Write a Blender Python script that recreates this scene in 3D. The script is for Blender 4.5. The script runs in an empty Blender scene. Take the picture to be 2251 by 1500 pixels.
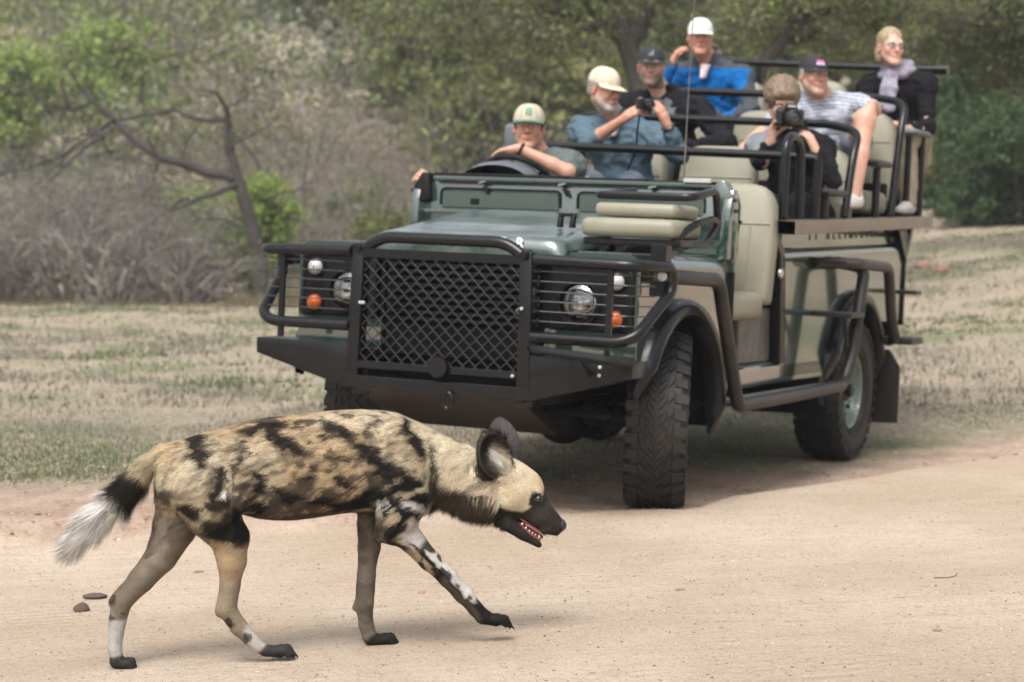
import bpy, bmesh, math, random
import numpy as np
from mathutils import Vector, Matrix, Euler
R_ = math.radians
random.seed(7)
RNG = np.random.default_rng(7)
scene = bpy.context.scene
col = scene.collection

# ------------------------------------------------------------ camera, sky, sun
cam_d = bpy.data.cameras.new('camera')
cam = bpy.data.objects.new('camera', cam_d)
col.objects.link(cam)
scene.camera = cam
cam_d.sensor_width = 36.0
cam_d.lens = 72.48
cam_d.clip_start = 0.1
cam_d.clip_end = 2000
cam.location = (0, 0, 1.217)
cam.rotation_euler = (R_(90 - 3.09), 0, 0)
cam_d.dof.use_dof = True
cam_d.dof.focus_distance = 6.0
cam_d.dof.aperture_fstop = 4.2

world = bpy.data.worlds.new('World')
scene.world = world
world.use_nodes = True
SUN_EL, SUN_AZ = 58.0, 200.0      # azimuth: 180 = behind the camera, 90 = to its right
wn = world.node_tree
for n in list(wn.nodes):
    wn.nodes.remove(n)
sky = wn.nodes.new('ShaderNodeTexSky')
sky.sky_type = 'NISHITA'
sky.sun_disc = False
sky.sun_elevation = R_(SUN_EL)
sky.sun_rotation = R_(SUN_AZ)
sky.dust_density = 6.0
sky.air_density = 1.2
sky.ozone_density = 1.0
hs = wn.nodes.new('ShaderNodeHueSaturation')
hs.inputs['Saturation'].default_value = 0.30
bg = wn.nodes.new('ShaderNodeBackground')
bg.inputs['Strength'].default_value = 0.15
wo = wn.nodes.new('ShaderNodeOutputWorld')
wn.links.new(sky.outputs[0], hs.inputs['Color'])
wn.links.new(hs.outputs[0], bg.inputs['Color'])
wn.links.new(bg.outputs[0], wo.inputs[0])

sun_d = bpy.data.lights.new('sun', 'SUN')
sun_d.energy = 1.5
sun_d.angle = R_(26)
sun_d.color = (1.0, 0.975, 0.94)
sun = bpy.data.objects.new('sun', sun_d)
col.objects.link(sun)
_a = R_(SUN_AZ)
_d = Vector((math.sin(_a) * math.cos(R_(SUN_EL)), math.cos(_a) * math.cos(R_(SUN_EL)), math.sin(R_(SUN_EL))))
sun.rotation_euler = _d.to_track_quat('Z', 'Y').to_euler()

scene.view_settings.view_transform = 'Standard'
scene.view_settings.look = 'None'
scene.view_settings.gamma = 1
scene.view_settings.use_curve_mapping = False
scene.view_settings.exposure = 0.66

# ------------------------------------------------------------ materials
MATS = {}
def srgb(h):
    return tuple(((c / 12.92) if c <= .04045 else ((c + .055) / 1.055) ** 2.4) for c in [int(h[i:i+2], 16) / 255 for i in (0, 2, 4)])

def mat(name, color=(.5, .5, .5), rough=.5, spec=.5, metal=0, coat=0, ior=1.5, var=.12, scale=30, bump=0, bscale=200, attr=None, dirt_or_sheen=None, sheen=0, coat_ior=1.5, trans=0, attr_mul=None, sss=0):
    if name in MATS:
        return MATS[name]
    m = bpy.data.materials.new(name)
    m.use_nodes = True
    nt = m.node_tree
    b = nt.nodes['Principled BSDF']
    L = nt.links.new
    b.inputs['Roughness'].default_value = rough
    b.inputs['Metallic'].default_value = metal
    b.inputs['Specular IOR Level'].default_value = spec
    b.inputs['IOR'].default_value = ior
    b.inputs['Coat Weight'].default_value = coat
    b.inputs['Coat Roughness'].default_value = .04
    b.inputs['Coat IOR'].default_value = coat_ior
    b.inputs['Transmission Weight'].default_value = trans
    if sheen:
        b.inputs['Sheen Weight'].default_value = sheen
    if sss:
        b.inputs['Subsurface Weight'].default_value = sss
        b.inputs['Subsurface Scale'].default_value = .01
        b.inputs['Subsurface Radius'].default_value = (1, .35, .2)
    tc = nt.nodes.new('ShaderNodeTexCoord')
    nz = nt.nodes.new('ShaderNodeTexNoise')
    nz.inputs['Scale'].default_value = scale
    nz.inputs['Detail'].default_value = 6
    L(tc.outputs['Object'], nz.inputs['Vector'])
    rp = nt.nodes.new('ShaderNodeMapRange')
    rp.inputs['From Min'].default_value = .3
    rp.inputs['From Max'].default_value = .7
    rp.inputs['To Min'].default_value = 1 - var
    rp.inputs['To Max'].default_value = 1 + var
    L(nz.outputs['Fac'], rp.inputs['Value'])
    mx = nt.nodes.new('ShaderNodeVectorMath')
    mx.operation = 'SCALE'
    if attr:
        an = nt.nodes.new('ShaderNodeAttribute')
        an.attribute_name = attr
        L(an.outputs['Color'], mx.inputs[0])
    else:
        mx.inputs[0].default_value = color
    L(rp.outputs[0], mx.inputs['Scale'])
    out = mx.outputs[0]
    if dirt_or_sheen:
        dn = nt.nodes.new('ShaderNodeTexNoise')
        dn.inputs['Scale'].default_value = 4
        dn.inputs['Detail'].default_value = 9
        dn.inputs['Roughness'].default_value = .7
        L(tc.outputs['Object'], dn.inputs['Vector'])
        dr = nt.nodes.new('ShaderNodeMapRange')
        dr.inputs['From Min'].default_value = .45
        dr.inputs['From Max'].default_value = .8
        dr.inputs['To Max'].default_value = dirt_or_sheen[1]
        L(dn.outputs['Fac'], dr.inputs['Value'])
        mm = nt.nodes.new('ShaderNodeMix')
        mm.data_type = 'RGBA'
        L(dr.outputs[0], mm.inputs['Factor'])
        L(out, mm.inputs[6])
        mm.inputs[7].default_value = (*dirt_or_sheen[0], 1)
        out = mm.outputs[2]
    L(out, b.inputs['Base Color'])
    if bump:
        bn = nt.nodes.new('ShaderNodeTexNoise')
        bn.inputs['Scale'].default_value = bscale
        bn.inputs['Detail'].default_value = 4
        L(tc.outputs['Object'], bn.inputs['Vector'])
        bp = nt.nodes.new('ShaderNodeBump')
        bp.inputs['Strength'].default_value = bump
        bp.inputs['Distance'].default_value = .003
        L(bn.outputs['Fac'], bp.inputs['Height'])
        L(bp.outputs[0], b.inputs['Normal'])
    MATS[name] = m
    return m

# ------------------------------------------------------------ mesh helpers
def link(name, me, m=None, parent=None, smooth=True):
    o = bpy.data.objects.new(name, me)
    col.objects.link(o)
    if m is not None and len(me.materials) == 0:
        me.materials.append(m)
    if parent is not None:
        o.parent = parent
    if smooth and len(me.polygons):
        me.polygons.foreach_set('use_smooth', [True] * len(me.polygons))
    return o

def tag(o, label=None, cat=None, group=None, kind=None):
    if label: o['label'] = label
    if cat: o['category'] = cat
    if group: o['group'] = group
    if kind: o['kind'] = kind
    return o

def empty(name, M=None, loc=None):
    o = bpy.data.objects.new(name, None)
    col.objects.link(o)
    o.empty_display_size = .1
    if M is not None: o.matrix_world = M
    if loc is not None: o.location = loc
    return o

class MB:
    def __init__(s):
        s.v = []; s.f = []
    def add(s, vs, fs):
        n = len(s.v)
        s.v += [tuple(map(float, v)) for v in vs]
        s.f += [tuple(i + n for i in f) for f in fs]
        return s
    def box(s, x0, x1, y0, y1, z0, z1, M=None, b=0.0):
        # bevelled box: b is the chamfer
        bm = bmesh.new()
        bmesh.ops.create_cube(bm, size=1)
        for v in bm.verts:
            v.co = Vector(((x0 + x1) / 2 + v.co.x * (x1 - x0), (y0 + y1) / 2 + v.co.y * (y1 - y0), (z0 + z1) / 2 + v.co.z * (z1 - z0)))
        if b > 0:
            bmesh.ops.bevel(bm, geom=list(bm.edges), offset=b, segments=2 if b > .012 else 1, affect='EDGES', profile=.5)
        if M is not None: bm.transform(M)
        return s.bm(bm)
    def bm(s, bm):
        bm.verts.index_update()
        s.add([v.co[:] for v in bm.verts], [[v.index for v in f.verts] for f in bm.faces])
        bm.free()
        return s
    def prism(s, poly, axis, a, b, bev=0.0, M=None):
        # polygon in the plane normal to axis, extruded from a to b
        def P(p, t):
            return {'x': (t, p[0], p[1]), 'y': (p[0], t, p[1]), 'z': (p[0], p[1], t)}[axis]
        bm = bmesh.new()
        va = [bm.verts.new(P(p, a)) for p in poly]
        vb = [bm.verts.new(P(p, b)) for p in poly]
        n = len(poly)
        bm.faces.new(va[::-1]); bm.faces.new(vb)
        for i in range(n):
            bm.faces.new((va[i], va[(i + 1) % n], vb[(i + 1) % n], vb[i]))
        bmesh.ops.recalc_face_normals(bm, faces=bm.faces)
        if bev > 0:
            bmesh.ops.bevel(bm, geom=list(bm.edges), offset=bev, segments=2, affect='EDGES', profile=.5)
        if M is not None: bm.transform(M)
        return s.bm(bm)
    def tube(s, pts, r, seg=10, fil=0.0, closed=False, nf=5, caps=True):
        pts = [Vector(p) for p in pts]
        rr = r if hasattr(r, '__len__') else None
        if fil > 0:
            P = []
            n = len(pts)
            for i, p in enumerate(pts):
                if not closed and (i == 0 or i == n - 1):
                    P.append(p); continue
                a = pts[i - 1]; b = pts[(i + 1) % n]
                da = (a - p); db = (b - p)
                k = min(fil, da.length * .48, db.length * .48)
                A = p + da.normalized() * k; B = p + db.normalized() * k
                for j in range(nf + 1):
                    t = j / nf
                    P.append(A * (1 - t) ** 2 + p * 2 * t * (1 - t) + B * t * t)
            pts = P
        n = len(pts)
        if rr is None: rad = [r] * n
        else: rad = list(rr) if len(rr) == n else list(np.interp(np.linspace(0, 1, n), np.linspace(0, 1, len(rr)), rr))
        vs = []; fs = []
        prev = None
        for i in range(n):
            if closed: t = pts[(i + 1) % n] - pts[i - 1]
            elif i == 0: t = pts[1] - pts[0]
            elif i == n - 1: t = pts[-1] - pts[-2]
            else: t = (pts[i + 1] - pts[i]).normalized() + (pts[i] - pts[i - 1]).normalized()
            if t.length < 1e-9: t = Vector((0, 0, 1))
            t.normalize()
            if prev is None:
                u = t.orthogonal().normalized()
            else:
                u = prev - t * prev.dot(t)
                u = u.normalized() if u.length > 1e-6 else t.orthogonal().normalized()
            prev = u
            w = t.cross(u)
            for k in range(seg):
                a = 2 * math.pi * k / seg
                vs.append(pts[i] + (u * math.cos(a) + w * math.sin(a)) * rad[i])
        m = n if closed else n - 1
        for i in range(m):
            j = (i + 1) % n
            for k in range(seg):
                l = (k + 1) % seg
                fs.append((i * seg + k, i * seg + l, j * seg + l, j * seg + k))
        if not closed and caps:
            fs.append(tuple(range(seg))[::-1]); fs.append(tuple((n - 1) * seg + k for k in range(seg)))
        return s.add(vs, fs)
    def lathe(s, prof, seg=24, M=None, closed=False, caps=True):
        # prof: (axial, radius) about local X axis
        vs = []; fs = []
        for (a, r) in prof:
            for k in range(seg):
                t = 2 * math.pi * k / seg
                p = Vector((a, r * math.cos(t), r * math.sin(t)))
                vs.append(M @ p if M is not None else p)
        n = len(prof)
        for i in range(n if closed else n - 1):
            j = (i + 1) % n
            for k in range(seg):
                l = (k + 1) % seg
                fs.append((i * seg + k, i * seg + l, j * seg + l, j * seg + k))
        if not closed and caps:
            fs.append(tuple(range(seg))[::-1]); fs.append(tuple((n - 1) * seg + k for k in range(seg)))
        return s.add(vs, fs)
    def grid(s, rows):
        # rows of equal length point lists
        n = len(rows); m = len(rows[0])
        vs = [p for r in rows for p in r]
        fs = [(i * m + j, i * m + j + 1, (i + 1) * m + j + 1, (i + 1) * m + j) for i in range(n - 1) for j in range(m - 1)]
        return s.add(vs, fs)
    def build(s, name, m, parent=None, smooth=True, sharp=35, solid=0, subsurf=0):
        me = bpy.data.meshes.new(name)
        me.from_pydata(s.v, [], s.f)
        me.update()
        o = link(name, me, m, parent, smooth)
        if solid:
            md = o.modifiers.new('s', 'SOLIDIFY'); md.thickness = solid; md.offset = 0
        if subsurf:
            md = o.modifiers.new('ss', 'SUBSURF'); md.levels = subsurf; md.render_levels = subsurf
        if smooth and not subsurf:
            try: me.set_sharp_from_angle(angle=R_(sharp))
            except Exception: pass
        return o

def arr_mesh(name, V, F, m, parent=None, colors=None, smooth=True, normals=None):
    # fast mesh from numpy arrays; F is (n,3) or (n,4)
    me = bpy.data.meshes.new(name)
    V = np.asarray(V, np.float32); F = np.asarray(F, np.int32)
    k = F.shape[1]
    me.vertices.add(len(V)); me.vertices.foreach_set('co', V.ravel())
    me.loops.add(F.size); me.loops.foreach_set('vertex_index', F.ravel())
    me.polygons.add(len(F))
    me.polygons.foreach_set('loop_start', np.arange(0, F.size, k, dtype=np.int32))
    me.polygons.foreach_set('loop_total', np.full(len(F), k, np.int32))
    me.update(calc_edges=True)
    if colors is not None:
        ca = me.color_attributes.new('col', 'FLOAT_COLOR', 'POINT')
        c = np.ones((len(V), 4), np.float32); c[:, :3] = colors
        ca.data.foreach_set('color', c.ravel())
    o = link(name, me, m, parent, smooth)
    if normals is not None:
        me.normals_split_custom_set_from_vertices(np.asarray(normals, np.float32))
    return o

# ------------------------------------------------------------ noise (numpy value noise)
_perm = np.random.default_rng(3).random((64, 64, 64)).astype(np.float32)
def vnoise(P, s=1.0, o=1):
    P = np.asarray(P, np.float64)
    if P.shape[-1] == 2: P = np.concatenate([P, np.zeros(P.shape[:-1] + (1,))], -1)
    tot = 0; amp = 1; nrm = 0
    for k in range(o):
        q = P * s * 2 ** k + 17.3 * k
        i = np.floor(q).astype(int); f = q - i; f = f * f * (3 - 2 * f)
        r = 0
        for dx in (0, 1):
            for dy in (0, 1):
                for dz in (0, 1):
                    w = (f[..., 0] if dx else 1 - f[..., 0]) * (f[..., 1] if dy else 1 - f[..., 1]) * (f[..., 2] if dz else 1 - f[..., 2])
                    r = r + w * _perm[(i[..., 0] + dx) % 64, (i[..., 1] + dy) % 64, (i[..., 2] + dz) % 64]
        tot = tot + r * amp; nrm += amp; amp *= .5
    return tot / nrm
def sstep(a, b, x):
    t = np.clip((x - a) / (b - a), 0, 1)
    return t * t * (3 - 2 * t)

# ------------------------------------------------------------ implicit surfaces
class Field:
    def __init__(s, lo, hi, h):
        s.lo = np.array(lo, float); s.h = h
        s.n = np.ceil((np.array(hi) - s.lo) / h).astype(int) + 1
        s.D = np.full(s.n, .08, np.float32)
    def _sub(s, a, b):
        i0 = np.clip(np.floor((np.array(a) - s.lo) / s.h).astype(int), 0, s.n - 1)
        i1 = np.clip(np.ceil((np.array(b) - s.lo) / s.h).astype(int) + 1, 1, s.n)
        sl = tuple(slice(i0[k], i1[k]) for k in range(3))
        ax = [(s.lo[k] + s.h * np.arange(i0[k], i1[k])).astype(np.float32) for k in range(3)]
        return sl, np.meshgrid(*ax, indexing='ij', sparse=True)
    def blend(s, sl, d, k, sub=False):
        D = s.D[sl]
        if sub:
            d = -d
            hh = np.maximum(k - np.abs(D - d), 0) / k if k > 0 else 0
            s.D[sl] = np.maximum(D, d) + (hh * hh * k * .25 if k > 0 else 0)
            return
        hh = np.maximum(k - np.abs(D - d), 0) / k
        s.D[sl] = np.minimum(D, d) - hh * hh * k * .25
    def cone(s, a, b, ra, rb, k=.012, sc=(1, 1, 1), sub=False):
        # tapered capsule; sc stretches space about a (per axis radius scale)
        a = np.array(a, float); b = np.array(b, float); sc = np.array(sc, float)
        m = max(ra, rb) * max(sc) + k + .02
        sl, (X, Y, Z) = s._sub(np.minimum(a, b) - m, np.maximum(a, b) + m)
        if s.D[sl].size == 0: return s
        X = (X - a[0]) / sc[0]; Y = (Y - a[1]) / sc[1]; Z = (Z - a[2]) / sc[2]
        ba = (b - a) / sc
        L2 = float(ba @ ba) + 1e-12
        t = np.clip((X * ba[0] + Y * ba[1] + Z * ba[2]) / L2, 0, 1)
        d = np.sqrt((X - t * ba[0]) ** 2 + (Y - t * ba[1]) ** 2 + (Z - t * ba[2]) ** 2) - (ra + (rb - ra) * t)
        s.blend(sl, d * min(sc) if min(sc) < 1 else d, k, sub)
        return s
    def chain(s, pts, rad, k=.012, sc=(1, 1, 1)):
        for i in range(len(pts) - 1):
            s.cone(pts[i], pts[i + 1], rad[i], rad[i + 1], k if i == 0 else min(k, .008), sc)
        return s
    def ell(s, c, r, k=.012, M=None, sub=False):
        c = np.array(c, float); r = np.array(r, float)
        m = max(r) + k + .02
        sl, (X, Y, Z) = s._sub(c - m, c + m)
        if s.D[sl].size == 0: return s
        X = X - c[0]; Y = Y - c[1]; Z = Z - c[2]
        if M is not None:
            M = np.array(M)[:3, :3]   # columns = local axes
            X, Y, Z = (M[0, i] * X + M[1, i] * Y + M[2, i] * Z for i in range(3))
        k0 = np.sqrt((X / r[0]) ** 2 + (Y / r[1]) ** 2 + (Z / r[2]) ** 2)
        k1 = np.sqrt((X / r[0] ** 2) ** 2 + (Y / r[1] ** 2) ** 2 + (Z / r[2] ** 2) ** 2) + 1e-6
        d = k0 * (k0 - 1) / k1
        s.blend(sl, d, k, sub)
        return s
    def mesh(s):
        D = s.D; h = s.h
        ins = D < 0
        n = np.array(D.shape)
        c = [slice(0, -1), slice(1, None)]
        cnt = np.zeros(n - 1, np.int8)
        for i in (0, 1):
            for j in (0, 1):
                for k in (0, 1):
                    cnt += ins[c[i], c[j], c[k]]
        act = (cnt > 0) & (cnt < 8)
        idx = np.argwhere(act)
        imap = np.full(n - 1, -1, np.int32)
        imap[act] = np.arange(len(idx))
        acc = np.zeros((len(idx), 3)); w = np.zeros(len(idx))
        for ax in range(3):
            o1, o2 = [a for a in range(3) if a != ax]
            for p in (0, 1):
                for q in (0, 1):
                    A = idx.copy(); A[:, o1] += p; A[:, o2] += q
                    B = A.copy(); B[:, ax] += 1
                    da = D[A[:, 0], A[:, 1], A[:, 2]]; db = D[B[:, 0], B[:, 1], B[:, 2]]
                    x = (da < 0) != (db < 0)
                    t = np.where(x, da / np.where(x, da - db, 1), 0)
                    pos = A.astype(float); pos[:, ax] += t
                    acc[x] += pos[x]; w[x] += 1
        V = acc / w[:, None] * h + s.lo
        F = []
        for ax in range(3):
            o1, o2 = (ax + 1) % 3, (ax + 2) % 3
            a = [slice(1, -1)] * 3; b = [slice(1, -1)] * 3
            a[ax] = slice(0, -1); b[ax] = slice(1, None)
            A = ins[tuple(a)]; B = ins[tuple(b)]
            e = np.argwhere(A != B)
            if len(e) == 0: continue
            sa = A[e[:, 0], e[:, 1], e[:, 2]]
            g = e.copy(); g[:, o1] += 1; g[:, o2] += 1
            def ii(d1, d2):
                q = g.copy(); q[:, o1] += d1; q[:, o2] += d2
                return imap[q[:, 0], q[:, 1], q[:, 2]]
            Q = np.stack([ii(-1, -1), ii(0, -1), ii(0, 0), ii(-1, 0)], 1)
            Q[~sa] = Q[~sa][:, ::-1]
            F.append(Q)
        F = np.concatenate(F)
        F = F[(F >= 0).all(1)]
        return V, F

def smooth_mesh(V, F, it=2, lam=.5):
    E = np.concatenate([F[:, [0, 1]], F[:, [1, 2]], F[:, [2, 3]], F[:, [3, 0]]])
    for _ in range(it):
        S = np.zeros_like(V); C = np.zeros(len(V))
        for a, b in ((0, 1), (1, 0)):
            for k in range(3): S[:, k] += np.bincount(E[:, a], V[E[:, b], k], len(V))
            C += np.bincount(E[:, a], minlength=len(V))
        V = V + lam * (S / np.maximum(C, 1)[:, None] - V)
    return V

def vnormals(V, F):
    q = V[F]
    n = np.cross(q[:, 2] - q[:, 0], q[:, 3 % F.shape[1]] - q[:, 1])
    N = np.zeros_like(V)
    for k in range(F.shape[1]):
        for c in range(3): N[:, c] += np.bincount(F[:, k], n[:, c], len(V))
    return N / np.maximum(np.linalg.norm(N, axis=1), 1e-12)[:, None]
# ------------------------------------------------------------ terrain
CAR_R = np.array([[0.903795, 0.425844, 0.042567], [-0.426395, 0.904527, 0.00437], [-0.036642, -0.0221, 0.999084]])
CAR_T = np.array([-0.04202, 9.479784, 0.00019])
CARM = Matrix([[*CAR_R[0], CAR_T[0]], [*CAR_R[1], CAR_T[1]], [*CAR_R[2], CAR_T[2]], [0, 0, 0, 1]])
EDGE = np.array([(-30, 4.9), (-8, 7.2), (-4, 7.95), (-2.03, 8.35), (-1.2, 8.55), (-.24, 8.74), (.24, 8.83), (.66, 9.02), (1.22, 9.5), (1.9, 10.1), (2.7, 10.85), (4.2, 12.3), (7, 14.8), (14, 20), (40, 36)])
def road_d(P):
    # signed distance to the road edge, negative on the road
    P = np.asarray(P, float)[..., :2]
    best = np.full(P.shape[:-1], 1e9); sg = np.ones(P.shape[:-1])
    for i in range(len(EDGE) - 1):
        a = EDGE[i]; b = EDGE[i + 1]; ab = b - a
        t = np.clip(((P - a) @ ab) / (ab @ ab), 0, 1)
        q = P - a - t[..., None] * ab
        d = np.sqrt((q ** 2).sum(-1))
        s = np.sign(ab[0] * q[..., 1] - ab[1] * q[..., 0])
        m = d < best
        best = np.where(m, d, best); sg = np.where(m, s, sg)
    return best * sg
def road_w(P):
    # the road's far (near the camera) side: -6.5 m from the edge it ends again
    return road_d(P)
def ground(X, Y):
    X = np.asarray(X, float); Y = np.asarray(Y, float)
    P = np.stack([X, Y], -1)
    d = road_d(P)
    onr = 1 - sstep(-.06, .12, d + .05 * (vnoise(P, 3) - .5))
    rd = -.010 + .047 * np.clip(X + .38, -1.5, 2.6) * (1 - .4 * sstep(6.5, 8.6, Y)) - .018 * sstep(6.2, 7.8, Y)
    # gentle wheel ruts along the road
    rd = rd + .005 * np.cos(d * 5.5) * sstep(-2.4, -1, d)
    md = sstep(-1.5, 9, X) * np.clip(Y - 13, 0, 60) * .062 + .03 * (vnoise(P, .7, 3) - .5) * sstep(.3, 1.5, d)
    md = md + sstep(43, 95, Y) * 10.5 + .8 * (vnoise(P, .06, 2) - .5) * sstep(30, 60, Y)
    z = md * (1 - onr) + rd * onr
    # under the car the ground is the plane its wheels stand on
    cx = (X - CAR_T[0]) * CAR_R[0, 0] + (Y - CAR_T[1]) * CAR_R[1, 0]
    cy = (X - CAR_T[0]) * CAR_R[0, 1] + (Y - CAR_T[1]) * CAR_R[1, 1]
    n = CAR_R[:, 2]
    zp = CAR_T[2] - (n[0] * (X - CAR_T[0]) + n[1] * (Y - CAR_T[1])) / n[2]
    dist = np.sqrt(np.maximum(np.abs(cx) - .9, 0) ** 2 + np.maximum(np.abs(cy - 1.4) - 1.5, 0) ** 2)
    w = (1 - sstep(.0, 2.2, dist)) * (1 - onr * sstep(.0, .12, dist))
    return z * (1 - w) + zp * w

def axis(segs):
    out = []
    for a, b, st in segs:
        out += list(np.arange(a, b, st))
    out.append(segs[-1][1])
    return np.array(out)
gx = axis([(-400, -60, 40), (-60, -12, 3), (-12, -3.5, .5), (-3.5, 4.5, .09), (4.5, 14, .5), (14, 60, 3), (60, 400, 40)])
gy = axis([(-200, -20, 30), (-20, 3, 2), (3, 4.5, .3), (4.5, 8, .12), (8, 13.5, .07), (13.5, 20, .3), (20, 40, 1), (40, 130, 3), (130, 500, 30)])
GX, GY = np.meshgrid(gx, gy, indexing='ij')
GZ = ground(GX, GY)
V = np.stack([GX, GY, GZ], -1).reshape(-1, 3)
ni, nj = GX.shape
I = np.arange((ni - 1) * (nj - 1)); i = I // (nj - 1); j = I % (nj - 1)
F = np.stack([i * nj + j, (i + 1) * nj + j, (i + 1) * nj + j + 1, i * nj + j + 1], 1)

def ground_mat():
    m = bpy.data.materials.new('ground'); m.use_nodes = True
    nt = m.node_tree; L = nt.links.new
    b = nt.nodes['Principled BSDF']
    b.inputs['Roughness'].default_value = .95
    b.inputs['Specular IOR Level'].default_value = .15
    tc = nt.nodes.new('ShaderNodeTexCoord')
    at = nt.nodes.new('ShaderNodeAttribute'); at.attribute_name = 'edge'
    def noise(sc, det=4, rough=.55, vec=None, dist=0):
        n = nt.nodes.new('ShaderNodeTexNoise'); n.inputs['Scale'].default_value = sc; n.inputs['Detail'].default_value = det
        n.inputs['Roughness'].default_value = rough; n.inputs['Distortion'].default_value = dist
        L(vec or tc.outputs['Object'], n.inputs['Vector']); return n.outputs['Fac']
    def mr(v, a, c, d=0, e=1, smooth=True):
        n = nt.nodes.new('ShaderNodeMapRange'); n.interpolation_type = 'SMOOTHSTEP' if smooth else 'LINEAR'
        n.inputs['From Min'].default_value = a; n.inputs['From Max'].default_value = c
        n.inputs['To Min'].default_value = d; n.inputs['To Max'].default_value = e
        L(v, n.inputs['Value']); return n.outputs[0]
    def mth(op, a, c):
        n = nt.nodes.new('ShaderNodeMath'); n.operation = op
        for k, x in enumerate((a, c)):
            if isinstance(x, (int, float)): n.inputs[k].default_value = x
            else: L(x, n.inputs[k])
        return n.outputs[0]
    def mix(f, a, c):
        n = nt.nodes.new('ShaderNodeMix'); n.data_type = 'RGBA'
        if isinstance(f, (int, float)): n.inputs[0].default_value = f
        else: L(f, n.inputs[0])
        for k, x in ((6, a), (7, c)):
            if isinstance(x, tuple): n.inputs[k].default_value = (*x, 1)
            else: L(x, n.inputs[k])
        return n.outputs[2]
    mp = nt.nodes.new('ShaderNodeMapping')
    mp.inputs['Rotation'].default_value = (0, 0, R_(-24))
    mp.inputs['Scale'].default_value = (.5, 7, 1)
    L(tc.outputs['Object'], mp.inputs['Vector'])
    # ---- road: pale sand with fine grit and faint tyre lines
    streak = noise(2.2, 7, .6, mp.outputs[0])
    big = noise(.7, 4)
    road = mix(mr(big, .35, .65), (.55, .435, .325), (.67, .555, .435))
    road = mix(mth('MULTIPLY', mr(streak, .5, .72), .22), road, (.38, .26, .17))
    grit = noise(260, 2, .6)
    road = mix(mth('MULTIPLY', mr(grit, .56, .70), .62), road, (.27, .165, .11))
    road = mix(mth('MULTIPLY', mr(noise(70, 4, .7), .53, .66), .6), road, (.36, .22, .145))
    road = mix(mth('MULTIPLY', mr(noise(6, 5, .7), .45, .7), .28), road, (.42, .31, .22))
    road = mix(mth('MULTIPLY', mr(noise(95, 3, .6), .58, .70), .5), road, (.84, .76, .66))
    mpl = nt.nodes.new('ShaderNodeMapping')
    mpl.inputs['Rotation'].default_value = (0, 0, R_(-6)); mpl.inputs['Scale'].default_value = (1, 6, 1)
    L(tc.outputs['Object'], mpl.inputs['Vector'])
    strw = noise(9, 8, .75, mpl.outputs[0])
    road = mix(mth('MULTIPLY', mth('MULTIPLY', mr(strw, .57, .66), mr(noise(.9, 2), .40, .58)), .75), road, (.33, .215, .12))
    pk = mr(noise(40, 3, .65), .64, .69)
    road = mix(mth('MULTIPLY', pk, .65), road, (.28, .17, .11))
    # ---- verge: coarser pinkish sand, darker
    vg = mix(mr(noise(5, 5), .35, .65), (.43, .31, .235), (.54, .41, .32))
    vg = mix(mth('MULTIPLY', mr(noise(45, 5, .7), .5, .68), .7), vg, (.15, .105, .07))
    # ---- field: bare pinkish soil, dry straw, green patches
    fl = mix(mr(noise(1.1, 6, .65), .42, .6), (.31, .275, .195), (.39, .315, .235))
    fl = mix(mth('MULTIPLY', mr(noise(14, 6, .7), .5, .62), .75), fl, (.50, .385, .31))
    fl = mix(mth('MULTIPLY', mr(noise(.45, 5, .6), .5, .62), .7), fl, (.17, .195, .095))
    fl = mix(mth('MULTIPLY', mr(noise(22, 6, .7), .52, .66), .75), fl, (.12, .105, .07))
    e = mth('ADD', at.outputs['Fac'], mth('MULTIPLY', mth('SUBTRACT', noise(3.5, 6, .65), .5), .45))
    e2 = mth('ADD', at.outputs['Fac'], mth('MULTIPLY', mth('SUBTRACT', noise(1.6, 7, .7), .5), 2.0))
    c = mix(mr(e, -.06, .10), road, vg)
    c = mix(mr(e2, .75, 1.35), c, fl)
    L(c, b.inputs['Base Color'])
    h = mth('ADD', mth('MULTIPLY', noise(150, 5, .75), .55), mth('ADD', mth('MULTIPLY', noise(26, 6, .7), 1.0), mth('MULTIPLY', streak, .5)))
    h = mth('ADD', h, mth('MULTIPLY', strw, .25))
    h = mth('ADD', h, mth('MULTIPLY', noise(2.6, 4, .6), 1.6))
    # faint tread lines running along the road
    wob = mth('ADD', at.outputs['Fac'], mth('MULTIPLY', noise(.8, 3), .12))
    ridg = mth('SINE', mth('MULTIPLY', wob, 95.0), 0)
    band = mth('MULTIPLY', mr(mth('SINE', mth('MULTIPLY', wob, 3.1), 0), .35, .75), mr(noise(1.3, 4, .7), .42, .6))
    h = mth('ADD', h, mth('MULTIPLY', mth('MULTIPLY', ridg, band), .16))
    bp = nt.nodes.new('ShaderNodeBump'); bp.inputs['Strength'].default_value = 1.0; bp.inputs['Distance'].default_value = .02
    L(h, bp.inputs['Height']); L(bp.outputs[0], b.inputs['Normal'])
    return m
g = arr_mesh('ground', V, F, ground_mat())
at = g.data.attributes.new('edge', 'FLOAT', 'POINT')
at.data.foreach_set('value', road_d(V).astype(np.float32))
tag(g, kind='structure')

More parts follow.
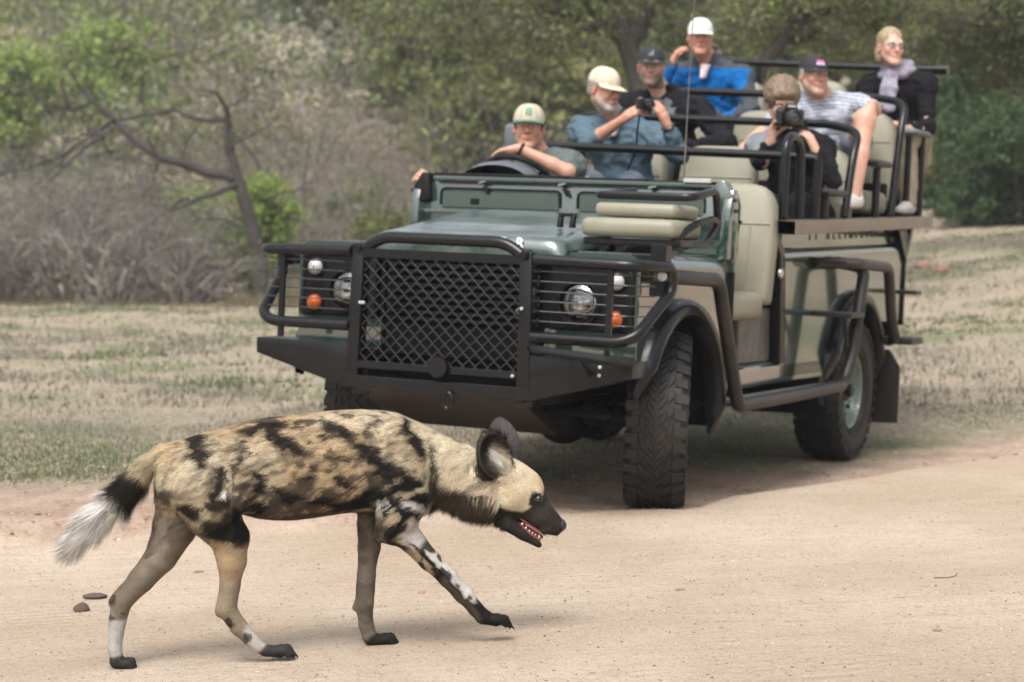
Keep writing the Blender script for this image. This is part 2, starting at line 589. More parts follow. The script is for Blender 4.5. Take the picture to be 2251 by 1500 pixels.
# ------------------------------------------------------------ plants
leaf_m = mat('leaf', attr='col', rough=.65, var=.15, scale=1.5)
_nt = leaf_m.node_tree; _pb = _nt.nodes['Principled BSDF']
_tr = _nt.nodes.new('ShaderNodeBsdfTranslucent'); _ms = _nt.nodes.new('ShaderNodeMixShader'); _ms.inputs[0].default_value = .35
_nt.links.new(_pb.inputs['Base Color'].links[0].from_socket, _tr.inputs['Color'])
_nt.links.new(_pb.outputs[0], _ms.inputs[1]); _nt.links.new(_tr.outputs[0], _ms.inputs[2])
_nt.links.new(_ms.outputs[0], [n for n in _nt.nodes if n.type == 'OUTPUT_MATERIAL'][0].inputs[0])
bark_m = mat('bark', (.045, .038, .033), rough=.95, var=.35, scale=18, bump=.6, bscale=60)
twig_m = mat('twig', (.17, .145, .125), rough=.95, var=.3, scale=6)
for mm in (leaf_m,):
    b = mm.node_tree.nodes['Principled BSDF']
    b.inputs['Specular IOR Level'].default_value = .25

def ribbons(A, B, wa, wb, rng):
    # crossed pair-less flat ribbons: each segment is a 3-sided sliver built as two quads at right angles
    d = B - A
    r = rng.normal(size=A.shape); s = np.cross(d, r); s /= np.linalg.norm(s, axis=1)[:, None] + 1e-9
    t = np.cross(d, s); t /= np.linalg.norm(t, axis=1)[:, None] + 1e-9
    V = []; F = []
    n = len(A)
    c = [(s * 1.0), (-.5 * s + .866 * t), (-.5 * s - .866 * t)]
    V = np.concatenate([A + c[k] * wa[:, None] for k in range(3)] + [B + c[k] * wb[:, None] for k in range(3)])
    I = np.arange(n)
    F = np.concatenate([np.stack([I + k * n, I + ((k + 1) % 3) * n, I + ((k + 1) % 3 + 3) * n, I + (k + 3) * n], 1) for k in range(3)])
    return V, F

def branch(rng, start, direc, length, rad, depth, spread=.6, up=.1, droop=0, nseg=4, kids=3, out=None, shrink=.62, wob=.25):
    p = np.array(start, float); d = np.array(direc, float); d /= np.linalg.norm(d)
    sl = length / nseg
    for i in range(nseg):
        r0 = rad * (1 - .55 * i / nseg); r1 = rad * (1 - .55 * (i + 1) / nseg)
        nd = d + rng.normal(size=3) * wob + np.array([0, 0, up - droop * i]); nd /= np.linalg.norm(nd)
        q = p + nd * sl
        out.append((p, q, r0, r1, depth))
        d = nd; p = q
        if depth > 0 and i >= (0 if depth < 3 else 1):
            for _ in range(kids if i == nseg - 1 else max(1, kids - 1)):
                k = d + rng.normal(size=3) * spread; k /= np.linalg.norm(k)
                branch(rng, p, k, length * shrink * rng.uniform(.7, 1.15), r1 * .62, depth - 1, spread, up, droop, nseg if depth > 2 else 3, kids, out, shrink, wob)
    return out

def flat_ribbons(A, B, wa, wb, rng):
    d = B - A
    s = np.cross(d, rng.normal(size=A.shape)); s /= np.linalg.norm(s, axis=1)[:, None] + 1e-9
    n = len(A); I = np.arange(n)
    V = np.concatenate([A - s * wa[:, None], A + s * wa[:, None], B + s * wb[:, None], B - s * wb[:, None]])
    return V, np.stack([I, I + n, I + 2 * n, I + 3 * n], 1)

def segs_mesh(segs, flat=False):
    A = np.array([s[0] for s in segs]); B = np.array([s[1] for s in segs])
    f = flat_ribbons if flat else ribbons
    k = 1.35 if flat else 1.0
    return f(A, B, k * np.array([s[2] for s in segs]), k * np.array([s[3] for s in segs]), np.random.default_rng(1))

def leaves(rng, C, size, cols, jit=.18, flat=.0):
    # one quad leaf (folded rhombus) per centre
    n = len(C)
    a = rng.normal(size=(n, 3)); a[:, 2] *= (1 - flat); a /= np.linalg.norm(a, axis=1)[:, None]
    b = np.cross(a, rng.normal(size=(n, 3))); b /= np.linalg.norm(b, axis=1)[:, None]
    sz = size * rng.uniform(.55, 1.3, n)[:, None]
    V = np.concatenate([C - a * sz, C + b * sz * .45, C + a * sz, C - b * sz * .45])
    I = np.arange(n)
    F = np.stack([I, I + n, I + 2 * n, I + 3 * n], 1)
    pick = np.asarray(cols)[rng.integers(0, len(cols), n)] * 1.62
    cc = pick * rng.uniform(1 - jit, 1 + jit, (n, 1))
    return V, F, np.concatenate([cc] * 4)

def crown_pts(rng, n, lobes, hollow=.45):
    # lobes: (centre, radii); points lie in clumps through each lobe, denser to its outside
    out = []
    w = np.array([l[1][0] * l[1][1] * l[1][2] for l in lobes]) ** .67; w = w / w.sum()
    for (c, r), ww in zip(lobes, w):
        k = int(n * ww)
        nc = max(6, k // 26)
        d = rng.normal(size=(nc, 3)); d /= np.linalg.norm(d, axis=1)[:, None]
        rr = hollow + (1 - hollow) * rng.random(nc) ** .6
        rr = rr * rng.uniform(.8, 1.15, nc)
        cl = np.array(c) + d * rr[:, None] * np.array(r)
        j = rng.integers(0, nc, k)
        out.append(cl[j] + rng.normal(size=(k, 3)) * np.array(r) * .13)
    return np.concatenate(out)

def cat(parts):
    V = []; F = []; C = []; o = 0
    for v, f, c in parts:
        V.append(v); F.append(f + o); C.append(c); o += len(v)
    return np.concatenate(V), np.concatenate(F), np.concatenate(C)

GREEN = [(.10, .14, .045), (.075, .11, .035), (.12, .15, .055), (.06, .08, .03), (.12, .11, .07)]
LIME = [(.19, .26, .055), (.15, .21, .05), (.23, .28, .08), (.10, .14, .035), (.16, .16, .08)]
DARK = [(.045, .075, .028), (.035, .055, .022), (.06, .085, .035)]
OLIVE = [(.115, .125, .04), (.085, .095, .03), (.14, .14, .06), (.06, .07, .028)]
GREY = [(.155, .145, .125), (.12, .115, .10), (.18, .165, .145), (.11, .115, .08)]
BROWN = [(.16, .13, .105), (.13, .11, .09), (.19, .155, .125), (.12, .12, .075)]

def bush_mesh(name, seed, w, h, n, leaf, cols, twigs=True):
    # a shrub or tree crown with its own limbs: returns (crown mesh, trunk mesh)
    rng = np.random.default_rng(seed)
    lobes = []
    for _ in range(7):
        a = rng.uniform(0, 6.28); rr = rng.uniform(0, .55) * w
        hh = rng.uniform(.35, .8) * h
        lobes.append(((math.cos(a) * rr, math.sin(a) * rr, hh), (w * rng.uniform(.28, .5), w * rng.uniform(.28, .5), h * rng.uniform(.18, .3))))
    P = crown_pts(rng, n, lobes)
    P = P[P[:, 2] > .05 * h]
    V, F, C = leaves(rng, P, leaf, cols)
    o = arr_mesh(name, V, F, leaf_m, colors=C, smooth=False)
    crown = o.data; bpy.data.objects.remove(o)
    segs = []
    for (c, r) in lobes:
        p0 = np.array([rng.normal() * .04 * w, rng.normal() * .04 * w, -.15])
        pm = np.array([c[0] * .4, c[1] * .4, c[2] * .45])
        pe = np.array(c)
        R = .022 * h
        segs += [(p0, pm, R, R * .75, 0), (pm, pe, R * .75, R * .35, 0)]
        for _ in range(5):
            q = pe + rng.normal(size=3) * np.array(r) * .7
            segs.append((pm + (pe - pm) * rng.uniform(.4, 1), q, R * .3, R * .1, 0))
    V, F = segs_mesh(segs)
    o = arr_mesh(name, V, F, bark_m, smooth=False)
    tr = o.data; bpy.data.objects.remove(o)
    return crown, tr

def twig_shrub(seed, w, h, stems=9, depth=3):
    rng = np.random.default_rng(seed); out = []
    for i in range(stems):
        a = rng.uniform(0, 6.28); t = rng.uniform(.1, .9)
        branch(rng, (math.cos(a) * .08 * w, math.sin(a) * .08 * w, -.05), (math.cos(a) * t * w / h, math.sin(a) * t * w / h, 1), h * .62, .011 * h, depth, spread=.75, up=-.02, kids=2, out=out, shrink=.55, wob=.28, nseg=4)
    return segs_mesh(out, True)

def gz(x, y): return float(ground(np.array([x]), np.array([y]))[0])

def place(name, meshes, x, y, s, rz, label, category, group=None, sz=1.0, sink=.05):
    r = empty(name, loc=(x, y, gz(x, y) - sink))
    r.rotation_euler = (0, 0, rz); r.scale = (s, s, s * sz)
    tag(r, label, category, group)
    for nm, me in meshes:
        o = bpy.data.objects.new(nm, me); col.objects.link(o); o.parent = r
    return r
def wx(px, Y): return (px - 1125.5) / 4532 * Y      # lateral metres at depth Y for a bearing noted on the photograph

protoA = bush_mesh('crown', 11, 1.0, 1.5, 9500, .034, LIME)
protoB = bush_mesh('crown', 12, 1.0, 1.3, 9500, .034, GREEN)
protoC = bush_mesh('crown', 13, 1.0, 1.5, 10500, .034, DARK)
protoD = bush_mesh('crown', 14, 1.0, 1.2, 9500, .032, OLIVE)
protoE = bush_mesh('crown', 15, 1.0, 1.1, 4200, .035, GREY)
protoF = bush_mesh('crown', 16, 1.0, 1.0, 4200, .035, BROWN)
def T(p): return [('crown', p[0]), ('trunk', p[1])]

# trees one can tell apart on the slope, left to right
place('tree', T(protoA), wx(40, 60), 60, 3.1, .3, 'bright lime green tree at the far left edge above the grey thicket', 'tree', sz=.82)
place('tree', T(protoA), wx(225, 62), 62, 3.0, 1.7, 'bright lime green rounded tree rising behind the upper end of the bare dead branch', 'tree', sz=.95)
place('tree', T(protoC), wx(245, 92), 92, 7.5, .9, 'dark green tree at the top left, standing above the lime green trees', 'tree', sz=.85)
place('tree', T(protoC), wx(20, 100), 100, 6.0, 2.9, 'dark green tree crown touching the top left corner', 'tree', sz=.8)
place('tree', T(protoB), wx(470, 84), 84, 4.6, 2.1, 'light green tree under the small gap of pale sky', 'tree')
place('tree', T(protoB), wx(740, 72), 72, 5.0, .2, 'fresh green tree up the slope left of the driver, at the top of the picture', 'tree', sz=1.05)
place('tree', T(protoB), wx(620, 98), 98, 5.2, 1.2, 'far green tree on the ridge to the right of the sky gap', 'tree', sz=.8)
place('shrub', T(protoA), wx(565, 35.5), 35.5, 1.45, .5, 'bright green leafy shrub just behind the upright trunk of the dead tree', 'shrub', sz=1.0)
place('shrub', T(protoA), wx(400, 39), 39, 1.6, 2.4, 'bright green shrub seen through the fork of the dead branches', 'shrub', sz=.85)
place('shrub', T(protoB), wx(760, 44), 44, 1.7, 1.9, 'soft green shrub among brown brush midway between dead tree and driver', 'shrub')
place('shrub', T(protoD), wx(860, 36), 36, 1.5, 2.2, 'low olive shrub left of the windscreen frame', 'shrub', sz=.9)
# dark evergreen mass at the right
place('tree', T(protoC), wx(2190, 41), 41, 3.9, .4, 'large dark evergreen tree at the right edge behind the grass', 'tree', sz=1.15)
place('tree', T(protoC), wx(2330, 36), 36, 3.2, 1.4, 'dark evergreen tree cut off by the right edge', 'tree', sz=1.2)
place('tree', T(protoC), wx(2040, 47), 47, 4.2, 2.5, 'dark evergreen tree behind the scarfed woman', 'tree', sz=1.15)
place('shrub', T(protoD), wx(2110, 38), 38, 1.6, .6, 'olive shrub at the foot of the dark trees beside the rear of the vehicle', 'shrub')
place('tree', T(protoD), wx(1760, 52), 52, 4.6, 1.1, 'olive green tree behind the two right-hand passengers of the middle rows', 'tree', sz=1.1)
place('tree', T(protoD), wx(1130, 50), 50, 4.0, .1, 'olive green tree above the driver of the vehicle', 'tree', sz=1.1)
place('tree', T(protoB), wx(1500, 56), 56, 5.0, 2.7, 'green tree behind the man with the white cap', 'tree', sz=1.05)
place('tree', T(protoD), wx(930, 60), 60, 4.6, 1.9, 'olive tree above the brown brush to the left of the driver', 'tree')

for k, (px, Y, s, lab) in enumerate(((2120, 35, 1.3, 'dark green shrub low at the foot of the dark trees, nearest the vehicle'), (2175, 36.5, 1.7, 'dark green shrub under the large dark evergreen tree'), (2250, 34, 1.6, 'dark green shrub cut by the right edge above the grass'), (2075, 40, 1.8, 'dark shrub just behind the rear corner of the vehicle'))):
    place('shrub', T(protoC), wx(px, Y), Y, s, 1.3 * k, lab, 'shrub', sz=1.0, sink=.35)
# brush that reads as one mass: grey dry thicket at the left, brown brush in the middle
def brush(name, spots, protos, label, category, seed):
    rng = np.random.default_rng(seed)
    parts = []
    for (x, y, s, h) in spots:
        V, F, C = protos[rng.integers(0, len(protos))]
        a = rng.uniform(0, 6.28); ca, sa = math.cos(a), math.sin(a)
        W = V * np.array([s, s, h])
        W = np.stack([W[:, 0] * ca - W[:, 1] * sa + x, W[:, 0] * sa + W[:, 1] * ca + y, W[:, 2] + gz(x, y) - .05], 1)
        parts.append((W, F, C * rng.uniform(.75, 1.25)))
    V, F, C = cat(parts)
    o = arr_mesh(name, V, F, leaf_m, colors=C, smooth=False)
    tag(o, label, category, kind='stuff')
def twp(seed, colr, depth=3, stems=8, nleaf=0, lc=None):
    rng = np.random.default_rng(seed)
    V, F = twig_shrub(seed, 1.0, 1.0, stems, depth)
    C = np.ones((len(V), 1)) * np.array(colr) * rng.uniform(.8, 1.2, (len(V), 1))
    ps = [(V, F, C)]
    if nleaf:
        P = V[rng.integers(0, len(V), nleaf)] + rng.normal(size=(nleaf, 3)) * .04
        P = P[P[:, 2] > .1]
        v, f, c = leaves(rng, P, .013, lc)
        ps.append((v, f, c))
    return cat(ps)
TW = [twp(31, (.25, .225, .205), nleaf=500, lc=GREY), twp(32, (.17, .15, .135), nleaf=200, lc=GREY), twp(33, (.30, .275, .25), nleaf=300, lc=OLIVE)]
TB = [twp(41, (.27, .225, .195), nleaf=350, lc=BROWN), twp(42, (.22, .19, .165), nleaf=500, lc=OLIVE), twp(43, (.31, .265, .235), nleaf=250, lc=BROWN)]
rng = np.random.default_rng(5)
sp = []
for _ in range(66):
    px = rng.uniform(-560, 590); Y = rng.uniform(33.4, 38)
    sc = 1.45 + .65 * sstep(600, 100, px) + rng.uniform(-.3, .4)
    sp.append((wx(px, Y), Y, sc * 1.1, sc * 1.45 * (1.0 if px < 380 else .80)))
brush('thicket', sp, TW, 'dense thicket of grey leafless thorn twigs along the left edge of the grass', 'thicket', 6)
sp = []
for _ in range(88):
    px = rng.uniform(480, 1500); Y = rng.uniform(36, 62)
    s = rng.uniform(1.5, 3.0) * (1 + (Y - 36) / 60)
    sp.append((wx(px, Y), Y, s, s * 1.15))
for _ in range(18):
    px = rng.uniform(-300, 600); Y = rng.uniform(44, 52)
    s = rng.uniform(1.2, 2.0)
    sp.append((wx(px, Y), Y, s, s))
brush('brush', sp, TB, 'grey brown leafless brush filling the slope between the dead tree and the vehicle', 'brush', 8)

# far woodland on the slope, one mass
rng = np.random.default_rng(9)
P = []; C = []
pal = [GREEN, OLIVE, BROWN, GREY, GREEN, OLIVE, LIME]
for _ in range(420):
    Y = rng.uniform(56, 125); X = rng.uniform(-.40, .36) * Y
    r = rng.uniform(1.3, 3.2)
    k = int(430 * r / 2)
    d = rng.normal(size=(k, 3)); d /= np.linalg.norm(d, axis=1)[:, None]
    Q = np.array([X, Y, gz(X, Y) + r * .7]) + d * rng.uniform(.5, 1.05, (k, 1)) * np.array([r, r, r * .95])
    bx = X / Y
    pl = [GREY, BROWN, BROWN, GREY, OLIVE, OLIVE, GREEN] if (-.16 < bx < .05 and Y < 100) else pal
    c = np.asarray(pl[rng.integers(0, len(pl))])
    P.append(Q); C.append(c[rng.integers(0, len(c), k)] * rng.uniform(.8, 1.2, (k, 1)))
P = np.concatenate(P); C = np.concatenate(C)
V, F, _c = leaves(rng, P, .13, [(1, 1, 1)])
o = arr_mesh('woodland', V, F, leaf_m, colors=np.concatenate([C] * 4) * _c, smooth=False)
tag(o, 'far bush covered slope of mixed green, olive and grey crowns filling the background', 'woodland', kind='stuff')

# ------------------------------------------------------------ dead tree with bare forked limbs at the left
LIMBK = .9
def limb(parts, pts, rad):
    n = 22
    P = np.array(pts, float); t = np.linspace(0, 1, len(P)); tt = np.linspace(0, 1, n)
    Q = np.stack([np.interp(tt, t, P[:, k]) for k in range(3)], 1)
    Q[1:-1] += (vnoise(Q[1:-1] * 3, 1.0)[:, None] - .5) * .10 * np.array([1, 1, 1])
    rad = [r * LIMBK for r in rad]
    parts.tube(Q, list(np.interp(tt, np.linspace(0, 1, len(rad)), rad)), seg=8)
dt = empty('dead_tree', loc=(0, 0, 0))
tag(dt, 'dead tree of dark bare forked limbs leaning left over the grey thicket', 'tree')
YD = 34.0
def dp(px, py, dy=0):
    Y = YD + dy
    return (wx(px, Y), Y, 1.217 + (505.4 - py) / 4532 * Y)
m_ = MB(); limb(m_, [dp(582, 715), dp(566, 540), dp(540, 440), dp(515, 380), dp(503, 330)], [.15, .13, .12, .10, .075]); m_.build('trunk', bark_m, dt)
for pts, rad in [([dp(515, 395), dp(440, 372), dp(360, 345), dp(300, 305, .2), dp(235, 250, .3), dp(195, 205, .5)], [.10, .09, .085, .07, .065, .04]),
                 ([dp(503, 330), dp(497, 280), dp(498, 240, -.1), dp(480, 205, -.2), dp(448, 200, -.3)], [.07, .055, .05, .035, .015]),
                 ([dp(510, 345), dp(514, 300), dp(495, 262, .1)], [.045, .04, .03]),
                 ([dp(497, 268), dp(430, 262, .2), dp(380, 248, .4), dp(320, 252, .4), dp(262, 268, .3)], [.045, .04, .035, .03, .02]),
                 ([dp(525, 405), dp(480, 425, -.3), dp(430, 440, -.5), dp(388, 462, -.8)], [.06, .055, .045, .02]),
                 ([dp(255, 262, .2), dp(215, 290), dp(170, 320, -.2), dp(140, 345, -.3)], [.04, .03, .025, .012]),
                 ([dp(160, 245, .3), dp(140, 190, .2), dp(137, 175, .1)], [.03, .02, .01]),
                 ([dp(200, 230, .5), dp(160, 245, .4), dp(90, 215, .3), dp(20, 150, .2)], [.03, .028, .02, .01]),
                 ([dp(250, 290, -.2), dp(195, 320, -.4), dp(110, 400, -.6)], [.035, .03, .015]),
                 ([dp(350, 345, 0), dp(330, 300, -.2), dp(345, 270, -.3)], [.02, .015, .008])]:
    m_ = MB(); limb(m_, pts, rad); m_.build('limb', bark_m, dt)

LIMBK = 1.0
_r = np.random.default_rng(12); _o = []
for (px, py, dy, dx, dz, L0) in ((300, 305, .2, -.6, .5, .9), (360, 345, 0, -.3, -.8, .7), (440, 372, 0, -.5, -.6, .8), (235, 250, .3, -.8, .3, 1.0), (498, 240, -.1, .5, .6, .7), (430, 440, -.5, -.7, -.2, .8), (320, 252, .4, -.3, .7, .6), (262, 268, .3, -.8, -.3, 1.0), (195, 205, .5, -.5, .6, .7), (503, 330, 0, .8, .4, .9), (540, 440, 0, .8, .3, .9), (555, 500, 0, -.8, .3, .9), (170, 320, -.2, -.6, -.5, .9), (140, 345, -.3, -.7, -.3, .9), (90, 215, .3, -.6, .3, .9), (400, 355, 0, .2, .9, .7)):
    branch(_r, dp(px, py, dy), (dx, 0, dz), L0, .022, 2, spread=.6, up=0, kids=2, out=_o, shrink=.6, wob=.3)
_V, _F = segs_mesh(_o); _t = arr_mesh('twigs', _V, _F, bark_m, dt, smooth=False); tag(_t, kind='stuff')
# ------------------------------------------------------------ fine-leaved thorn trees behind the vehicle
def thorn_tree(label, X, Y, forks, crown, n, cols, leaf=.05, seed=1, r0=.17):
    root = empty('thorn_tree', loc=(0, 0, 0))
    tag(root, label, 'tree')
    rng = np.random.default_rng(seed)
    base = (X, Y, gz(X, Y) - .2)
    m_ = MB()
    for pts, rad in forks[:1]: limb(m_, [base] + pts, [r0] + rad)
    m_.build('trunk', bark_m, root)
    for pts, rad in forks[1:]:
        m_ = MB(); limb(m_, pts, rad); m_.build('limb', bark_m, root)
    P = crown_pts(rng, n, crown, .25)
    V, F, C = leaves(rng, P, leaf, cols, jit=.3)
    # fine twigs through the crown
    k = n // 22
    A = P[rng.integers(0, len(P), k)]; B = A + rng.normal(size=(k, 3)) * np.array([.32, .32, .22])
    tv, tf = ribbons(A, B, np.full(k, .014), np.full(k, .005), rng)
    V2, F2, C2 = cat([(V, F, C), (tv, tf, np.ones((len(tv), 3)) * np.array([.13, .11, .095]))])
    o = arr_mesh('crown', V2, F2, leaf_m, root, colors=C2, smooth=False)
    return root
def tp(px, py, Y): return (wx(px, Y), Y, 1.217 + (505.4 - py) / 4532 * Y)
Y1 = 27.0
THORN = OLIVE + GREEN + [(.12, .11, .085), (.09, .085, .06)]
thorn_tree('wide thorn tree with a dark forked trunk behind the man with the black cap', wx(1450, Y1), Y1,
    [([tp(1425, 240, Y1), tp(1390, 150, Y1), tp(1372, 90, Y1), tp(1340, 0, Y1), tp(1310, -80, Y1)], [.16, .15, .13, .10, .06]),
     ([tp(1380, 110, Y1), tp(1420, 40, Y1), tp(1440, -40, Y1)], [.09, .07, .04]),
     ([tp(1375, 90, Y1), tp(1250, 40, Y1 + .5), tp(1150, 10, Y1 + 1), tp(1050, 20, Y1 + 1)], [.07, .05, .04, .02]),
     ([tp(1330, 60, Y1), tp(1260, -30, Y1 - .6), tp(1200, -80, Y1 - .8)], [.06, .04, .02])],
    [(tp(1000, 40, Y1 + 1), (1.1, .9, .6)), (tp(1180, 40, Y1), (1.0, .9, .6)), (tp(1080, -30, Y1), (1.2, 1, .5)), (tp(1330, 30, Y1), (1.0, .9, .6)),
     (tp(1300, -60, Y1), (1.3, 1, .5)), (tp(1480, 20, Y1 + .6), (1.0, .9, .6)), (tp(1560, -40, Y1), (1.3, 1, .5)), (tp(1150, 120, Y1 + 1), (.9, .8, .45)), (tp(870, 20, Y1 + 2), (1.0, .9, .45))],
    11500, THORN, leaf=.042, seed=3)
Y2 = 25.0
thorn_tree('thorn tree with a dark diagonal bough crossing behind the top rear rail', wx(1560, Y2), Y2,
    [([tp(1600, 330, Y2), tp(1640, 200, Y2), tp(1670, 150, Y2), tp(1720, 85, Y2), tp(1765, 30, Y2), tp(1780, -60, Y2)], [.13, .11, .10, .09, .08, .05]),
     ([tp(1715, 95, Y2), tp(1770, 90, Y2 + .3), tp(1800, 70, Y2 + .4)], [.05, .04, .015]),
     ([tp(1740, 60, Y2), tp(1850, 10, Y2), tp(1960, -30, Y2)], [.06, .05, .02])],
    [(tp(1700, 0, Y2), (.9, .8, .5)), (tp(1840, 30, Y2), (1.0, .9, .55)), (tp(1950, -30, Y2), (1.2, 1, .5)), (tp(1640, 60, Y2 + 1.2), (.8, .7, .4)), (tp(1880, 110, Y2 + 1.5), (.9, .8, .45))],
    8200, THORN, leaf=.042, seed=4, r0=.16)
Y3 = 29.0
thorn_tree('thorn tree with drooping boughs above the scarfed woman at the top right', wx(2420, Y3), Y3,
    [([tp(2400, 200, Y3), tp(2330, 60, Y3), tp(2200, 10, Y3), tp(2090, -10, Y3)], [.17, .14, .10, .06]),
     ([tp(2230, 20, Y3), tp(2150, 60, Y3 - .5), tp(2080, 45, Y3 - .7), tp(2040, 30, Y3 - .8)], [.06, .045, .03, .012]),
     ([tp(2300, 60, Y3), tp(2240, 130, Y3 + .4), tp(2170, 150, Y3 + .5)], [.05, .035, .012])],
    [(tp(2100, 10, Y3), (1.2, 1, .6)), (tp(2230, 40, Y3), (1.1, 1, .7)), (tp(2140, 110, Y3 + .8), (1.0, .9, .55)), (tp(2000, 60, Y3 + 1.5), (1.0, .9, .6)), (tp(2260, 150, Y3 + .6), (.9, .8, .6))],
    9500, OLIVE + DARK + [(.10, .095, .07)], leaf=.045, seed=5)
# bare grey trees in the middle of the slope
def bare_tree(label, px, Y, h, seed, lean=0, rad=.09, c=twig_m):
    rng = np.random.default_rng(seed)
    root = empty('bare_tree', loc=(wx(px, Y), Y, gz(wx(px, Y), Y) - .1)); tag(root, label, 'tree', 'bare grey trees on the slope')
    out = []
    branch(rng, (0, 0, 0), (lean, 0, 1), h * .62, rad, 4, spread=.55, up=.02, nseg=4, kids=2, out=out, shrink=.6, wob=.17)
    big = [s for s in out if s[4] >= 3]; sm = [s for s in out if s[4] < 3]
    V, F = segs_mesh(big); arr_mesh('trunk', V, F, bark_m, root, smooth=False)
    V, F = segs_mesh(sm); arr_mesh('crown', V, F, c, root, smooth=False)
bare_tree('bare grey tree right of the dead tree with a dark split trunk', 600, 46, 5.2, 21, .1)
bare_tree('bare twisted tree between the dead tree and the driver', 860, 40, 4.8, 22, -.35)
bare_tree('bare grey tree behind the driver of the vehicle, leaning right', 990, 33, 4.0, 23, .3)
bare_tree('bare pale tree beside the left edge behind the thicket', 90, 43, 4.4, 24, -.1)
bare_tree('bare tree left of the beige capped man, thin upright stems', 1120, 36, 4.2, 25, .0)
# ------------------------------------------------------------ grass, litter, pebbles
rng = np.random.default_rng(77)
def grass(n, ymin, ymax, hs, w, seed, pw=1.0):
    rng = np.random.default_rng(seed)
    Y = ymin + (ymax - ymin) * rng.random(n) ** pw
    X = rng.uniform(-.40, .34, n) * Y
    # gather into tufts
    nt = n // 14
    ti = rng.integers(0, nt, n)
    TX = X[:nt][ti]; TY = Y[:nt][ti]
    tuft = rng.random(n) < .75
    X = np.where(tuft, TX + rng.normal(size=n) * .035 * (1 + TY / 25), X); Y = np.where(tuft, TY + rng.normal(size=n) * .035 * (1 + TY / 25), Y)
    P = np.stack([X, Y], -1)
    d = road_d(P) + (vnoise(P, 1.8, 3) - .5) * 1.3
    dens = sstep(.75, 1.8, d) * (.12 + .9 * sstep(.38, .62, vnoise(P, .9, 3)))
    keep = rng.random(n) < dens
    X = X[keep]; Y = Y[keep]; P = P[keep]; d = d[keep]; n = len(X)
    Z = ground(X, Y)
    g = sstep(.46, .57, vnoise(P + 40, .55, 4)) * .85 + .16 * (1 - sstep(1.0, 2.4, d)) + .6 * sstep(2.6, 1.2, d) * (X > .8)
    green = rng.random(n) < g
    h = hs * rng.uniform(.4, 1.3, n) * np.where(green, .8, 1.1) * (.55 + .6 * sstep(.4, 2.0, d))
    a = rng.uniform(0, 6.28, n); lean = rng.uniform(.1, .9, n)
    dx = np.cos(a); dy = np.sin(a)
    W = w * rng.uniform(.6, 1.4, n) * (1 + Y / 22)
    b0 = np.stack([X - dy * W, Y + dx * W, Z - .004], 1); b1 = np.stack([X + dy * W, Y - dx * W, Z - .004], 1)
    t = np.stack([X + dx * lean * h, Y + dy * lean * h, Z + h * (1 - .35 * lean)], 1)
    V = np.concatenate([b0, b1, t]); I = np.arange(n)
    F = np.stack([I, I + n, I + 2 * n], 1)
    gc = np.array([.15, .185, .085]) * rng.uniform(.6, 1.3, (n, 1)); sc = np.array([.40, .36, .28]) * rng.uniform(.45, 1.25, (n, 1))
    gy_ = np.array([.27, .25, .20]) * rng.uniform(.6, 1.2, (n, 1))
    c = np.where(green[:, None], gc, np.where((rng.random(n) < .4)[:, None], gy_, sc))
    return V, F, np.concatenate([c] * 3)
V, F, C = cat([grass(205000, 8.6, 15.5, .026, .0024, 1, 1.2), grass(150000, 14, 37, .05, .006, 2, 1.2)])
o = arr_mesh('grass', V, F, leaf_m, colors=C, smooth=False)
tag(o, 'short dry and green grass growing on the bare ground beyond the sandy road', 'grass', kind='stuff')

# tall dry grass along the foot of the thicket
def tall(n, pa, pb, ya, yb, hs, seed):
    rng = np.random.default_rng(seed)
    Y = rng.uniform(ya, yb, n); X = (rng.uniform(pa, pb, n) - 1125.5) / 4532 * Y
    nt = n // 30; ti = rng.integers(0, nt, n)
    X = X[:nt][ti] + rng.normal(size=n) * .09; Y = Y[:nt][ti] + rng.normal(size=n) * .09
    nz = vnoise(np.stack([X, Y], -1) + 5, .55, 3)
    kp = rng.random(n) < sstep(.36, .62, nz); X = X[kp]; Y = Y[kp]; nz = nz[kp]; n = len(X)
    Z = ground(X, Y); hh = hs * (.3 + 1.1 * rng.random(n) ** 2) * (.3 + 1.5 * sstep(.4, .75, nz))
    a = rng.uniform(0, 6.28, n); dx, dy = np.cos(a), np.sin(a); W = .008; ln = rng.uniform(.1, .6, n)
    V = np.concatenate([np.stack([X - dy * W, Y + dx * W, Z], 1), np.stack([X + dy * W, Y - dx * W, Z], 1), np.stack([X + dx * ln * hh, Y + dy * ln * hh, Z + hh], 1)])
    I = np.arange(n); pal = np.array([(.26, .20, .12), (.20, .16, .105), (.32, .27, .18), (.17, .17, .09)])
    c = pal[rng.integers(0, 4, n)] * rng.uniform(.7, 1.2, (n, 1))
    return V, np.stack([I, I + n, I + 2 * n], 1), np.concatenate([c] * 3)
V, F, C = cat([tall(26000, -700, 640, 31.6, 34.4, .30, 31), tall(9000, 620, 1500, 30.5, 36, .26, 32)])
o = arr_mesh('tall_grass', V, F, leaf_m, colors=C, smooth=False)
tag(o, 'brown knee high dry grass along the foot of the grey thicket', 'grass', kind='stuff')

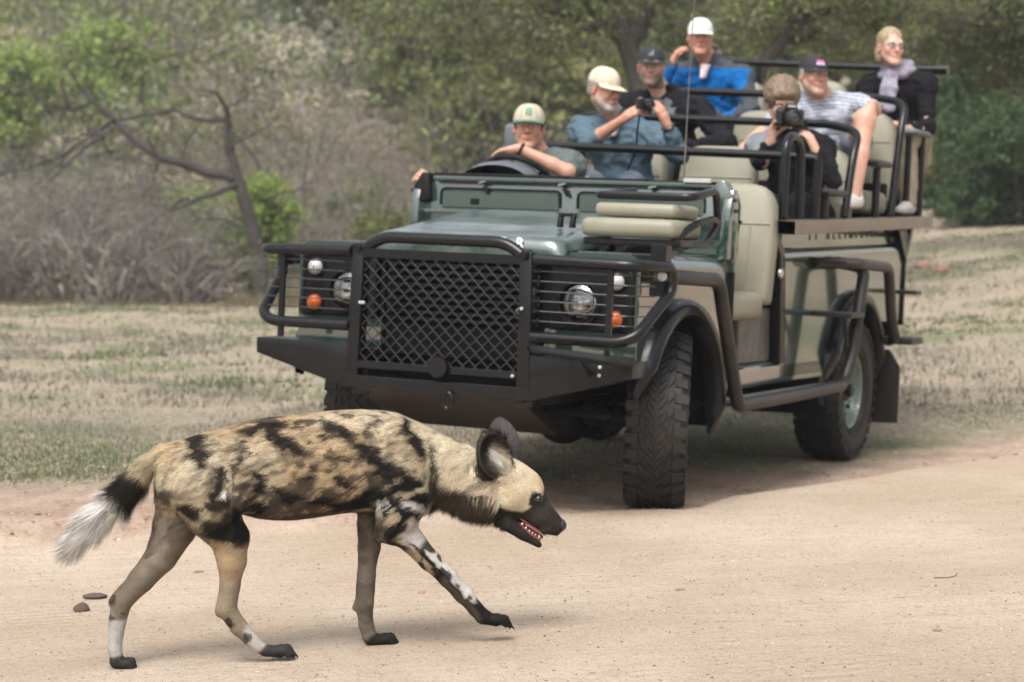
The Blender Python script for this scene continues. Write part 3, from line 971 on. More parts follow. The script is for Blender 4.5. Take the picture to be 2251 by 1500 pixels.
# grit and pebbles on the road: one object nobody could count
IV = np.array([(1, 0, 0), (-1, 0, 0), (0, 1, 0), (0, -1, 0), (0, 0, 1), (0, 0, -1)], float)
IF = np.array([(0, 2, 4), (2, 1, 4), (1, 3, 4), (3, 0, 4), (2, 0, 5), (1, 2, 5), (3, 1, 5), (0, 3, 5)])
def pebbles(n, ymin, ymax, r0, r1, seed, lo, hi):
    rng = np.random.default_rng(seed)
    Y = rng.uniform(ymin, ymax, n); X = rng.uniform(-.27, .27, n) * Y
    d = road_d(np.stack([X, Y], -1))
    k = (d > lo) & (d < hi); X = X[k]; Y = Y[k]; n = len(X)
    r = r0 + (r1 - r0) * rng.random(n) ** 5
    Z = ground(X, Y) + r * .15
    sc = rng.uniform(.6, 1.3, (n, 3)) * r[:, None]; sc[:, 2] *= .6
    V = IV[None] * sc[:, None] * rng.uniform(.8, 1.2, (n, len(IV), 1)) + np.stack([X, Y, Z], 1)[:, None]
    F = IF[None] + (np.arange(n) * len(IV))[:, None, None]
    pal = np.array([(.36, .24, .17), (.27, .19, .14), (.58, .48, .38), (.42, .28, .20), (.20, .15, .12)])
    c = pal[rng.integers(0, 5, n)] * rng.uniform(.7, 1.2, (n, 1))
    return V.reshape(-1, 3), F.reshape(-1, 3), np.repeat(c, len(IV), 0)
stone_m = mat('stone', attr='col', rough=.9, var=.15, scale=60)
V, F, C = cat([pebbles(15000, 4.6, 9.4, .0012, .0055, 3, -9, .3), pebbles(2500, 8.3, 13, .003, .016, 4, -.1, 2.5)])
o = arr_mesh('pebbles', V, F, stone_m, colors=C, smooth=False)
tag(o, 'scattered grit and tiny pebbles lying on the sandy road', 'pebbles', kind='stuff')

def rock(name, x, y, r, sq, c, label, cat_, seed):
    bm = bmesh.new(); bmesh.ops.create_icosphere(bm, subdivisions=3, radius=1)
    V = np.array([v.co[:] for v in bm.verts]); F = np.array([[v.index for v in f.verts] for f in bm.faces]); bm.free()
    n = vnoise(V + seed * 5.1, 1.3, 3)[:, None]
    V = V * (.7 + .6 * n) * np.array([r * sq, r, r * .7 if sq < 1.3 else r * .42])
    V = np.round(V / (r * .22)) * (r * .22) * .35 + V * .65
    o = arr_mesh(name, V + np.array([0, 0, r * .35]), F, stone_m, colors=np.ones((len(V), 1)) * np.array(c), smooth=False)
    o.location = (x, y, gz(x, y) - .002)
    tag(o, label, cat_)
def gp(px, py):
    # ground point seen at this bearing (road height close to 0)
    Y = 1.217 * 4532 / (py - 505.4)
    return wx(px, Y), Y
rock('stone', wx(171, 6.9), 6.90, .027, 1.0, (.085, .055, .042), 'brown angular stone on the road below the tail, the taller of two', 'stone', 1)
rock('stone', wx(202, 7.12), 7.12, .028, 1.45, (.085, .06, .05), 'flat dark stone lying just behind the taller stone under the tail', 'stone', 2)
rock('stone', wx(925, 6.95), 6.95, .011, 1.2, (.32, .19, .14), 'small reddish pebble on the road between the front legs of the wild dog', 'stone', 3)
rock('stone', wx(432, 7.6), 7.6, .012, 1.5, (.2, .16, .14), 'small grey pebble on the road seen between the hind legs of the wild dog', 'stone', 4)
rock('stone', wx(1490, 6.9), 6.75, .012, 1.3, (.22, .18, .14), 'small dark pebble alone on the road right of the snout', 'stone', 5)
rock('stone', wx(2064, 5.9), 5.87, .011, 1.3, (.2, .15, .11), 'small dark pebble on the road in the lower right of the picture', 'stone', 6)
rock('clod', wx(2070, 27), 27.0, .09, 1.2, (.30, .17, .11), 'reddish clod of earth on the grass just right of the rear of the vehicle', 'clod', 7)
rock('clod', wx(2028, 28), 28.0, .09, 1.2, (.30, .18, .12), 'reddish heap of earth half hidden by the rear corner of the vehicle', 'clod', 8)
# a fallen stick on the verge
m_ = MB()
sx = [(wx(px, Y), Y) for px, Y in ((1780, 10.05), (1830, 10.07), (1880, 10.15), (1925, 10.22))]
m_.tube([(x, y, gz(x, y) + .012 + .004 * k) for k, (x, y) in enumerate(sx)], [.007, .006, .005, .003], seg=6)
o = m_.build('stick', bark_m); tag(o, 'thin dark stick lying on the sandy verge in front of the rear wheel', 'stick')
for (pts, lab) in [(((2060, 6.75), (2090, 6.74), (2110, 6.78)), 'thin bent twig on the road in the right half of the picture')]:
    m_ = MB(); m_.tube([(wx(p, Y), Y, gz(wx(p, Y), Y) + 0.003) for p, Y in pts], .0014, seg=5)
    o = m_.build('twig', bark_m); tag(o, lab, 'twig')

# ------------------------------------------------------------ air
hz = MB().box(-90, 90, -8, 135, -3.0, 26)
HM = bpy.data.materials.new('air'); HM.use_nodes = True
for n in list(HM.node_tree.nodes):
    if n.type != 'OUTPUT_MATERIAL': HM.node_tree.nodes.remove(n)
pv = HM.node_tree.nodes.new('ShaderNodeVolumePrincipled')
pv.inputs['Color'].default_value = (.86, .90, .95, 1); pv.inputs['Density'].default_value = .0009
HM.node_tree.links.new(pv.outputs[0], [n for n in HM.node_tree.nodes if n.type == 'OUTPUT_MATERIAL'][0].inputs['Volume'])
ho = hz.build('haze', HM); tag(ho, kind='stuff')
# ------------------------------------------------------------ materials of the vehicle
GREENP = mat('green_paint', (.014, .040, .030), rough=.16, coat=1.0, ior=1.75, coat_ior=1.9, var=.05, scale=3, dirt_or_sheen=((.30, .24, .18), .10))
BONNET_SHEEN = mat('bonnet_sheen_paint', (.020, .050, .040), rough=.30, coat=1.0, ior=1.75, coat_ior=1.9, var=.05, scale=3, dirt_or_sheen=((.42, .45, .43), .45))  # lighter green and pale film put the sky's sheen into the colour
BONNET_SHEEN.node_tree.nodes['Principled BSDF'].inputs['Coat Roughness'].default_value = .26
BLACKM = mat('black_metal', (.0055, .006, .007), rough=.27, spec=.32, coat=.06, var=.15, scale=40, dirt_or_sheen=((.10, .085, .07), .03))
BLACKF = mat('black_flat', (.006, .006, .007), rough=.55, spec=.2, var=.2, scale=30, dirt_or_sheen=((.12, .09, .07), .06))
BROWNM = mat('dusty_metal', (.014, .012, .011), spec=.4, rough=.42, var=.25, scale=12, dirt_or_sheen=((.15, .11, .08), .22))
GREYM = mat('scuffed_metal', (.14, .13, .12), rough=.5, metal=.3, var=.3, scale=14, dirt_or_sheen=((.05, .04, .035), .5), bump=.3, bscale=50)
TREADP = mat('treadplate', (.16, .17, .175), rough=.38, metal=.7, var=.35, scale=55, bump=.8, bscale=70)
RUBBER = mat('rubber', (.014, .0138, .0135), rough=.6, spec=.35, var=.25, scale=25, dirt_or_sheen=((.20, .15, .11), .22), bump=.15, bscale=90)
VINYL = mat('khaki_vinyl', (.235, .225, .165), rough=.5, var=.07, scale=9, bump=.25, bscale=160)
GREYPL = mat('grey_plastic', (.10, .11, .125), rough=.55, var=.1, scale=12)
CHROME = mat('lamp_chrome', (.93, .94, .95), rough=.14, metal=1.0, var=.05, scale=40)
GLASS = mat('lamp_glass', (.97, .98, .98), rough=.02, trans=1.0, ior=1.18, var=.0)
_gt = GLASS.node_tree; _gp = _gt.nodes['Principled BSDF']
# thin clear lens: straight-through with a fresnel gloss
_t = _gt.nodes.new('ShaderNodeBsdfTransparent'); _g = _gt.nodes.new('ShaderNodeBsdfGlossy'); _g.inputs['Roughness'].default_value = .04
_f = _gt.nodes.new('ShaderNodeFresnel'); _f.inputs[0].default_value = 2.9; _x = _gt.nodes.new('ShaderNodeMixShader')
_gt.links.new(_f.outputs[0], _x.inputs[0]); _gt.links.new(_t.outputs[0], _x.inputs[1]); _gt.links.new(_g.outputs[0], _x.inputs[2])
_gt.links.new(_x.outputs[0], [n for n in _gt.nodes if n.type == 'OUTPUT_MATERIAL'][0].inputs[0])
AMBER = mat('amber_plastic', (.55, .10, .010), rough=.15, coat=.6, var=.18, scale=45)
WHITEP = mat('white_plastic', (.42, .42, .41), rough=.3, coat=.5, var=.08, scale=40)
STEEL = mat('bright_steel', (.6, .6, .58), rough=.3, metal=.8, var=.15, scale=60)
TANP = mat('tray_edge', (.19, .15, .125), rough=.34, metal=.25, var=.15, scale=6)
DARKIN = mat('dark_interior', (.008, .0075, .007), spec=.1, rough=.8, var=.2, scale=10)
LETTERW = mat('white_lettering', (.72, .74, .74), rough=.35, var=.04)
LETTERD = mat('dark_lettering', (.02, .025, .02), rough=.5, var=.05)

car = empty('safari_vehicle', M=CARM)
tag(car, 'dark green open safari vehicle with black bull bar and tiered seats, parked on the verge', 'vehicle')

def arcpts(cy, cz, r, a0, a1, n):
    return [(cy + r * math.cos(R_(a0 + (a1 - a0) * k / n)), cz + r * math.sin(R_(a0 + (a1 - a0) * k / n))) for k in range(n + 1)]
Z3 = Matrix.Identity(4)

# ---- bonnet: raised centre, rounded shoulders and nose
prof = [(-.515, 1.085), (-.52, 1.13), (-.513, 1.165), (-.49, 1.186), (-.45, 1.193), (-.36, 1.203), (-.27, 1.213), (-.245, 1.216), (-.21, 1.221), (-.1, 1.234), (.1, 1.257), (.3, 1.280), (.53, 1.306)]
rows = []
for (y, z) in prof:
    hw = np.interp(y, [-.52, -.3, .53], [.485, .50, .60])
    row = []
    for q in np.linspace(-1, 1, 33):
        aq = abs(q); drop = 0
        sh = .80
        if aq > sh:
            t = (aq - sh) / (1 - sh); drop = (1 - math.sqrt(max(0, 1 - t ** 2.2))) * .10
        zz = z - drop * min(1, (z - 1.08) / .08)
        # crown of the raised centre panel
        cz_ = .010 * (1 - min(1, max(0, (aq - .62) / .10))) * (1 if y > -.24 else 0)
        row.append((q * hw, y, zz + cz_))
    rows.append(row)
mb = MB().grid(rows); mb.build('bonnet', BONNET_SHEEN, car, sharp=50)
bonnet_o = bpy.data.objects[-1] if False else None
# side shut lines of the bonnet and scuttle
for s in (-1, 1):
    MB().tube([(s * .49, -.49, 1.128), (s * .60, .53, 1.19)], .006, seg=6).build('shut_line', BLACKF, car)
# lettering on the nose of the bonnet
def text(name, s, size, M, m, parent, ext=.002, space=1.0):
    cu = bpy.data.curves.new(name, 'FONT'); cu.body = s; cu.size = size; cu.extrude = ext; cu.align_x = 'CENTER'; cu.align_y = 'CENTER'
    cu.space_character = space; cu.resolution_u = 3; cu.offset = size * .02
    to = bpy.data.objects.new(name, cu); col.objects.link(to)
    dg = bpy.context.evaluated_depsgraph_get()
    me = bpy.data.meshes.new_from_object(to.evaluated_get(dg))
    bpy.data.objects.remove(to)
    me.transform(M)
    me.materials.clear(); me.materials.append(m)
    o = bpy.data.objects.new(name, me); col.objects.link(o); o.parent = parent
    return o
word = 'DEFENDER'
for i, ch in enumerate(word):
    x = -.315 + i * .0845
    text('letter', ch, .062, Matrix.Translation((x, -.524, 1.158)) @ Matrix.Rotation(R_(90 - 14), 4, 'X'), LETTERW, car, .003)

# ---- front wings and outer skins
for s in (-1, 1):
    def X(a): return s * a
    sh = [(.50, 1.10), (.50, 1.130), (.775, 1.130), (.805, 1.122), (.824, 1.103), (.83, 1.08)]
    poly = [(X(a), b) for a, b in sh] + [(X(.80), 1.08), (X(.795), 1.10)]
    mb = MB().prism(poly if s > 0 else poly[::-1], 'y', -.50, .62)
    # skin with the wheel arch cut out
    sk = [(-.50, .66), (-.50, 1.08), (.62, 1.08), (.62, .52), (.505, .52)] + arcpts(0, .43, .50, 10, 153, 18)
    mb.prism(sk, 'x', X(.80), X(.83))
    mb.build('wing', GREENP, car, sharp=40)
    MB().prism([(X(.52), 1.131), (X(.77), 1.131), (X(.77), 1.136), (X(.52), 1.136)], 'y', -.45, .58).build('wing_top_plate', TREADP, car)
    # arch flare
    rows = []
    a0, a1 = -14, 168
    for k in range(33):
        a = R_(a0 + (a1 - a0) * k / 32)
        fl = min(1, k / 3, (32 - k) / 3) * .9 + .1
        rows.append([(X(.83 + dx * fl), r * math.cos(a), .42 + r * math.sin(a)) for dx, r in ((0, .525), (.03, .522), (.055, .508), (.066, .49), (.066, .462), (.055, .452), (-.03, .452))])
    MB().grid(rows).build('arch_flare', BLACKM, car, sharp=60)
    # dark inner wheel well
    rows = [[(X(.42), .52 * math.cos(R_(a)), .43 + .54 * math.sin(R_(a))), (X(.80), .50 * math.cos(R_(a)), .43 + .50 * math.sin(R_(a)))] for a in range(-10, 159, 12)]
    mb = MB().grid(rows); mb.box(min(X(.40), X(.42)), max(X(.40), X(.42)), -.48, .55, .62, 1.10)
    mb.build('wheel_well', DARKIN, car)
# ---- nose: lamp panels, grille surround
for s in (-1, 1):
    X = lambda a: s * a
    MB().box(min(X(.43), X(.812)), max(X(.43), X(.812)), -.512, -.49, .80, 1.085, b=.004).build('lamp_panel', BLACKF, car)
    MB().box(min(X(.40), X(.83)), max(X(.40), X(.83)), -.505, -.49, .66, .797, b=.003).build('valance', GREENP, car)
    MB().tube([(X(.45), -.512, 1.072), (X(.77), -.512, 1.072), (X(.80), -.512, 1.045), (X(.80), -.512, .83)], .007, seg=6, fil=.03).build('panel_trim', BLACKM, car)
    MB().box(min(X(.812), X(.832)), max(X(.812), X(.832)), -.507, -.49, .80, 1.10, b=.004).build('wing_edge', GREENP, car)
    # headlamp
    hl = empty('headlight'); hl.parent = car; hl.location = (X(.565), -.512, .915)
    F90 = Matrix.Rotation(R_(-90), 4, 'Z')    # lathe axis: local +X -> -Y
    MB().lathe([(-.03, .02), (-.028, .05), (-.015, .075), (0, .086)], 28, F90).build('reflector', CHROME, hl)
    MB().lathe([(-.005, .100), (.014, .102), (.022, .097), (.020, .088), (0, .086)], 28, F90, caps=False).build('bezel', BLACKF, hl)
    MB().lathe([(.004, .0875), (.014, .080), (.024, .055), (.029, .028), (.030, .003)], 28, F90).build('lens', GLASS, hl)
    MB().lathe([(-.02, .016), (.004, .017), (.010, .010), (.012, .001)], 14, F90).build('bulb', CHROME, hl)
    for nm, z, mm_ in (('side_light', 1.012, WHITEP), ('indicator', .852, AMBER)):
        l = empty(nm); l.parent = car; l.location = (X(.735), -.512, z)
        MB().lathe([(0, .042), (.012, .042), (.016, .036)], 20, F90, caps=False).build('ring', BLACKF, l)
        MB().lathe([(.010, .036), (.024, .034), (.036, .024), (.041, .010), (.042, .001)], 20, F90).build('lens', mm_ if nm == 'indicator' else WHITEP, l)
        MB().lathe([(.038, .011), (.045, .010), (.046, .002)], 14, F90).build('centre', mm_ if nm == 'indicator' else CHROME, l)
    for k in range(3):
        MB().box(min(X(.700), X(.77)), max(X(.700), X(.77)), -.519, -.512, .915 + k * .015, .921 + k * .015).build('vent_slot', BLACKM, car)
# wing tank of dark air behind the grille, radiator and slats
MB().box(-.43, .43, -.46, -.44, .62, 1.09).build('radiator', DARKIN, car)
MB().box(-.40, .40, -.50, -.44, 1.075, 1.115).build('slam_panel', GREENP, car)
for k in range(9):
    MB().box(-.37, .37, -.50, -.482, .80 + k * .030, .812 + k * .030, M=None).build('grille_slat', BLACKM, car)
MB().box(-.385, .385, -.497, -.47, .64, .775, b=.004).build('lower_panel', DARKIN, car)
bd = empty('badge'); bd.parent = car; bd.location = (.30, -.506, .865)
MB().lathe([(0, .5), (.1, .5), (.13, .46)], 28, Matrix.Diagonal((.062, 1, .034, 1)) @ Matrix.Rotation(R_(-90), 4, 'Z')).build('badge_plate', mat('badge_green', (.02, .09, .05), rough=.3), bd)
bd.scale = (1, .05, 1)
MB().lathe([(0, .5), (.02, .5)], 28, Matrix.Diagonal((.072, 1, .042, 1)) @ Matrix.Rotation(R_(-90), 4, 'Z')).build('badge_rim', mat('badge_gold', (.6, .5, .3), rough=.3, metal=.5), bd)

# ---- bull bar
MESHW = mat('guard_wire', (.05, .05, .052), rough=.4, metal=.3, var=.1)
bb = car
YB = -.72
for s in (-1, 1):
    X = lambda a: s * a
    MB().prism([(X(.385), .50), (X(.445), .50), (X(.430), 1.125), (X(.375), 1.125)], 'y', YB - .012, YB + .055, bev=.004).build('bull_bar_upright', BLACKM, bb)
    MB().tube([(X(.44), YB, 1.095), (X(.90), YB, 1.085), (X(.955), -.46, 1.085), (X(.955), -.44, .985), (X(.905), -.69, .80), (X(.84), YB, .768), (X(.44), YB, .768)], .0245, seg=12, fil=.085).build('side_bar', BLACKM, bb)
    MB().box(min(X(.775), X(.80)), max(X(.775), X(.80)), YB - .008, YB + .008, .70, 1.08).build('side_bar_upright', BLACKM, bb)
    MB().tube([(X(.955), -.46, 1.085), (X(.82), -.44, 1.085)], .02, seg=8).build('bar_stay', BLACKM, bb)
    for k in range(6):
        z = .835 + k * .042
        MB().tube([(X(.43), YB + .01, z), (X(.86), YB + .01, z), (X(.935), YB + .13, z)], .0032, seg=5, fil=.02).build('guard_wire', MESHW, bb)
        MB().tube([(X(.445), YB - .004, z), (X(.47), YB - .004, z)], .007, seg=6).build('wire_lug', BLACKM, bb)
    # outer half of the winch bumper
    MB().prism([(X(.44), .495), (X(.44), .690), (X(.905), .690), (X(.905), .622)], 'y', YB - .01, YB + .16, bev=.004).build('bumper_end', BLACKM, bb)
    MB().tube([(X(.40), YB - .03, 1.11), (X(.405), YB + .02, 1.12)], .018, seg=8).build('hoop_lug', BLACKM, bb)
MB().tube([(-.405, YB + .01, 1.09), (-.30, YB + .01, 1.160), (.30, YB + .01, 1.160), (.405, YB + .01, 1.09)], .0255, seg=12, fil=.07).build('hoop', BLACKM, bb)
MB().box(-.385, .385, YB - .012, YB + .012, 1.068, 1.108, b=.003).build('frame_top', BLACKM, bb)
MB().box(-.385, .385, YB - .012, YB + .012, .585, .618, b=.003).build('frame_bottom', BLACKM, bb)
MB().lathe([(0, .045), (.03, .045)], 20, Matrix.Translation((.02, YB - .01, .615)) @ Matrix.Rotation(R_(-90), 4, 'Z')).build('lock_boss', BLACKM, bb)
MB().box(-.44, .44, YB - .014, YB + .16, .500, .553, b=.004).build('bumper_centre', BLACKM, bb)
MB().prism([(YB + .0, .500), (YB + .16, .500), (-.30, .335), (-.34, .325)], 'x', -.40, .40, bev=.003).build('skid_plate', BROWNM, bb)
# expanded metal: rows of zigzag strands joined into one mesh
mb = MB()
nx, nz = 13, 16
x0, x1, z0, z1 = -.385, .385, .61, 1.075
dx = (x1 - x0) / nx; dz = (z1 - z0) / nz
for r in range(nz + 1):
    for c in range(nx * 2):
        xa = x0 + c * dx / 2; xb = xa + dx / 2
        up = (c + r) % 2
        za = z0 + r * dz + (dz * .5 if up else -dz * .5) * .92; zb = z0 + r * dz + (-dz * .5 if up else dz * .5) * .92
        za = min(max(za, z0 - .01), z1 + .01); zb = min(max(zb, z0 - .01), z1 + .01)
        t = .0023
        vs = [(xa, YB + .004, za - t), (xb, YB + .004, zb - t), (xb, YB + .004, zb + t), (xa, YB + .004, za + t), (xa, YB + .012, za - t), (xb, YB + .012, zb - t), (xb, YB + .012, zb + t), (xa, YB + .012, za + t)]
        mb.add(vs, [(0, 1, 2, 3), (7, 6, 5, 4), (3, 2, 6, 7), (1, 0, 4, 5)])
MESHM = mat('mesh_metal', (.035, .034, .04), rough=.42, metal=.2, var=.15, scale=30)
o = mb.build('mesh_grille', MESHM, bb, smooth=False); tag(o, kind='stuff')
for p in ((.40, YB - .02, .885), (-.375, YB - .02, .872), (-.36, YB - .02, .872), (.72, YB - .018, .628), (.765, YB - .018, .628), (.80, YB - .10, .668), (.37, YB - .02, .60)):
    MB().lathe([(0, .0075), (.008, .007), (.010, .002)], 10, Matrix.Translation(p) @ Matrix.Rotation(R_(-90), 4, 'Z')).build('bolt', WHITEP, bb)
# step bar on the bumper and shackle
MB().tube([(.46, YB - .05, .728), (.50, YB - .09, .722), (.80, YB - .09, .700), (.90, YB - .02, .680)], .0185, seg=10, fil=.03).build('bumper_step', GREYM if False else BLACKM, bb)
MB().prism([(.62, .705), (.645, .705), (.74, .625), (.715, .615)], 'y', YB - .06, YB - .02, bev=.003).build('step_strut', BLACKM, bb)
MB().tube([(.075 + .022 * math.cos(a), YB - .03, .475 + .035 * math.sin(a)) for a in np.linspace(0, 6.283, 15)[:-1]], .0075, seg=8, closed=True).build('shackle', BLACKM, bb)

# ---- bulkhead and folded-down windscreen panel
cw = MB()
cw.prism([(-.86, 1.06), (.86, 1.06), (.86, 1.30), (.80, 1.40), (.735, 1.455), (-.735, 1.455), (-.80, 1.40), (-.86, 1.30)], 'y', .615, .645, bev=.006)
cw.build('bulkhead', GREENP, car, sharp=40)
for (a, b) in ((-.70, -.045), (.045, .70)):
    mbp = MB()
    mbp.tube([(a, .612, 1.335), (a, .612, 1.415), (b, .612, 1.415), (b, .612, 1.335)], .006, seg=6, fil=.03)
    mbp.build('panel_seal', BLACKF, car)
    MB().box(a + .01, b - .01, .603, .614, 1.318, 1.405, b=.005).build('vent_panel', GREENP, car)
MB().prism([(-.84, 1.29), (.84, 1.29), (.84, 1.31), (-.84, 1.31)], 'y', .59, .614, bev=.004).build('scuttle_strip', GREENP, car)
MB().box(-.735, .735, .58, .66, 1.452, 1.475, b=.006).build('screen_sill', GREENP, car)
for k, (a, b) in enumerate(((-.74, -.02), (.0, .40), (.42, .745))):
    MB().box(a, b, .60, .68, 1.474, 1.492 - .004 * k, b=.004).build('screen_rubber', BLACKF, car)
MB().box(-.80, .74, .66, .90, 1.38, 1.462, b=.02).build('dashboard', BLACKF, car)
MB().box(-.85, .85, .62, .66, .60, 1.30, b=.005).build('footwell_bulkhead', DARKIN, car)
for x in (-.505, .255):
    MB().box(x - .022, x + .022, .596, .604, 1.338, 1.368, b=.002).build('vent_catch', BLACKF, car)
for x in (-.45, -.02, .45):
    MB().prism([(x - .016, 1.43), (x + .01, 1.43), (x + .03, 1.39), (x + .012, 1.39)], 'y', .592, .604, bev=.002).build('hinge', BLACKF, car)
    MB().tube([(x - .03, .588, 1.445), (x + .01, .585, 1.455)], .005, seg=6).build('hinge_pin', STEEL, car)
for s in (-1, 1):
    X = lambda a: s * a
    MB().prism([(X(.745), 1.36), (X(.83), 1.33), (X(.845), 1.42), (X(.80), 1.49), (X(.76), 1.49)], 'y', .585, .66, bev=.008).build('screen_bracket', BLACKF if s < 0 else GREENP, car)
    MB().prism([(.55, 1.12), (.70, 1.12), (.72, 1.38), (.66, 1.45), (.60, 1.45), (.57, 1.36)], 'x', X(.80), X(.845), bev=.008).build('pillar_bracket', GREENP, car)
    for k in range(3):
        MB().tube([(X(.845), .60 + k * .04, 1.40 - k * .05), (X(.862), .60 + k * .04, 1.40 - k * .05)], .009, seg=8).build('bolt', BLACKM, car)
MB().box(.60, .735, .575, .60, 1.476, 1.497, b=.002).build('licence_card', WHITEP, car)
MB().tube([(.592, .60, 1.47), (.594, .605, 1.9), (.60, .612, 2.4), (.613, .62, 2.95)], [.0045, .0032, .0028, .0022], seg=6).build('antenna', GREYM, car)
# bonnet handle block by the tracker seat
for a in (.325, .385):
    MB().prism([(-.235, 1.235), (-.20, 1.235), (-.19, 1.30), (-.215, 1.30)], 'x', a - .01, a + .01, bev=.003).build('bonnet_catch', BLACKF, car)
MB().box(.325, .385, -.225, -.20, 1.285, 1.30, b=.004).build('bonnet_catch_bar', BLACKF, car)
# steering wheel, cowl
sw = empty('steering_wheel'); sw.parent = car
sw.location = (-.42, .93, 1.455); sw.rotation_euler = (R_(-42), 0, 0)
MB().tube([(.195 * math.cos(a), .195 * math.sin(a), 0) for a in np.linspace(0, 6.283, 41)[:-1]], .0155, seg=10, closed=True).build('rim', BLACKF, sw)
for a in (90, 210, 330):
    MB().tube([(0, 0, -.02), (.19 * math.cos(R_(a)), .19 * math.sin(R_(a)), 0)], .011, seg=8).build('spoke', BLACKF, sw)
MB().lathe([(-.03, .05), (.0, .055), (.015, .04)], 18, Matrix.Rotation(R_(-90), 4, 'Y')).build('boss', BLACKF, sw)
rows = []
for k in range(13):
    a = math.pi * k / 12
    rows.append([(-.445 - .19 * math.cos(a), y, 1.455 + h * math.sin(a)) for y, h in ((.68, .085), (.72, .105), (.80, .112), (.87, .10), (.90, .05), (.91, .0))])
MB().grid(rows).build('instrument_cowl', GREYPL, car, sharp=60)

# ---- tracker seat on the front wing
ts = empty('tracker_seat'); ts.parent = car
def cushion(nm, x0, x1, y0, y1, z0, z1, parent, m=VINYL, b=.028, M=None):
    mb = MB().box(x0, x1, y0, y1, z0, z1, b=b, M=M)
    return mb.build(nm, m, parent, sharp=80)
cushion('seat_cushion', .49, .925, -.38, -.02, 1.203, 1.285, ts)
cushion('seat_back', .52, .895, -.30, .02, 1.292, 1.352, ts, b=.022)
MB().tube([(.545, .10, 1.415), (.505, -.10, 1.392), (.505, -.24, 1.385), (.95, -.24, 1.385), (.965, .02, 1.425), (.96, .07, 1.30)], .0185, seg=10, fil=.05).build('back_hoop', BLACKM, ts)
MB().tube([(.90, -.31, 1.195), (.955, -.20, 1.275), (.975, -.02, 1.30), (.97, .04, 1.28), (.955, -.05, 1.20), (.93, -.25, 1.175)], .0155, seg=10, fil=.05).build('arm_loop', BLACKM, ts)
MB().box(.50, .95, -.36, .0, 1.168, 1.198, b=.006).build('seat_base', BLACKM, ts)
MB().box(.86, .93, -.47, -.40, .96, 1.18, b=.004).build('seat_post', BLACKM, ts)
for x in (.585, .665):
    MB().box(x - .018, x + .018, -.34, -.31, 1.13, 1.172).build('seat_leg', BLACKM, ts)
MB().box(.60, .80, -.15, .02, 1.137, 1.152, b=.004).build('mount_plate', GREYM, ts)
MB().box(.885, .965, -.49, -.41, 1.02, 1.075, b=.006).build('post_clamp', BROWNM, ts)
MB().lathe([(0, .02), (.014, .02), (.02, .008)], 12, Matrix.Translation((.93, -.50, 1.045)) @ Matrix.Rotation(R_(-70), 4, 'Z')).build('clamp_bolt', WHITEP, ts)
MB().lathe([(0, .016), (.016, .014), (.02, .004)], 12, Matrix.Translation((.83, -.36, 1.055))).build('side_marker', AMBER, car)

# ---- side bars, running board and steps
for s in (1, -1):
    X = lambda a: s * a
    MB().tube([(X(.93), -.42, 1.045), (X(.96), .12, 1.030), (X(.97), .40, .50), (X(.975), .43, .455), (X(.975), 1.3, .458), (X(.985), 2.10, .470), (X(1.0), 2.20, .62), (X(1.0), 2.36, 1.10), (X(.84), 2.34, 1.125)], .033, seg=12, fil=.06).build('rock_slider', BLACKM if s < 0 else BROWNM, car)
    MB().box(min(X(.845), X(.965)), max(X(.845), X(.965)), .47, 2.10, .452, .474, b=.004).build('running_board', GREYM, car)
    MB().tube([(X(.84), 1.95, 1.118), (X(1.0), 2.20, 1.122), (X(1.0), 2.86, 1.105), (X(1.0), 2.98, .80), (X(1.0), 3.10, .695), (X(.95), 3.2, .685)], .031, seg=12, fil=.07).build('arch_bar', BROWNM, car)
    MB().box(min(X(.835), X(1.05)), max(X(.835), X(1.05)), 1.98, 2.24, .835, .860, b=.005).build('side_step', BROWNM, car)
    MB().box(min(X(.835), X(1.02)), max(X(.835), X(1.02)), 1.93, 2.30, 1.118, 1.138, b=.005).build('upper_step', BROWNM, car)
    MB().tube([(X(1.0), 2.02, .84), (X(.985), 2.14, .68)], .011, seg=8).build('step_brace', BLACKM, car)
    MB().box(min(X(.90), X(1.08)), max(X(.90), X(1.08)), 3.16, 3.42, .66, .70, b=.006).build('rear_step', BROWNM, car)
    MB().box(min(X(.84), X(.98)), max(X(.84), X(.98)), 3.60, 3.72, .945, .968, b=.004).build('corner_step', BROWNM, car)

# ---- door opening, sill, post
for s in (1, -1):
    X = lambda a: s * a
    MB().box(min(X(.79), X(.83)), max(X(.79), X(.83)), .621, 2.33, .50, .60, b=.008).build('sill', GREENP, car)
    MB().box(min(X(.45), X(.79)), max(X(.45), X(.79)), .66, 1.52, .598, .604).build('floor_plate', GREYM, car)
    MB().box(min(X(.30), X(.775)), max(X(.30), X(.775)), .98, 1.55, .606, .88, b=.01).build('seat_box', GREYM, car)
    MB().prism([(1.23, 1.34), (1.30, 1.34), (1.34, 1.26), (1.455, 1.18), (1.475, 1.10), (1.55, .60), (1.46, .60), (1.41, 1.05), (1.38, 1.16), (1.27, 1.22)], 'x', X(.775), X(.836), bev=.006).build('door_post', BLACKM, car)
    MB().lathe([(0, .026), (.012, .024), (.018, .01)], 12, Matrix.Translation((X(.815), 1.385, 1.06)) @ (Matrix.Identity(4) if s > 0 else Matrix.Rotation(math.pi, 4, 'Z')) @ Matrix.Translation((.02, 0, 0))).build('catch', STEEL, car)
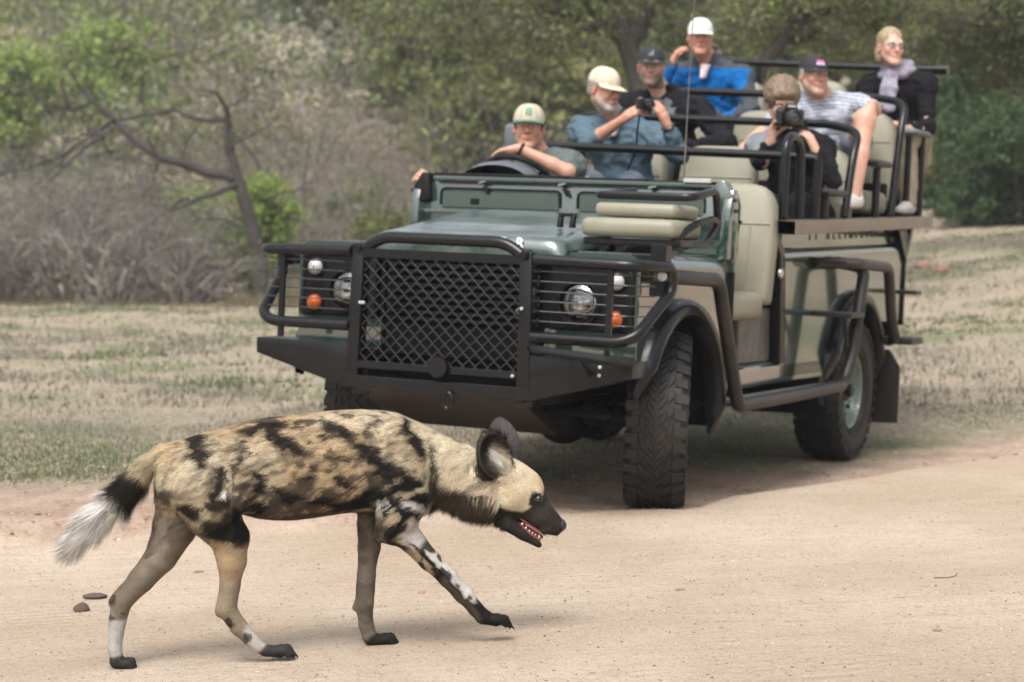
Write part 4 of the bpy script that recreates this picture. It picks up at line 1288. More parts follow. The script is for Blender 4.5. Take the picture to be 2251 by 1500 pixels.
def seat(x, y, z, h, w, parent_name, lean=.14, thick=.12):
    st = empty(parent_name); st.parent = car
    st.location = (x, y, z)
    # one shaped cushion and one back with two seams
    cushion('cushion', -w / 2, w / 2, -.47, .02, -.10, .035, st, b=.04)
    n = 9; rows = []
    for side in (0, 1):
        pass
    Mx = Matrix.Translation((0, .03, -.02)) @ Matrix.Rotation(-lean, 4, 'X')
    prof_ = []
    top = h
    outline = [(-w / 2, 0), (-w / 2 - .005, top * .5), (-w / 2 + .01, top - .09), (-w / 2 + .05, top - .02), (-w / 2 + .11, top), (w / 2 - .11, top), (w / 2 - .05, top - .02), (w / 2 - .01, top - .09), (w / 2 + .005, top * .5), (w / 2, 0)]
    MB().prism(outline, 'y', 0, thick, bev=.028, M=Mx).build('backrest', VINYL, st, sharp=80)
    for a, b in (((-w * .27, .04), (-w * .24, top * .64)), ((w * .27, .04), (w * .24, top * .64))):
        MB().tube([Mx @ Vector((a[0], -.002, a[1])), Mx @ Vector((b[0], -.002, b[1]))], .004, seg=5).build('seam', BLACKF if False else VINYL, st)
    MB().tube([Mx @ Vector((-w * .46, -.002, top * .66)), Mx @ Vector((w * .46, -.002, top * .66))], .004, seg=5).build('seam', VINYL, st)
    return st
seat(.625, 1.12, .93, .60, .44, 'front_seat')
seat(-.42, 1.36, .98, .58, .44, 'front_seat')
for x in (-.34,):
    pass
# head restraint of the driver's seat
hr = MB().box(-.80, -.66, 1.50, 1.58, 1.62, 1.80, b=.03); hr.build('head_restraint', GREYPL, car, sharp=80)
MB().tube([(-.73, 1.54, 1.40), (-.73, 1.54, 1.64)], .012, seg=6).build('head_restraint_stem', BLACKM, car)

# ---- rear tub
for s in (1, -1):
    X = lambda a: s * a
    sk = [(1.475, .53), (1.475, 1.140), (3.83, 1.205), (3.83, .78), (3.32, .78)] + arcpts(2.794, .43, .51, 36, 190, 20) + [(2.28, .53)]
    mb = MB().prism(sk, 'x', X(.80), X(.83))
    a = [(.83, 1.140), (.826, 1.160), (.812, 1.178), (.79, 1.186), (.76, 1.187), (.76, 1.14)]
    rows = [[(X(p), y, q + (y - 1.475) * .0276) for p, q in a] for y in np.linspace(1.475, 3.83, 12)]
    mb.grid(rows)
    mb.build('tub_side', GREENP, car, sharp=45)
    MB().box(min(X(.798), X(.8335)), max(X(.798), X(.8335)), 1.475, 3.83, .598, .602).build('tub_seam', BLACKF, car) if False else None
    MB().box(min(X(.79), X(.80)), max(X(.79), X(.80)), 1.45, 3.82, 1.19, 1.325).build('name_board', GREENP, car)
    MB().prism([(3.83, .75), (3.86, .75), (3.86, 1.30), (3.78, 1.36), (3.76, 1.33), (3.83, 1.27)], 'x', X(.77), X(.845), bev=.004).build('corner_post', BLACKM, car)
    rows = []
    for k in range(33):
        an = R_(-2 + 176 * k / 32)
        fl = min(1, k / 3, (32 - k) / 3) * .9 + .1
        rows.append([(X(.83 + dx * fl), 2.794 + r * math.cos(an), .43 + r * math.sin(an)) for dx, r in ((0, .545), (.03, .54), (.056, .525), (.066, .505), (.066, .475), (.055, .465), (-.03, .465))])
    MB().grid(rows).build('arch_flare', BLACKM, car, sharp=60)
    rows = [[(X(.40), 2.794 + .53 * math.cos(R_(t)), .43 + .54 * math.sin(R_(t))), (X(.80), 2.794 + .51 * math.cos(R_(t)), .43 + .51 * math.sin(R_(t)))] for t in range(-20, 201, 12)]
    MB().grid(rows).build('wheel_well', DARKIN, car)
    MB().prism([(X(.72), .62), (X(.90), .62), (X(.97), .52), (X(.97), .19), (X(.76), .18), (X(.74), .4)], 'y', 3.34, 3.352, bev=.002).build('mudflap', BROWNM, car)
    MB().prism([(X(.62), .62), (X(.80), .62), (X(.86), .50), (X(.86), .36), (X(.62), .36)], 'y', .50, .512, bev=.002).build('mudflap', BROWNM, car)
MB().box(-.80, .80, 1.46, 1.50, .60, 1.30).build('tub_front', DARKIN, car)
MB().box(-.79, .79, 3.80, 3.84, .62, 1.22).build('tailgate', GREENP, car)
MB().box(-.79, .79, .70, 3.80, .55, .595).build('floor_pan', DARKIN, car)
for _i, _ch in enumerate('II ALLIMELIA'):
  if _ch != ' ':
    text('tub_letter', _ch, .085, Matrix.Translation((.8015, 1.98 + _i * .112, 1.262 + .0035 * _i)) @ Matrix.Rotation(R_(90), 4, 'Z') @ Matrix.Rotation(R_(90), 4, 'X'), LETTERD, car, .0015)
# tray deck that carries the tiers
def ztray(y): return 1.318 + .036 * (y - 1.2)
for s in (1, -1):
    MB().grid([[(s * .935, y, ztray(y) - .066), (s * .938, y, ztray(y) - .03), (s * .935, y, ztray(y)), (s * .86, y, ztray(y) + .002), (s * .80, y, ztray(y) + .002), (s * .80, y, ztray(y) - .066), (s * .935, y, ztray(y) - .066)] for y in np.linspace(1.28, 4.09, 8)]).build('tray_edge', TANP, car, sharp=30)
    MB().prism([(3.98, 1.34), (4.06, 1.36), (3.90, 1.12), (3.86, 1.10), (3.86, 1.16)], 'x', s * .80, s * .83, bev=.003).build('tray_brace', BLACKM, car)
    MB().prism([(3.62, 1.33), (3.74, 1.33), (3.86, 1.18), (3.84, 1.13)], 'x', s * .835, s * .85, bev=.003).build('tray_brace', BLACKM, car)
MB().box(-.80, .80, 1.50, 4.14, 1.28, 1.315).build('tray_floor', DARKIN, car)
# tiers: risers, seats
tiers = [(2.18, 1.02, 1.20, 2.62), (2.85, 1.32, 1.47, 3.52), (3.72, 1.36, 1.73, 4.40)]
for (yf, zf, zs, yb) in tiers:
    MB().box(-.78, .78, yb - .46, yb - .02, zf, zs - .10, b=.01).build('seat_riser', DARKIN, car)
    for x in (-.56, .0, .56):
        seat(x, yb, zs + .04, .55, .47, 'bench_seat', lean=.12)
MB().box(-.78, .78, 2.60, 3.10, 1.20, 1.335, b=.01).build('tier_floor', DARKIN, car)
MB().box(-.78, .78, 3.50, 4.0, 1.46, 1.60, b=.01).build('tier_floor', DARKIN, car)
# rails
def rail(y, z, x1, drop_pts, nm='grab_rail'):
    MB().tube([(-.86, y + .02, z - .30), (-.84, y + .02, z + .02), (-.78, y, z + .03), (x1, y, z)] + drop_pts, .0235, seg=12, fil=.09).build(nm, BLACKM, car)
rail(1.93, 1.675, .72, [(.83, 1.93, 1.665)])
rail(2.70, 1.895, .66, [(.86, 2.62, 1.85), (.865, 2.50, 1.72), (.86, 2.40, 1.37)])
rail(3.62, 2.120, .66, [(.87, 3.55, 2.08), (.875, 3.45, 1.93), (.87, 3.33, 1.41)])
MB().tube([(-.86, 4.72, 2.0), (-.84, 4.72, 2.44), (.80, 4.72, 2.385)], .0245, seg=12, fil=.08).build('rear_rail', BLACKM, car)
MB().tube([(.74, 4.72, 2.387), (.83, 4.72, 2.384)], .035, seg=12).build('rail_end_cap', BLACKM, car)
for s in (1, -1):
    X = lambda a: s * a
    if s > 0: MB().tube([(X(.83), 1.40, 1.34), (X(.83), 1.40, 1.71), (X(.83), 1.50, 1.765), (X(.83), 1.65, 1.72), (X(.83), 1.68, 1.35)], .0235, seg=12, fil=.07).build('entry_loop', BLACKM, car)
    MB().tube([(X(.84), 1.93, 1.345), (X(.84), 1.93, 1.66)], .0235, seg=12).build('rail_post', BLACKM, car)
    for (y, z) in ((4.02, 1.92), (2.02, 1.47), (3.02, 1.67)):
        MB().tube([(X(.86), y, ztray(y)), (X(.86), y, z)], .0225, seg=12).build('rail_post', BLACKM, car)
    MB().tube([(X(.84), 3.78, 1.44), (X(.84), 3.78, 1.90)], .02, seg=10).build('rail_post', BLACKM, car)
    for (ya, yb_, z) in ((1.95, 2.32, 1.495), (2.88, 3.20, 1.695), (3.76, 4.12, 1.925)):
        MB().box(min(X(.80), X(.905)), max(X(.80), X(.905)), ya, yb_, z - .017, z + .017, b=.012).build('armrest', GREYPL if z > 1.9 else BROWNM, car)
    MB().tube([(X(.45), 4.72, 1.60), (X(.45), 4.72, 2.40)], .0225, seg=12).build('rail_post', BLACKM, car)
MB().box(.60, .80, 4.10, 4.125, 1.48, 1.70, b=.004).build('locker_panel', TANP, car)
MB().box(.60, .835, 3.95, 4.1, 1.46, 1.86, b=.01).build('end_panel', DARKIN, car)

# ---- underside
mb = MB()
for s in (1, -1):
    mb.box(s * .40 - .04, s * .40 + .04, -.68, 3.75, .47, .60)
mb.build('chassis', BROWNM, car)
MB().tube([(-.62, 0, .40), (.62, 0, .40)], .048, seg=12).build('front_axle', BLACKF, car)
MB().box(-.39, .39, -.42, .5, .52, 1.05, b=.02).build('engine', DARKIN, car)
mb = MB(); bmx = bmesh.new(); bmesh.ops.create_uvsphere(bmx, u_segments=16, v_segments=10, radius=.135); bmx.transform(Matrix.Translation((.28, .02, .385))); mb.bm(bmx); mb.build('differential', BLACKF, car)
MB().tube([(-.62, 2.794, .40), (.62, 2.794, .40)], .048, seg=12).build('rear_axle', BLACKF, car)
mb = MB(); bmx = bmesh.new(); bmesh.ops.create_uvsphere(bmx, u_segments=16, v_segments=10, radius=.135); bmx.transform(Matrix.Translation((.1, 2.794, .39))); mb.bm(bmx); mb.build('differential', BLACKF, car)
for s in (1, -1):
    for y in (-.02, 2.78):
        MB().tube([(s * .48 + .055 * math.cos(a), y + .055 * math.sin(a), .43 + a * .0062) for a in np.linspace(0, 6.283 * 6, 84)], .008, seg=6).build('coil_spring', BLACKF, car)
MB().tube([(-.60, -.18, .40), (.60, -.18, .42)], .017, seg=8).build('steering_rod', BLACKF, car)
MB().tube([(.45, -.14, .44), (.58, -.16, .42)], .03, seg=8).build('steering_joint', BROWNM, car)
MB().box(-.30, .36, .7, 2.3, .40, .55, b=.03).build('gearbox', DARKIN, car)
MB().tube([(.25, .9, .44), (.3, 2.4, .44), (.5, 3.6, .5)], .03, seg=8).build('exhaust', BROWNM, car)

# ---- wheels
def wheel_meshes():
    # axis along X, outer face towards +X; radius .40, width .265
    R, W = .398, .132
    rb = R - .013
    prof = [(-.085, .215), (-.115, .235), (-.131, .285), (-.130, .335), (-.118, .368), (-.100, rb), (-.05, rb + .004), (.05, rb + .004), (.100, rb), (.118, .368), (.130, .335), (.131, .285), (.115, .235), (.085, .215)]
    ty = MB().lathe(prof, 72, closed=True)
    for rr, w in ((.312, .1335), (.250, .127), (.352, .127)):
        ty.lathe([(w - .003, rr - .004), (w, rr), (w - .003, rr + .004)], 60, caps=False)
    ty.v  # raised rings on the outer wall
    tread = MB()
    def block(a0, x0, x1, a1, da, h0, h1, skew=0, xw=None):
        # block on the cylinder: quadrilateral in (x, angle), from radius h0 to h1
        q = [(x0, a0), (x1, a0 + skew), (x1, a0 + skew + da), (x0, a0 + da)]
        v = []
        for r, s_ in ((h0, 1.0), (h1, .90)):
            cx_ = sum(p[0] for p in q) / 4; ca_ = sum(p[1] for p in q) / 4
            for x, a in q:
                x = cx_ + (x - cx_) * s_; a = ca_ + (a - ca_) * s_
                rr = r - (.020 * max(0, (abs(x) - .09) / .042) ** 1.5)
                v.append((x, rr * math.cos(a), rr * math.sin(a)))
        tread.add(v, [(4, 5, 6, 7), (0, 1, 5, 4), (1, 2, 6, 5), (2, 3, 7, 6), (3, 0, 4, 7)])
    N = 34
    st = 2 * math.pi / N
    for k in range(N):
        a = k * st
        for s in (-1, 1):
            off = 0 if s > 0 else st * .5
            # long shoulder lug wrapping over the edge, alternating depth
            e = .136 if k % 2 else .130
            block(a + off, s * .072, s * e, 0, st * .66, .382, .3985, skew=st * .10)
            # hooked mid lugs forming interlocking chevrons
            block(a + off + st * .22, s * .046, s * .070, 0, st * .55, .382, .399, skew=-st * .42)
            block(a + off + st * .75, s * .008, s * .043, 0, st * .42, .382, .399, skew=-st * .62)
            block(a + off + st * .25, s * .010, s * .030, 0, st * .36, .382, .399, skew=-st * .30)
            # side wall lugs
    for k in range(N):
        for s in (-1, 1):
            a = k * st + (0 if s > 0 else st * .5)
            v = []
            for (x, r, t) in ((.120, .366, 0), (.133, .345, 0), (.133, .345, .5), (.120, .366, .5), (.134, .378, 0), (.1375, .350, .06), (.1375, .350, .44), (.134, .378, .5)):
                v.append((s * x, r * math.cos(a + st * t), r * math.sin(a + st * t)))
            tread.add(v, [(4, 5, 6, 7), (0, 1, 5, 4), (1, 2, 6, 5), (2, 3, 7, 6), (3, 0, 4, 7)])
    rim = MB().lathe([(.085, .216), (.098, .212), (.096, .203), (.070, .196), (.045, .190), (.020, .176), (.022, .165), (.050, .150), (.058, .125), (.060, .085), (.050, .070), (.045, .062), (.045, .001)], 48, caps=False)
    rim.lathe([(-.085, .216), (-.09, .205), (.0, .19), (.02, .176)], 48, caps=False)
    hub = MB().lathe([(.045, .062), (.075, .058), (.078, .040), (.10, .036), (.104, .028), (.104, .001)], 20)
    for k in range(5):
        a = 2 * math.pi * k / 5
        hub.lathe([(.058, .013), (.078, .012), (.080, .004)], 6, Matrix.Translation((0, .105 * math.cos(a), .105 * math.sin(a))))
    return ty, tread, rim, hub
ty, tread, rim, hub = wheel_meshes()
def mkwheel(loc, rz):
    w = empty('wheel'); w.parent = car; w.location = loc; w.rotation_euler = (R_(random.uniform(0, 60)), 0, rz)
    return w
w0 = mkwheel((.748, 0, .398), R_(20))
t0 = ty.build('tyre', RUBBER, w0); d0 = tread.build('tread', RUBBER, w0, smooth=False); tag(d0, kind='stuff')
RIMP = mat('rim_paint', (.13, .20, .185), rough=.3, coat=.5, var=.12, scale=12, dirt_or_sheen=((.25, .2, .15), .5))
r0 = rim.build('rim', RIMP, w0); h0 = hub.build('hub', BLACKM, w0)
# hand holes dark ovals set in the rim dish
hh = MB()
for k in range(10):
    a = 2 * math.pi * k / 10
    hh.lathe([(.0, .016), (.003, .016)], 12, Matrix.Rotation(a, 4, 'X') @ Matrix.Translation((.042, .150, 0)) @ Matrix.Rotation(R_(-38), 4, 'Z'))
h1 = hh.build('rim_hole', BLACKF, w0); tag(h1, kind='stuff')
for loc, rz in (((.743, 2.794, .398), 0), ((-.743, 0, .398), math.pi + R_(20)), ((-.743, 2.794, .398), math.pi)):
    w = mkwheel(loc, rz)
    for q in (t0, d0, r0, h0, h1):
        c = q.copy(); c.parent = w; col.objects.link(c)
# ------------------------------------------------------------ people
SKINM = mat('skin', attr='col', rough=.5, var=.07, scale=35, sss=.0)
HAIRM = mat('hair', attr='col', rough=.6, var=.25, scale=220, bump=.6, bscale=260)
CLOTH = mat('cloth', attr='col', rough=.85, var=.14, scale=26, bump=.5, bscale=130, spec=.15)
CLOTHS = mat('cap_cloth', attr='col', rough=.8, var=.06, scale=50, bump=.2, bscale=400)
EYEW = mat('eye_white', (.62, .58, .54), rough=.2, var=.05)
EYED = mat('eye_dark', (.03, .022, .016), rough=.15, var=.05)
CAMB = mat('camera_black', (.014, .014, .016), rough=.42, var=.15, scale=60)
CAMG = mat('camera_glass', (.01, .014, .02), rough=.05, coat=1, var=.02)
WATCH = mat('watch_black', (.012, .012, .013), rough=.3, var=.1)

def A3(*a): return np.array(a, float)
def unit(v): v = np.array(v, float); return v / (np.linalg.norm(v) + 1e-12)

def hand(f, wrist, d, n, curl=.9, spread=.16, side=1, s=1.0, thumb=None, k=.006):
    # palm from wrist along d; palm faces n; fingers bend towards n; side: +1 thumb on the cross(d, n) side
    d = unit(d); n = unit(np.array(n) - np.dot(n, d) * d); c = np.cross(d, n) * side
    w = np.array(wrist, float)
    f.cone(w, w + d * .045 * s, .024 * s, .026 * s, .010)
    for q in (-.024, -.008, .008, .022):
        f.cone(w + d * .02 * s + c * q * .6 * s, w + d * .085 * s + c * q * s, .014 * s, .0125 * s, .008)
    L = {-.026: (.030, .020, .017), -.0095: (.038, .026, .020), .0075: (.042, .029, .021), .024: (.037, .025, .019)}
    for i, (q, (a, b, e)) in enumerate(L.items()):
        p = w + d * .088 * s + c * q * s
        dd = unit(d + c * spread * q / .024)
        ang = 0
        r = (.0082, .009, .0092, .0088)[i]
        for j, ln in enumerate((a, b, e)):
            ang += curl * (.55, .75, .5)[j] * (1 + .12 * (i % 2))
            v = dd * math.cos(ang) + n * math.sin(ang)
            p2 = p + v * ln * s
            f.cone(p, p2, r * s * (1 - .08 * j), r * s * (.92 - .08 * j), .003)
            p = p2
    tp_ = w + d * .028 * s + c * .022 * s
    tv = unit(thumb) if thumb is not None else unit(d * .62 + c * .62 + n * .45)
    p1 = tp_ + tv * .040 * s; p2 = p1 + unit(tv + n * .35 + d * .3) * .030 * s; p3 = p2 + unit(tv * .6 + n * .5 + d * .4) * .022 * s
    f.cone(tp_, p1, .0145 * s, .0110 * s, .006); f.cone(p1, p2, .0108 * s, .0095 * s, .003); f.cone(p2, p3, .0095 * s, .0078 * s, .003)

def headframe(H, yaw, pitch, roll=0):
    return (Matrix.Translation(H) @ Matrix.Rotation(R_(yaw), 4, 'Z') @ Matrix.Rotation(R_(roll), 4, 'Y') @ Matrix.Rotation(R_(pitch), 4, 'X'))

def person(label, H, yaw, pitch, neck, sh, el, wr, hd, pelvis, knee, ankle, skin, shirt, trousers, sleeve=1.0, hair=None, hair_long=False, cap=None, beard=None, roll=0, scale=1.0, female=False, glasses=False, smile=0, stripes=False, collar=None, bare_leg=(), shoes=(.35, .34, .32), jacket2=None, shorts=False, build=1.0, watch=None, vneck=None):
    root = empty('person', M=CARM @ Matrix.Translation(pelvis))
    tag(root, label, 'person')
    off = Vector(pelvis) * -1
    def fin(o):
        o.location = off
        return o
    Mh = headframe(H, yaw, pitch, roll) @ Matrix.Diagonal((scale, scale, scale, 1))
    R3 = np.array(Mh.to_3x3()) / scale
    def h(x, y, z): return np.array(Mh @ Vector((x, y, z)))
    S = scale
    hh = .0048
    allp = np.array([H, neck, pelvis] + list(sh) + list(el) + list(wr) + list(knee) + list(ankle))
    lo = allp.min(0) - .22; hi = allp.max(0) + .22
    f = Field(lo, hi, .0082)
    b = build
    # --- trunk of the body
    P = A3(*pelvis); N = A3(*neck)
    shR, shL = A3(*sh[0]), A3(*sh[1])
    chest = N * .62 + P * .38; chest[1] -= .0
    waist = N * .32 + P * .68
    def torso(F, g):
        F.cone(shR * .8 + N * .2 + A3(0, 0, -.03), shL * .8 + N * .2 + A3(0, 0, -.03), .062 + g, .062 + g, .05)
        ax = unit(shL - shR)
        F.cone(chest + ax * -.06 * b + A3(0, 0, .06), chest + ax * .06 * b + A3(0, 0, .06), (.105 * b + g), (.105 * b + g), .05)
        F.cone(chest, waist, .118 * b + g, .118 * b + g, .06, sc=(1.22, 1, 1))
        F.cone(waist, P, .115 * b + g, .125 * b + g, .06, sc=(1.25, 1, 1))
        for s_, q in ((shR, -1), (shL, 1)):
            F.ell(s_, (.062 + g, .058 + g, .062 + g), .05)
            F.cone(s_, chest + A3(0, 0, .02), .055 + g, .085 + g, .05)
        F.cone(N + A3(0, 0, -.01), (shR + N) / 2 + A3(0, 0, .0), .050 + g * .6, .050 + g, .04)
        F.cone(N + A3(0, 0, -.01), (shL + N) / 2 + A3(0, 0, .0), .050 + g * .6, .050 + g, .04)
    torso(f, 0)
    # neck and head
    f.cone(N + A3(0, .01, -.01), h(0, .03, -.055), .060 * (.86 if female else 1), .050 * (.86 if female else 1.04), .03)
    hf = Field(np.array(H) - .19 * S, np.array(H) + .19 * S, hh)
    MM = R3
    def el_(c, r, k=.012, sub=False, F=None): (F or hf).ell(h(*c), np.array(r) * S, k, M=MM, sub=sub)
    def co_(a, c, ra, rb, k=.012, F=None): (F or hf).cone(h(*a), h(*c), ra * S, rb * S, k)
    el_((0, .018, .038), (.073, .093, .082), .02)
    el_((0, -.030, -.030), (.058, .056, .082), .03)
    jw = .86 if female else 1.0
    for s_ in (-1, 1):
        co_((s_ * .050 * jw, .000, -.052), (s_ * .018, -.066, -.096), .020 * jw, .017, .022)
        el_((s_ * .034, -.062, -.028 + smile * .004), (.022 + smile * .004, .019, .024), .018)
        el_((s_ * .0775, .014, -.012), (.009, .019, .031), .006)
        el_((s_ * .084, .008, -.010), (.006, .010, .016), .003, sub=True)
    co_((-.012, -.078, -.101), (.012, -.078, -.101), .0175, .0175, .02)
    co_((-.040, -.076, .022), (.040, -.076, .022), .014, .014, .014)
    co_((0, -.084, .010), (0, -.108, -.026), .0085, .0125, .010)
    for s_ in (-1, 1):
        el_((s_ * .0125, -.096, -.032), (.008, .010, .008), .006)
        el_((s_ * .031, -.097, .001), (.016, .013, .009), .006, sub=True)
    co_((-.022 - smile * .006, -.083, -.058 + smile * .006), (0, -.091, -.057), .0065, .0085, .006)
    co_((.022 + smile * .006, -.083, -.058 + smile * .006), (0, -.091, -.057), .0065, .0085, .006)
    co_((-.018, -.083, -.070), (.018, -.083, -.070), .0080, .0080, .006)
    co_((0, .028, -.03), tuple(np.array(Mh.inverted() @ Vector(tuple(N)))), .052, .058, .03)
    # body continues: the same head added to the whole-body field so it is one surface
    f2 = f
    # sample the fine head field into the body field: rebuild the head primitives there
    for i in range(1):
        g = f2
        sl = tuple(slice(0, n_) for n_ in g.n)
        ax = [(g.lo[k] + g.h * np.arange(g.n[k])) for k in range(3)]
        i0 = [int(np.searchsorted(ax[k], hf.lo[k])) for k in range(3)]
        i1 = [int(np.searchsorted(ax[k], hf.lo[k] + hf.h * (hf.n[k] - 1))) for k in range(3)]
        q = np.meshgrid(*[(ax[k][i0[k]:i1[k]] - hf.lo[k]) / hf.h for k in range(3)], indexing='ij')
        fl = [np.clip(np.floor(a).astype(int), 0, hf.n[k] - 2) for k, a in enumerate(q)]
        fr = [a - b_ for a, b_ in zip(q, fl)]
        val = 0
        for dx in (0, 1):
            for dy in (0, 1):
                for dz in (0, 1):
                    w_ = (fr[0] if dx else 1 - fr[0]) * (fr[1] if dy else 1 - fr[1]) * (fr[2] if dz else 1 - fr[2])
                    val = val + w_ * hf.D[fl[0] + dx, fl[1] + dy, fl[2] + dz]
        s3 = tuple(slice(i0[k], i1[k]) for k in range(3))
        g.blend(s3, val.astype(np.float32), .012)
    # arms
    ar = .9 if female else 1.0
    for i in (0, 1):
        s_, e_, w_ = A3(*sh[i]), A3(*el[i]), A3(*wr[i])
        f.cone(s_, e_, .050 * ar * b, .041 * ar, .02)
        m_ = e_ * .7 + w_ * .3
        f.cone(e_, m_, .040 * ar, .039 * ar, .012); f.cone(m_, w_, .039 * ar, .026 * ar, .012)
        if hd[i] is not None:
            dd = dict(hd[i]); D_, n_ = dd.pop('d'), dd.pop('n')
            hand(f, w_, D_, n_, **dd)
    # legs
    for i in (0, 1):
        hp = P + unit(shL - shR) * (.09 if i else -.09)
        K, A_ = A3(*knee[i]), A3(*ankle[i])
        f.cone(hp, K, .082, .058, .04); f.cone(K, K * .55 + A_ * .45, .056, .050, .02); f.cone(K * .55 + A_ * .45, A_, .050, .034, .015)
        f.cone(A_ + A3(0, .02, -.04), A_ + A3(0, -.15, -.055), .032, .026, .02)
    V, F = f.mesh(); V = smooth_mesh(V, F, 1, .4)
    # colours by place on the head
    Mi = np.array(Mh.inverted())
    L = V @ Mi[:3, :3].T + Mi[:3, 3]
    base = np.array(skin)
    C = np.ones((len(V), 1)) * base * (1 + .12 * (vnoise(V, 22, 2)[:, None] - .5))
    def blob(c, r, colr, a, p=1.0):
        nonlocal C
        d = np.sqrt((((L - np.array(c)) / np.array(r)) ** 2).sum(1))
        w_ = (a * (1 - sstep(.55, 1.15, d)))[:, None]
        C = C * (1 - w_) + np.array(colr) * w_
    red = base * np.array([1.0, .62, .58])
    for s_ in (-1, 1):
        blob((s_ * .035, -.085, -.030), (.024, .03, .022), red, .45)
        blob((s_ * .08, .015, -.01), (.02, .03, .04), red, .55)
        blob((s_ * .031, -.088, .004), (.021, .02, .012), base * .62, .6)
    blob((0, -.108, -.028), (.016, .02, .016), red, .5)
    blob((0, -.095, -.063), (.027, .022, .0125), base * np.array([.85, .42, .40]), .8)
    if smile:
        blob((0, -.096, -.0635), (.016, .02, .0045), (.62, .56, .50), .85)
    if beard:
        bc, ba, bz = beard
        m = (L[:, 2] < bz + .02) & (L[:, 2] > -.135) & (L[:, 1] < .03) & (np.linalg.norm(L, axis=1) < .15)
        lip = np.exp(-(((L[:, 0]) / .026) ** 2 + ((L[:, 2] + .064) / .012) ** 2))
        w_ = (ba * m * sstep(bz + .02, bz - .02, L[:, 2]) * (1 - lip) * (1 - .9 * ((np.abs(L[:, 0]) < .045) & (L[:, 2] > -.048))))[:, None]
        C = C * (1 - w_) + np.array(bc) * w_
    body = arr_mesh('body', V, F, SKINM, root, colors=C); fin(body)
    # eyes and brows
    for s_ in (-1, 1):
        o = empty('eye'); o.parent = root
        mb = MB(); bm = bmesh.new(); bmesh.ops.create_uvsphere(bm, u_segments=14, v_segments=10, radius=.0115 * S); bm.transform(Matrix.Translation(h(s_ * .031, -.079, .001))); mb.bm(bm)
        o2 = mb.build('eyeball', EYEW, o); fin(o2)
        bm = bmesh.new(); bmesh.ops.create_uvsphere(bm, u_segments=10, v_segments=8, radius=.0065 * S); bm.transform(Matrix.Translation(h(s_ * .031, -.0855, .001)))
        fin(MB().bm(bm).build('iris', EYED, o))
        hc = hair[0] if hair else (beard[0] if beard else (.08, .06, .045))
        if not (cap and cap.get('low')):
            fin(MB().tube([h(s_ * .014, -.094, .020), h(s_ * .030, -.095, .025), h(s_ * .045, -.085, .020)], [.0028 * S, .0036 * S, .002 * S], seg=6).build('eyebrow', mat('brow%.2f' % hc[0], tuple(np.array(hc) * .7), rough=.8), root))
    # hair
    if hair:
        hcol, vol = hair
        q = Field(np.array(H) - .24 * S, np.array(H) + .24 * S, .0055)
        def eq(c, r, k=.015, sub=False): q.ell(h(*c), np.array(r) * S, k, M=MM, sub=sub)
        eq((0, .026, .045), (.079 + vol, .096 + vol, .086 + vol))
        if hair_long:
            eq((0, .060, -.02), (.074, .055, .09)); eq((-.055, .045, -.055), (.026, .035, .05)); eq((.050, .055, -.055), (.024, .03, .045))
        else:
            eq((0, .062, -.015), (.066 + vol * .6, .045, .055))
            for s_ in (-1, 1): eq((s_ * .070, .012, .018), (.012 + vol * .3, .022, .032))
        if cap: eq((0, .02, .135), (.13, .15, .085), .003, sub=True)
        if vol > .015:
            eq((0, -.055, .078), (.062, .045, .030)); eq((-.03, -.06, .062), (.035, .03, .024))
        eq((0, -.085, -.035), (.070, .080, .083) if not vol > .015 else (.066, .075, .078), .01, sub=True)
        for s_ in (-1, 1): eq((s_ * .086, .006, -.020), (.016, .022, .034), .004, sub=True)
        V, F = q.mesh()
        Nn = vnormals(V, F)
        Lh = V @ Mi[:3, :3].T
        a = np.stack([Lh[:, 0] * 1.0, Lh[:, 1] * .35, Lh[:, 2] * .35], 1)
        V = V + Nn * ((vnoise(a, 90, 3) - .5) * (.010 + vol * .16))[:, None]
        cn = vnoise(a, 130, 2)[:, None]
        fin(arr_mesh('hair', V, F, HAIRM, root, colors=np.ones((len(V), 1)) * np.array(hcol) * (.55 + .9 * cn)))
    if cap:
        cc = np.array(cap['c']); bc = np.array(cap.get('b', cap['c']))
        co = empty('cap'); co.parent = root; co.location = off
        tl = cap.get('tilt', -4)
        Mc = Mh @ Matrix.Translation((0, 0, .004)) @ Matrix.Rotation(R_(tl), 4, 'X')
        rows = []; nn = 36
        z0 = .032
        fl = cap.get('flat', 1.0)
        for k in range(12):
            t = k / 11
            ph = t * math.pi / 2 * .985
            rz = (.090 if fl == 1.0 else .072)
            row = []
            for j in range(nn + 1):
                a = 2 * math.pi * j / nn
                sq = 1 + .02 * math.cos(6 * a + .5) * math.sin(2 * ph)
                r0, r1 = .083, .103
                fr_ = (1 + (.0 if fl == 1 else .07) * math.sin(ph * 2) * (1 if True else 0))
                row.append(tuple(Mc @ Vector((math.sin(a) * r0 * math.cos(ph) ** .8 * sq * fr_, .018 - math.cos(a) * r1 * math.cos(ph) ** .8 * sq * fr_, z0 + rz * math.sin(ph) ** (1.0 if fl == 1 else .8)))))
            rows.append(row)
        mb = MB().grid(rows)
        o = mb.build('crown', CLOTHS, co); 
        ca = o.data.color_attributes.new('col', 'FLOAT_COLOR', 'POINT')
        arr = np.ones((len(o.data.vertices), 4), np.float32); arr[:, :3] = cc
        ca.data.foreach_set('color', arr.ravel())
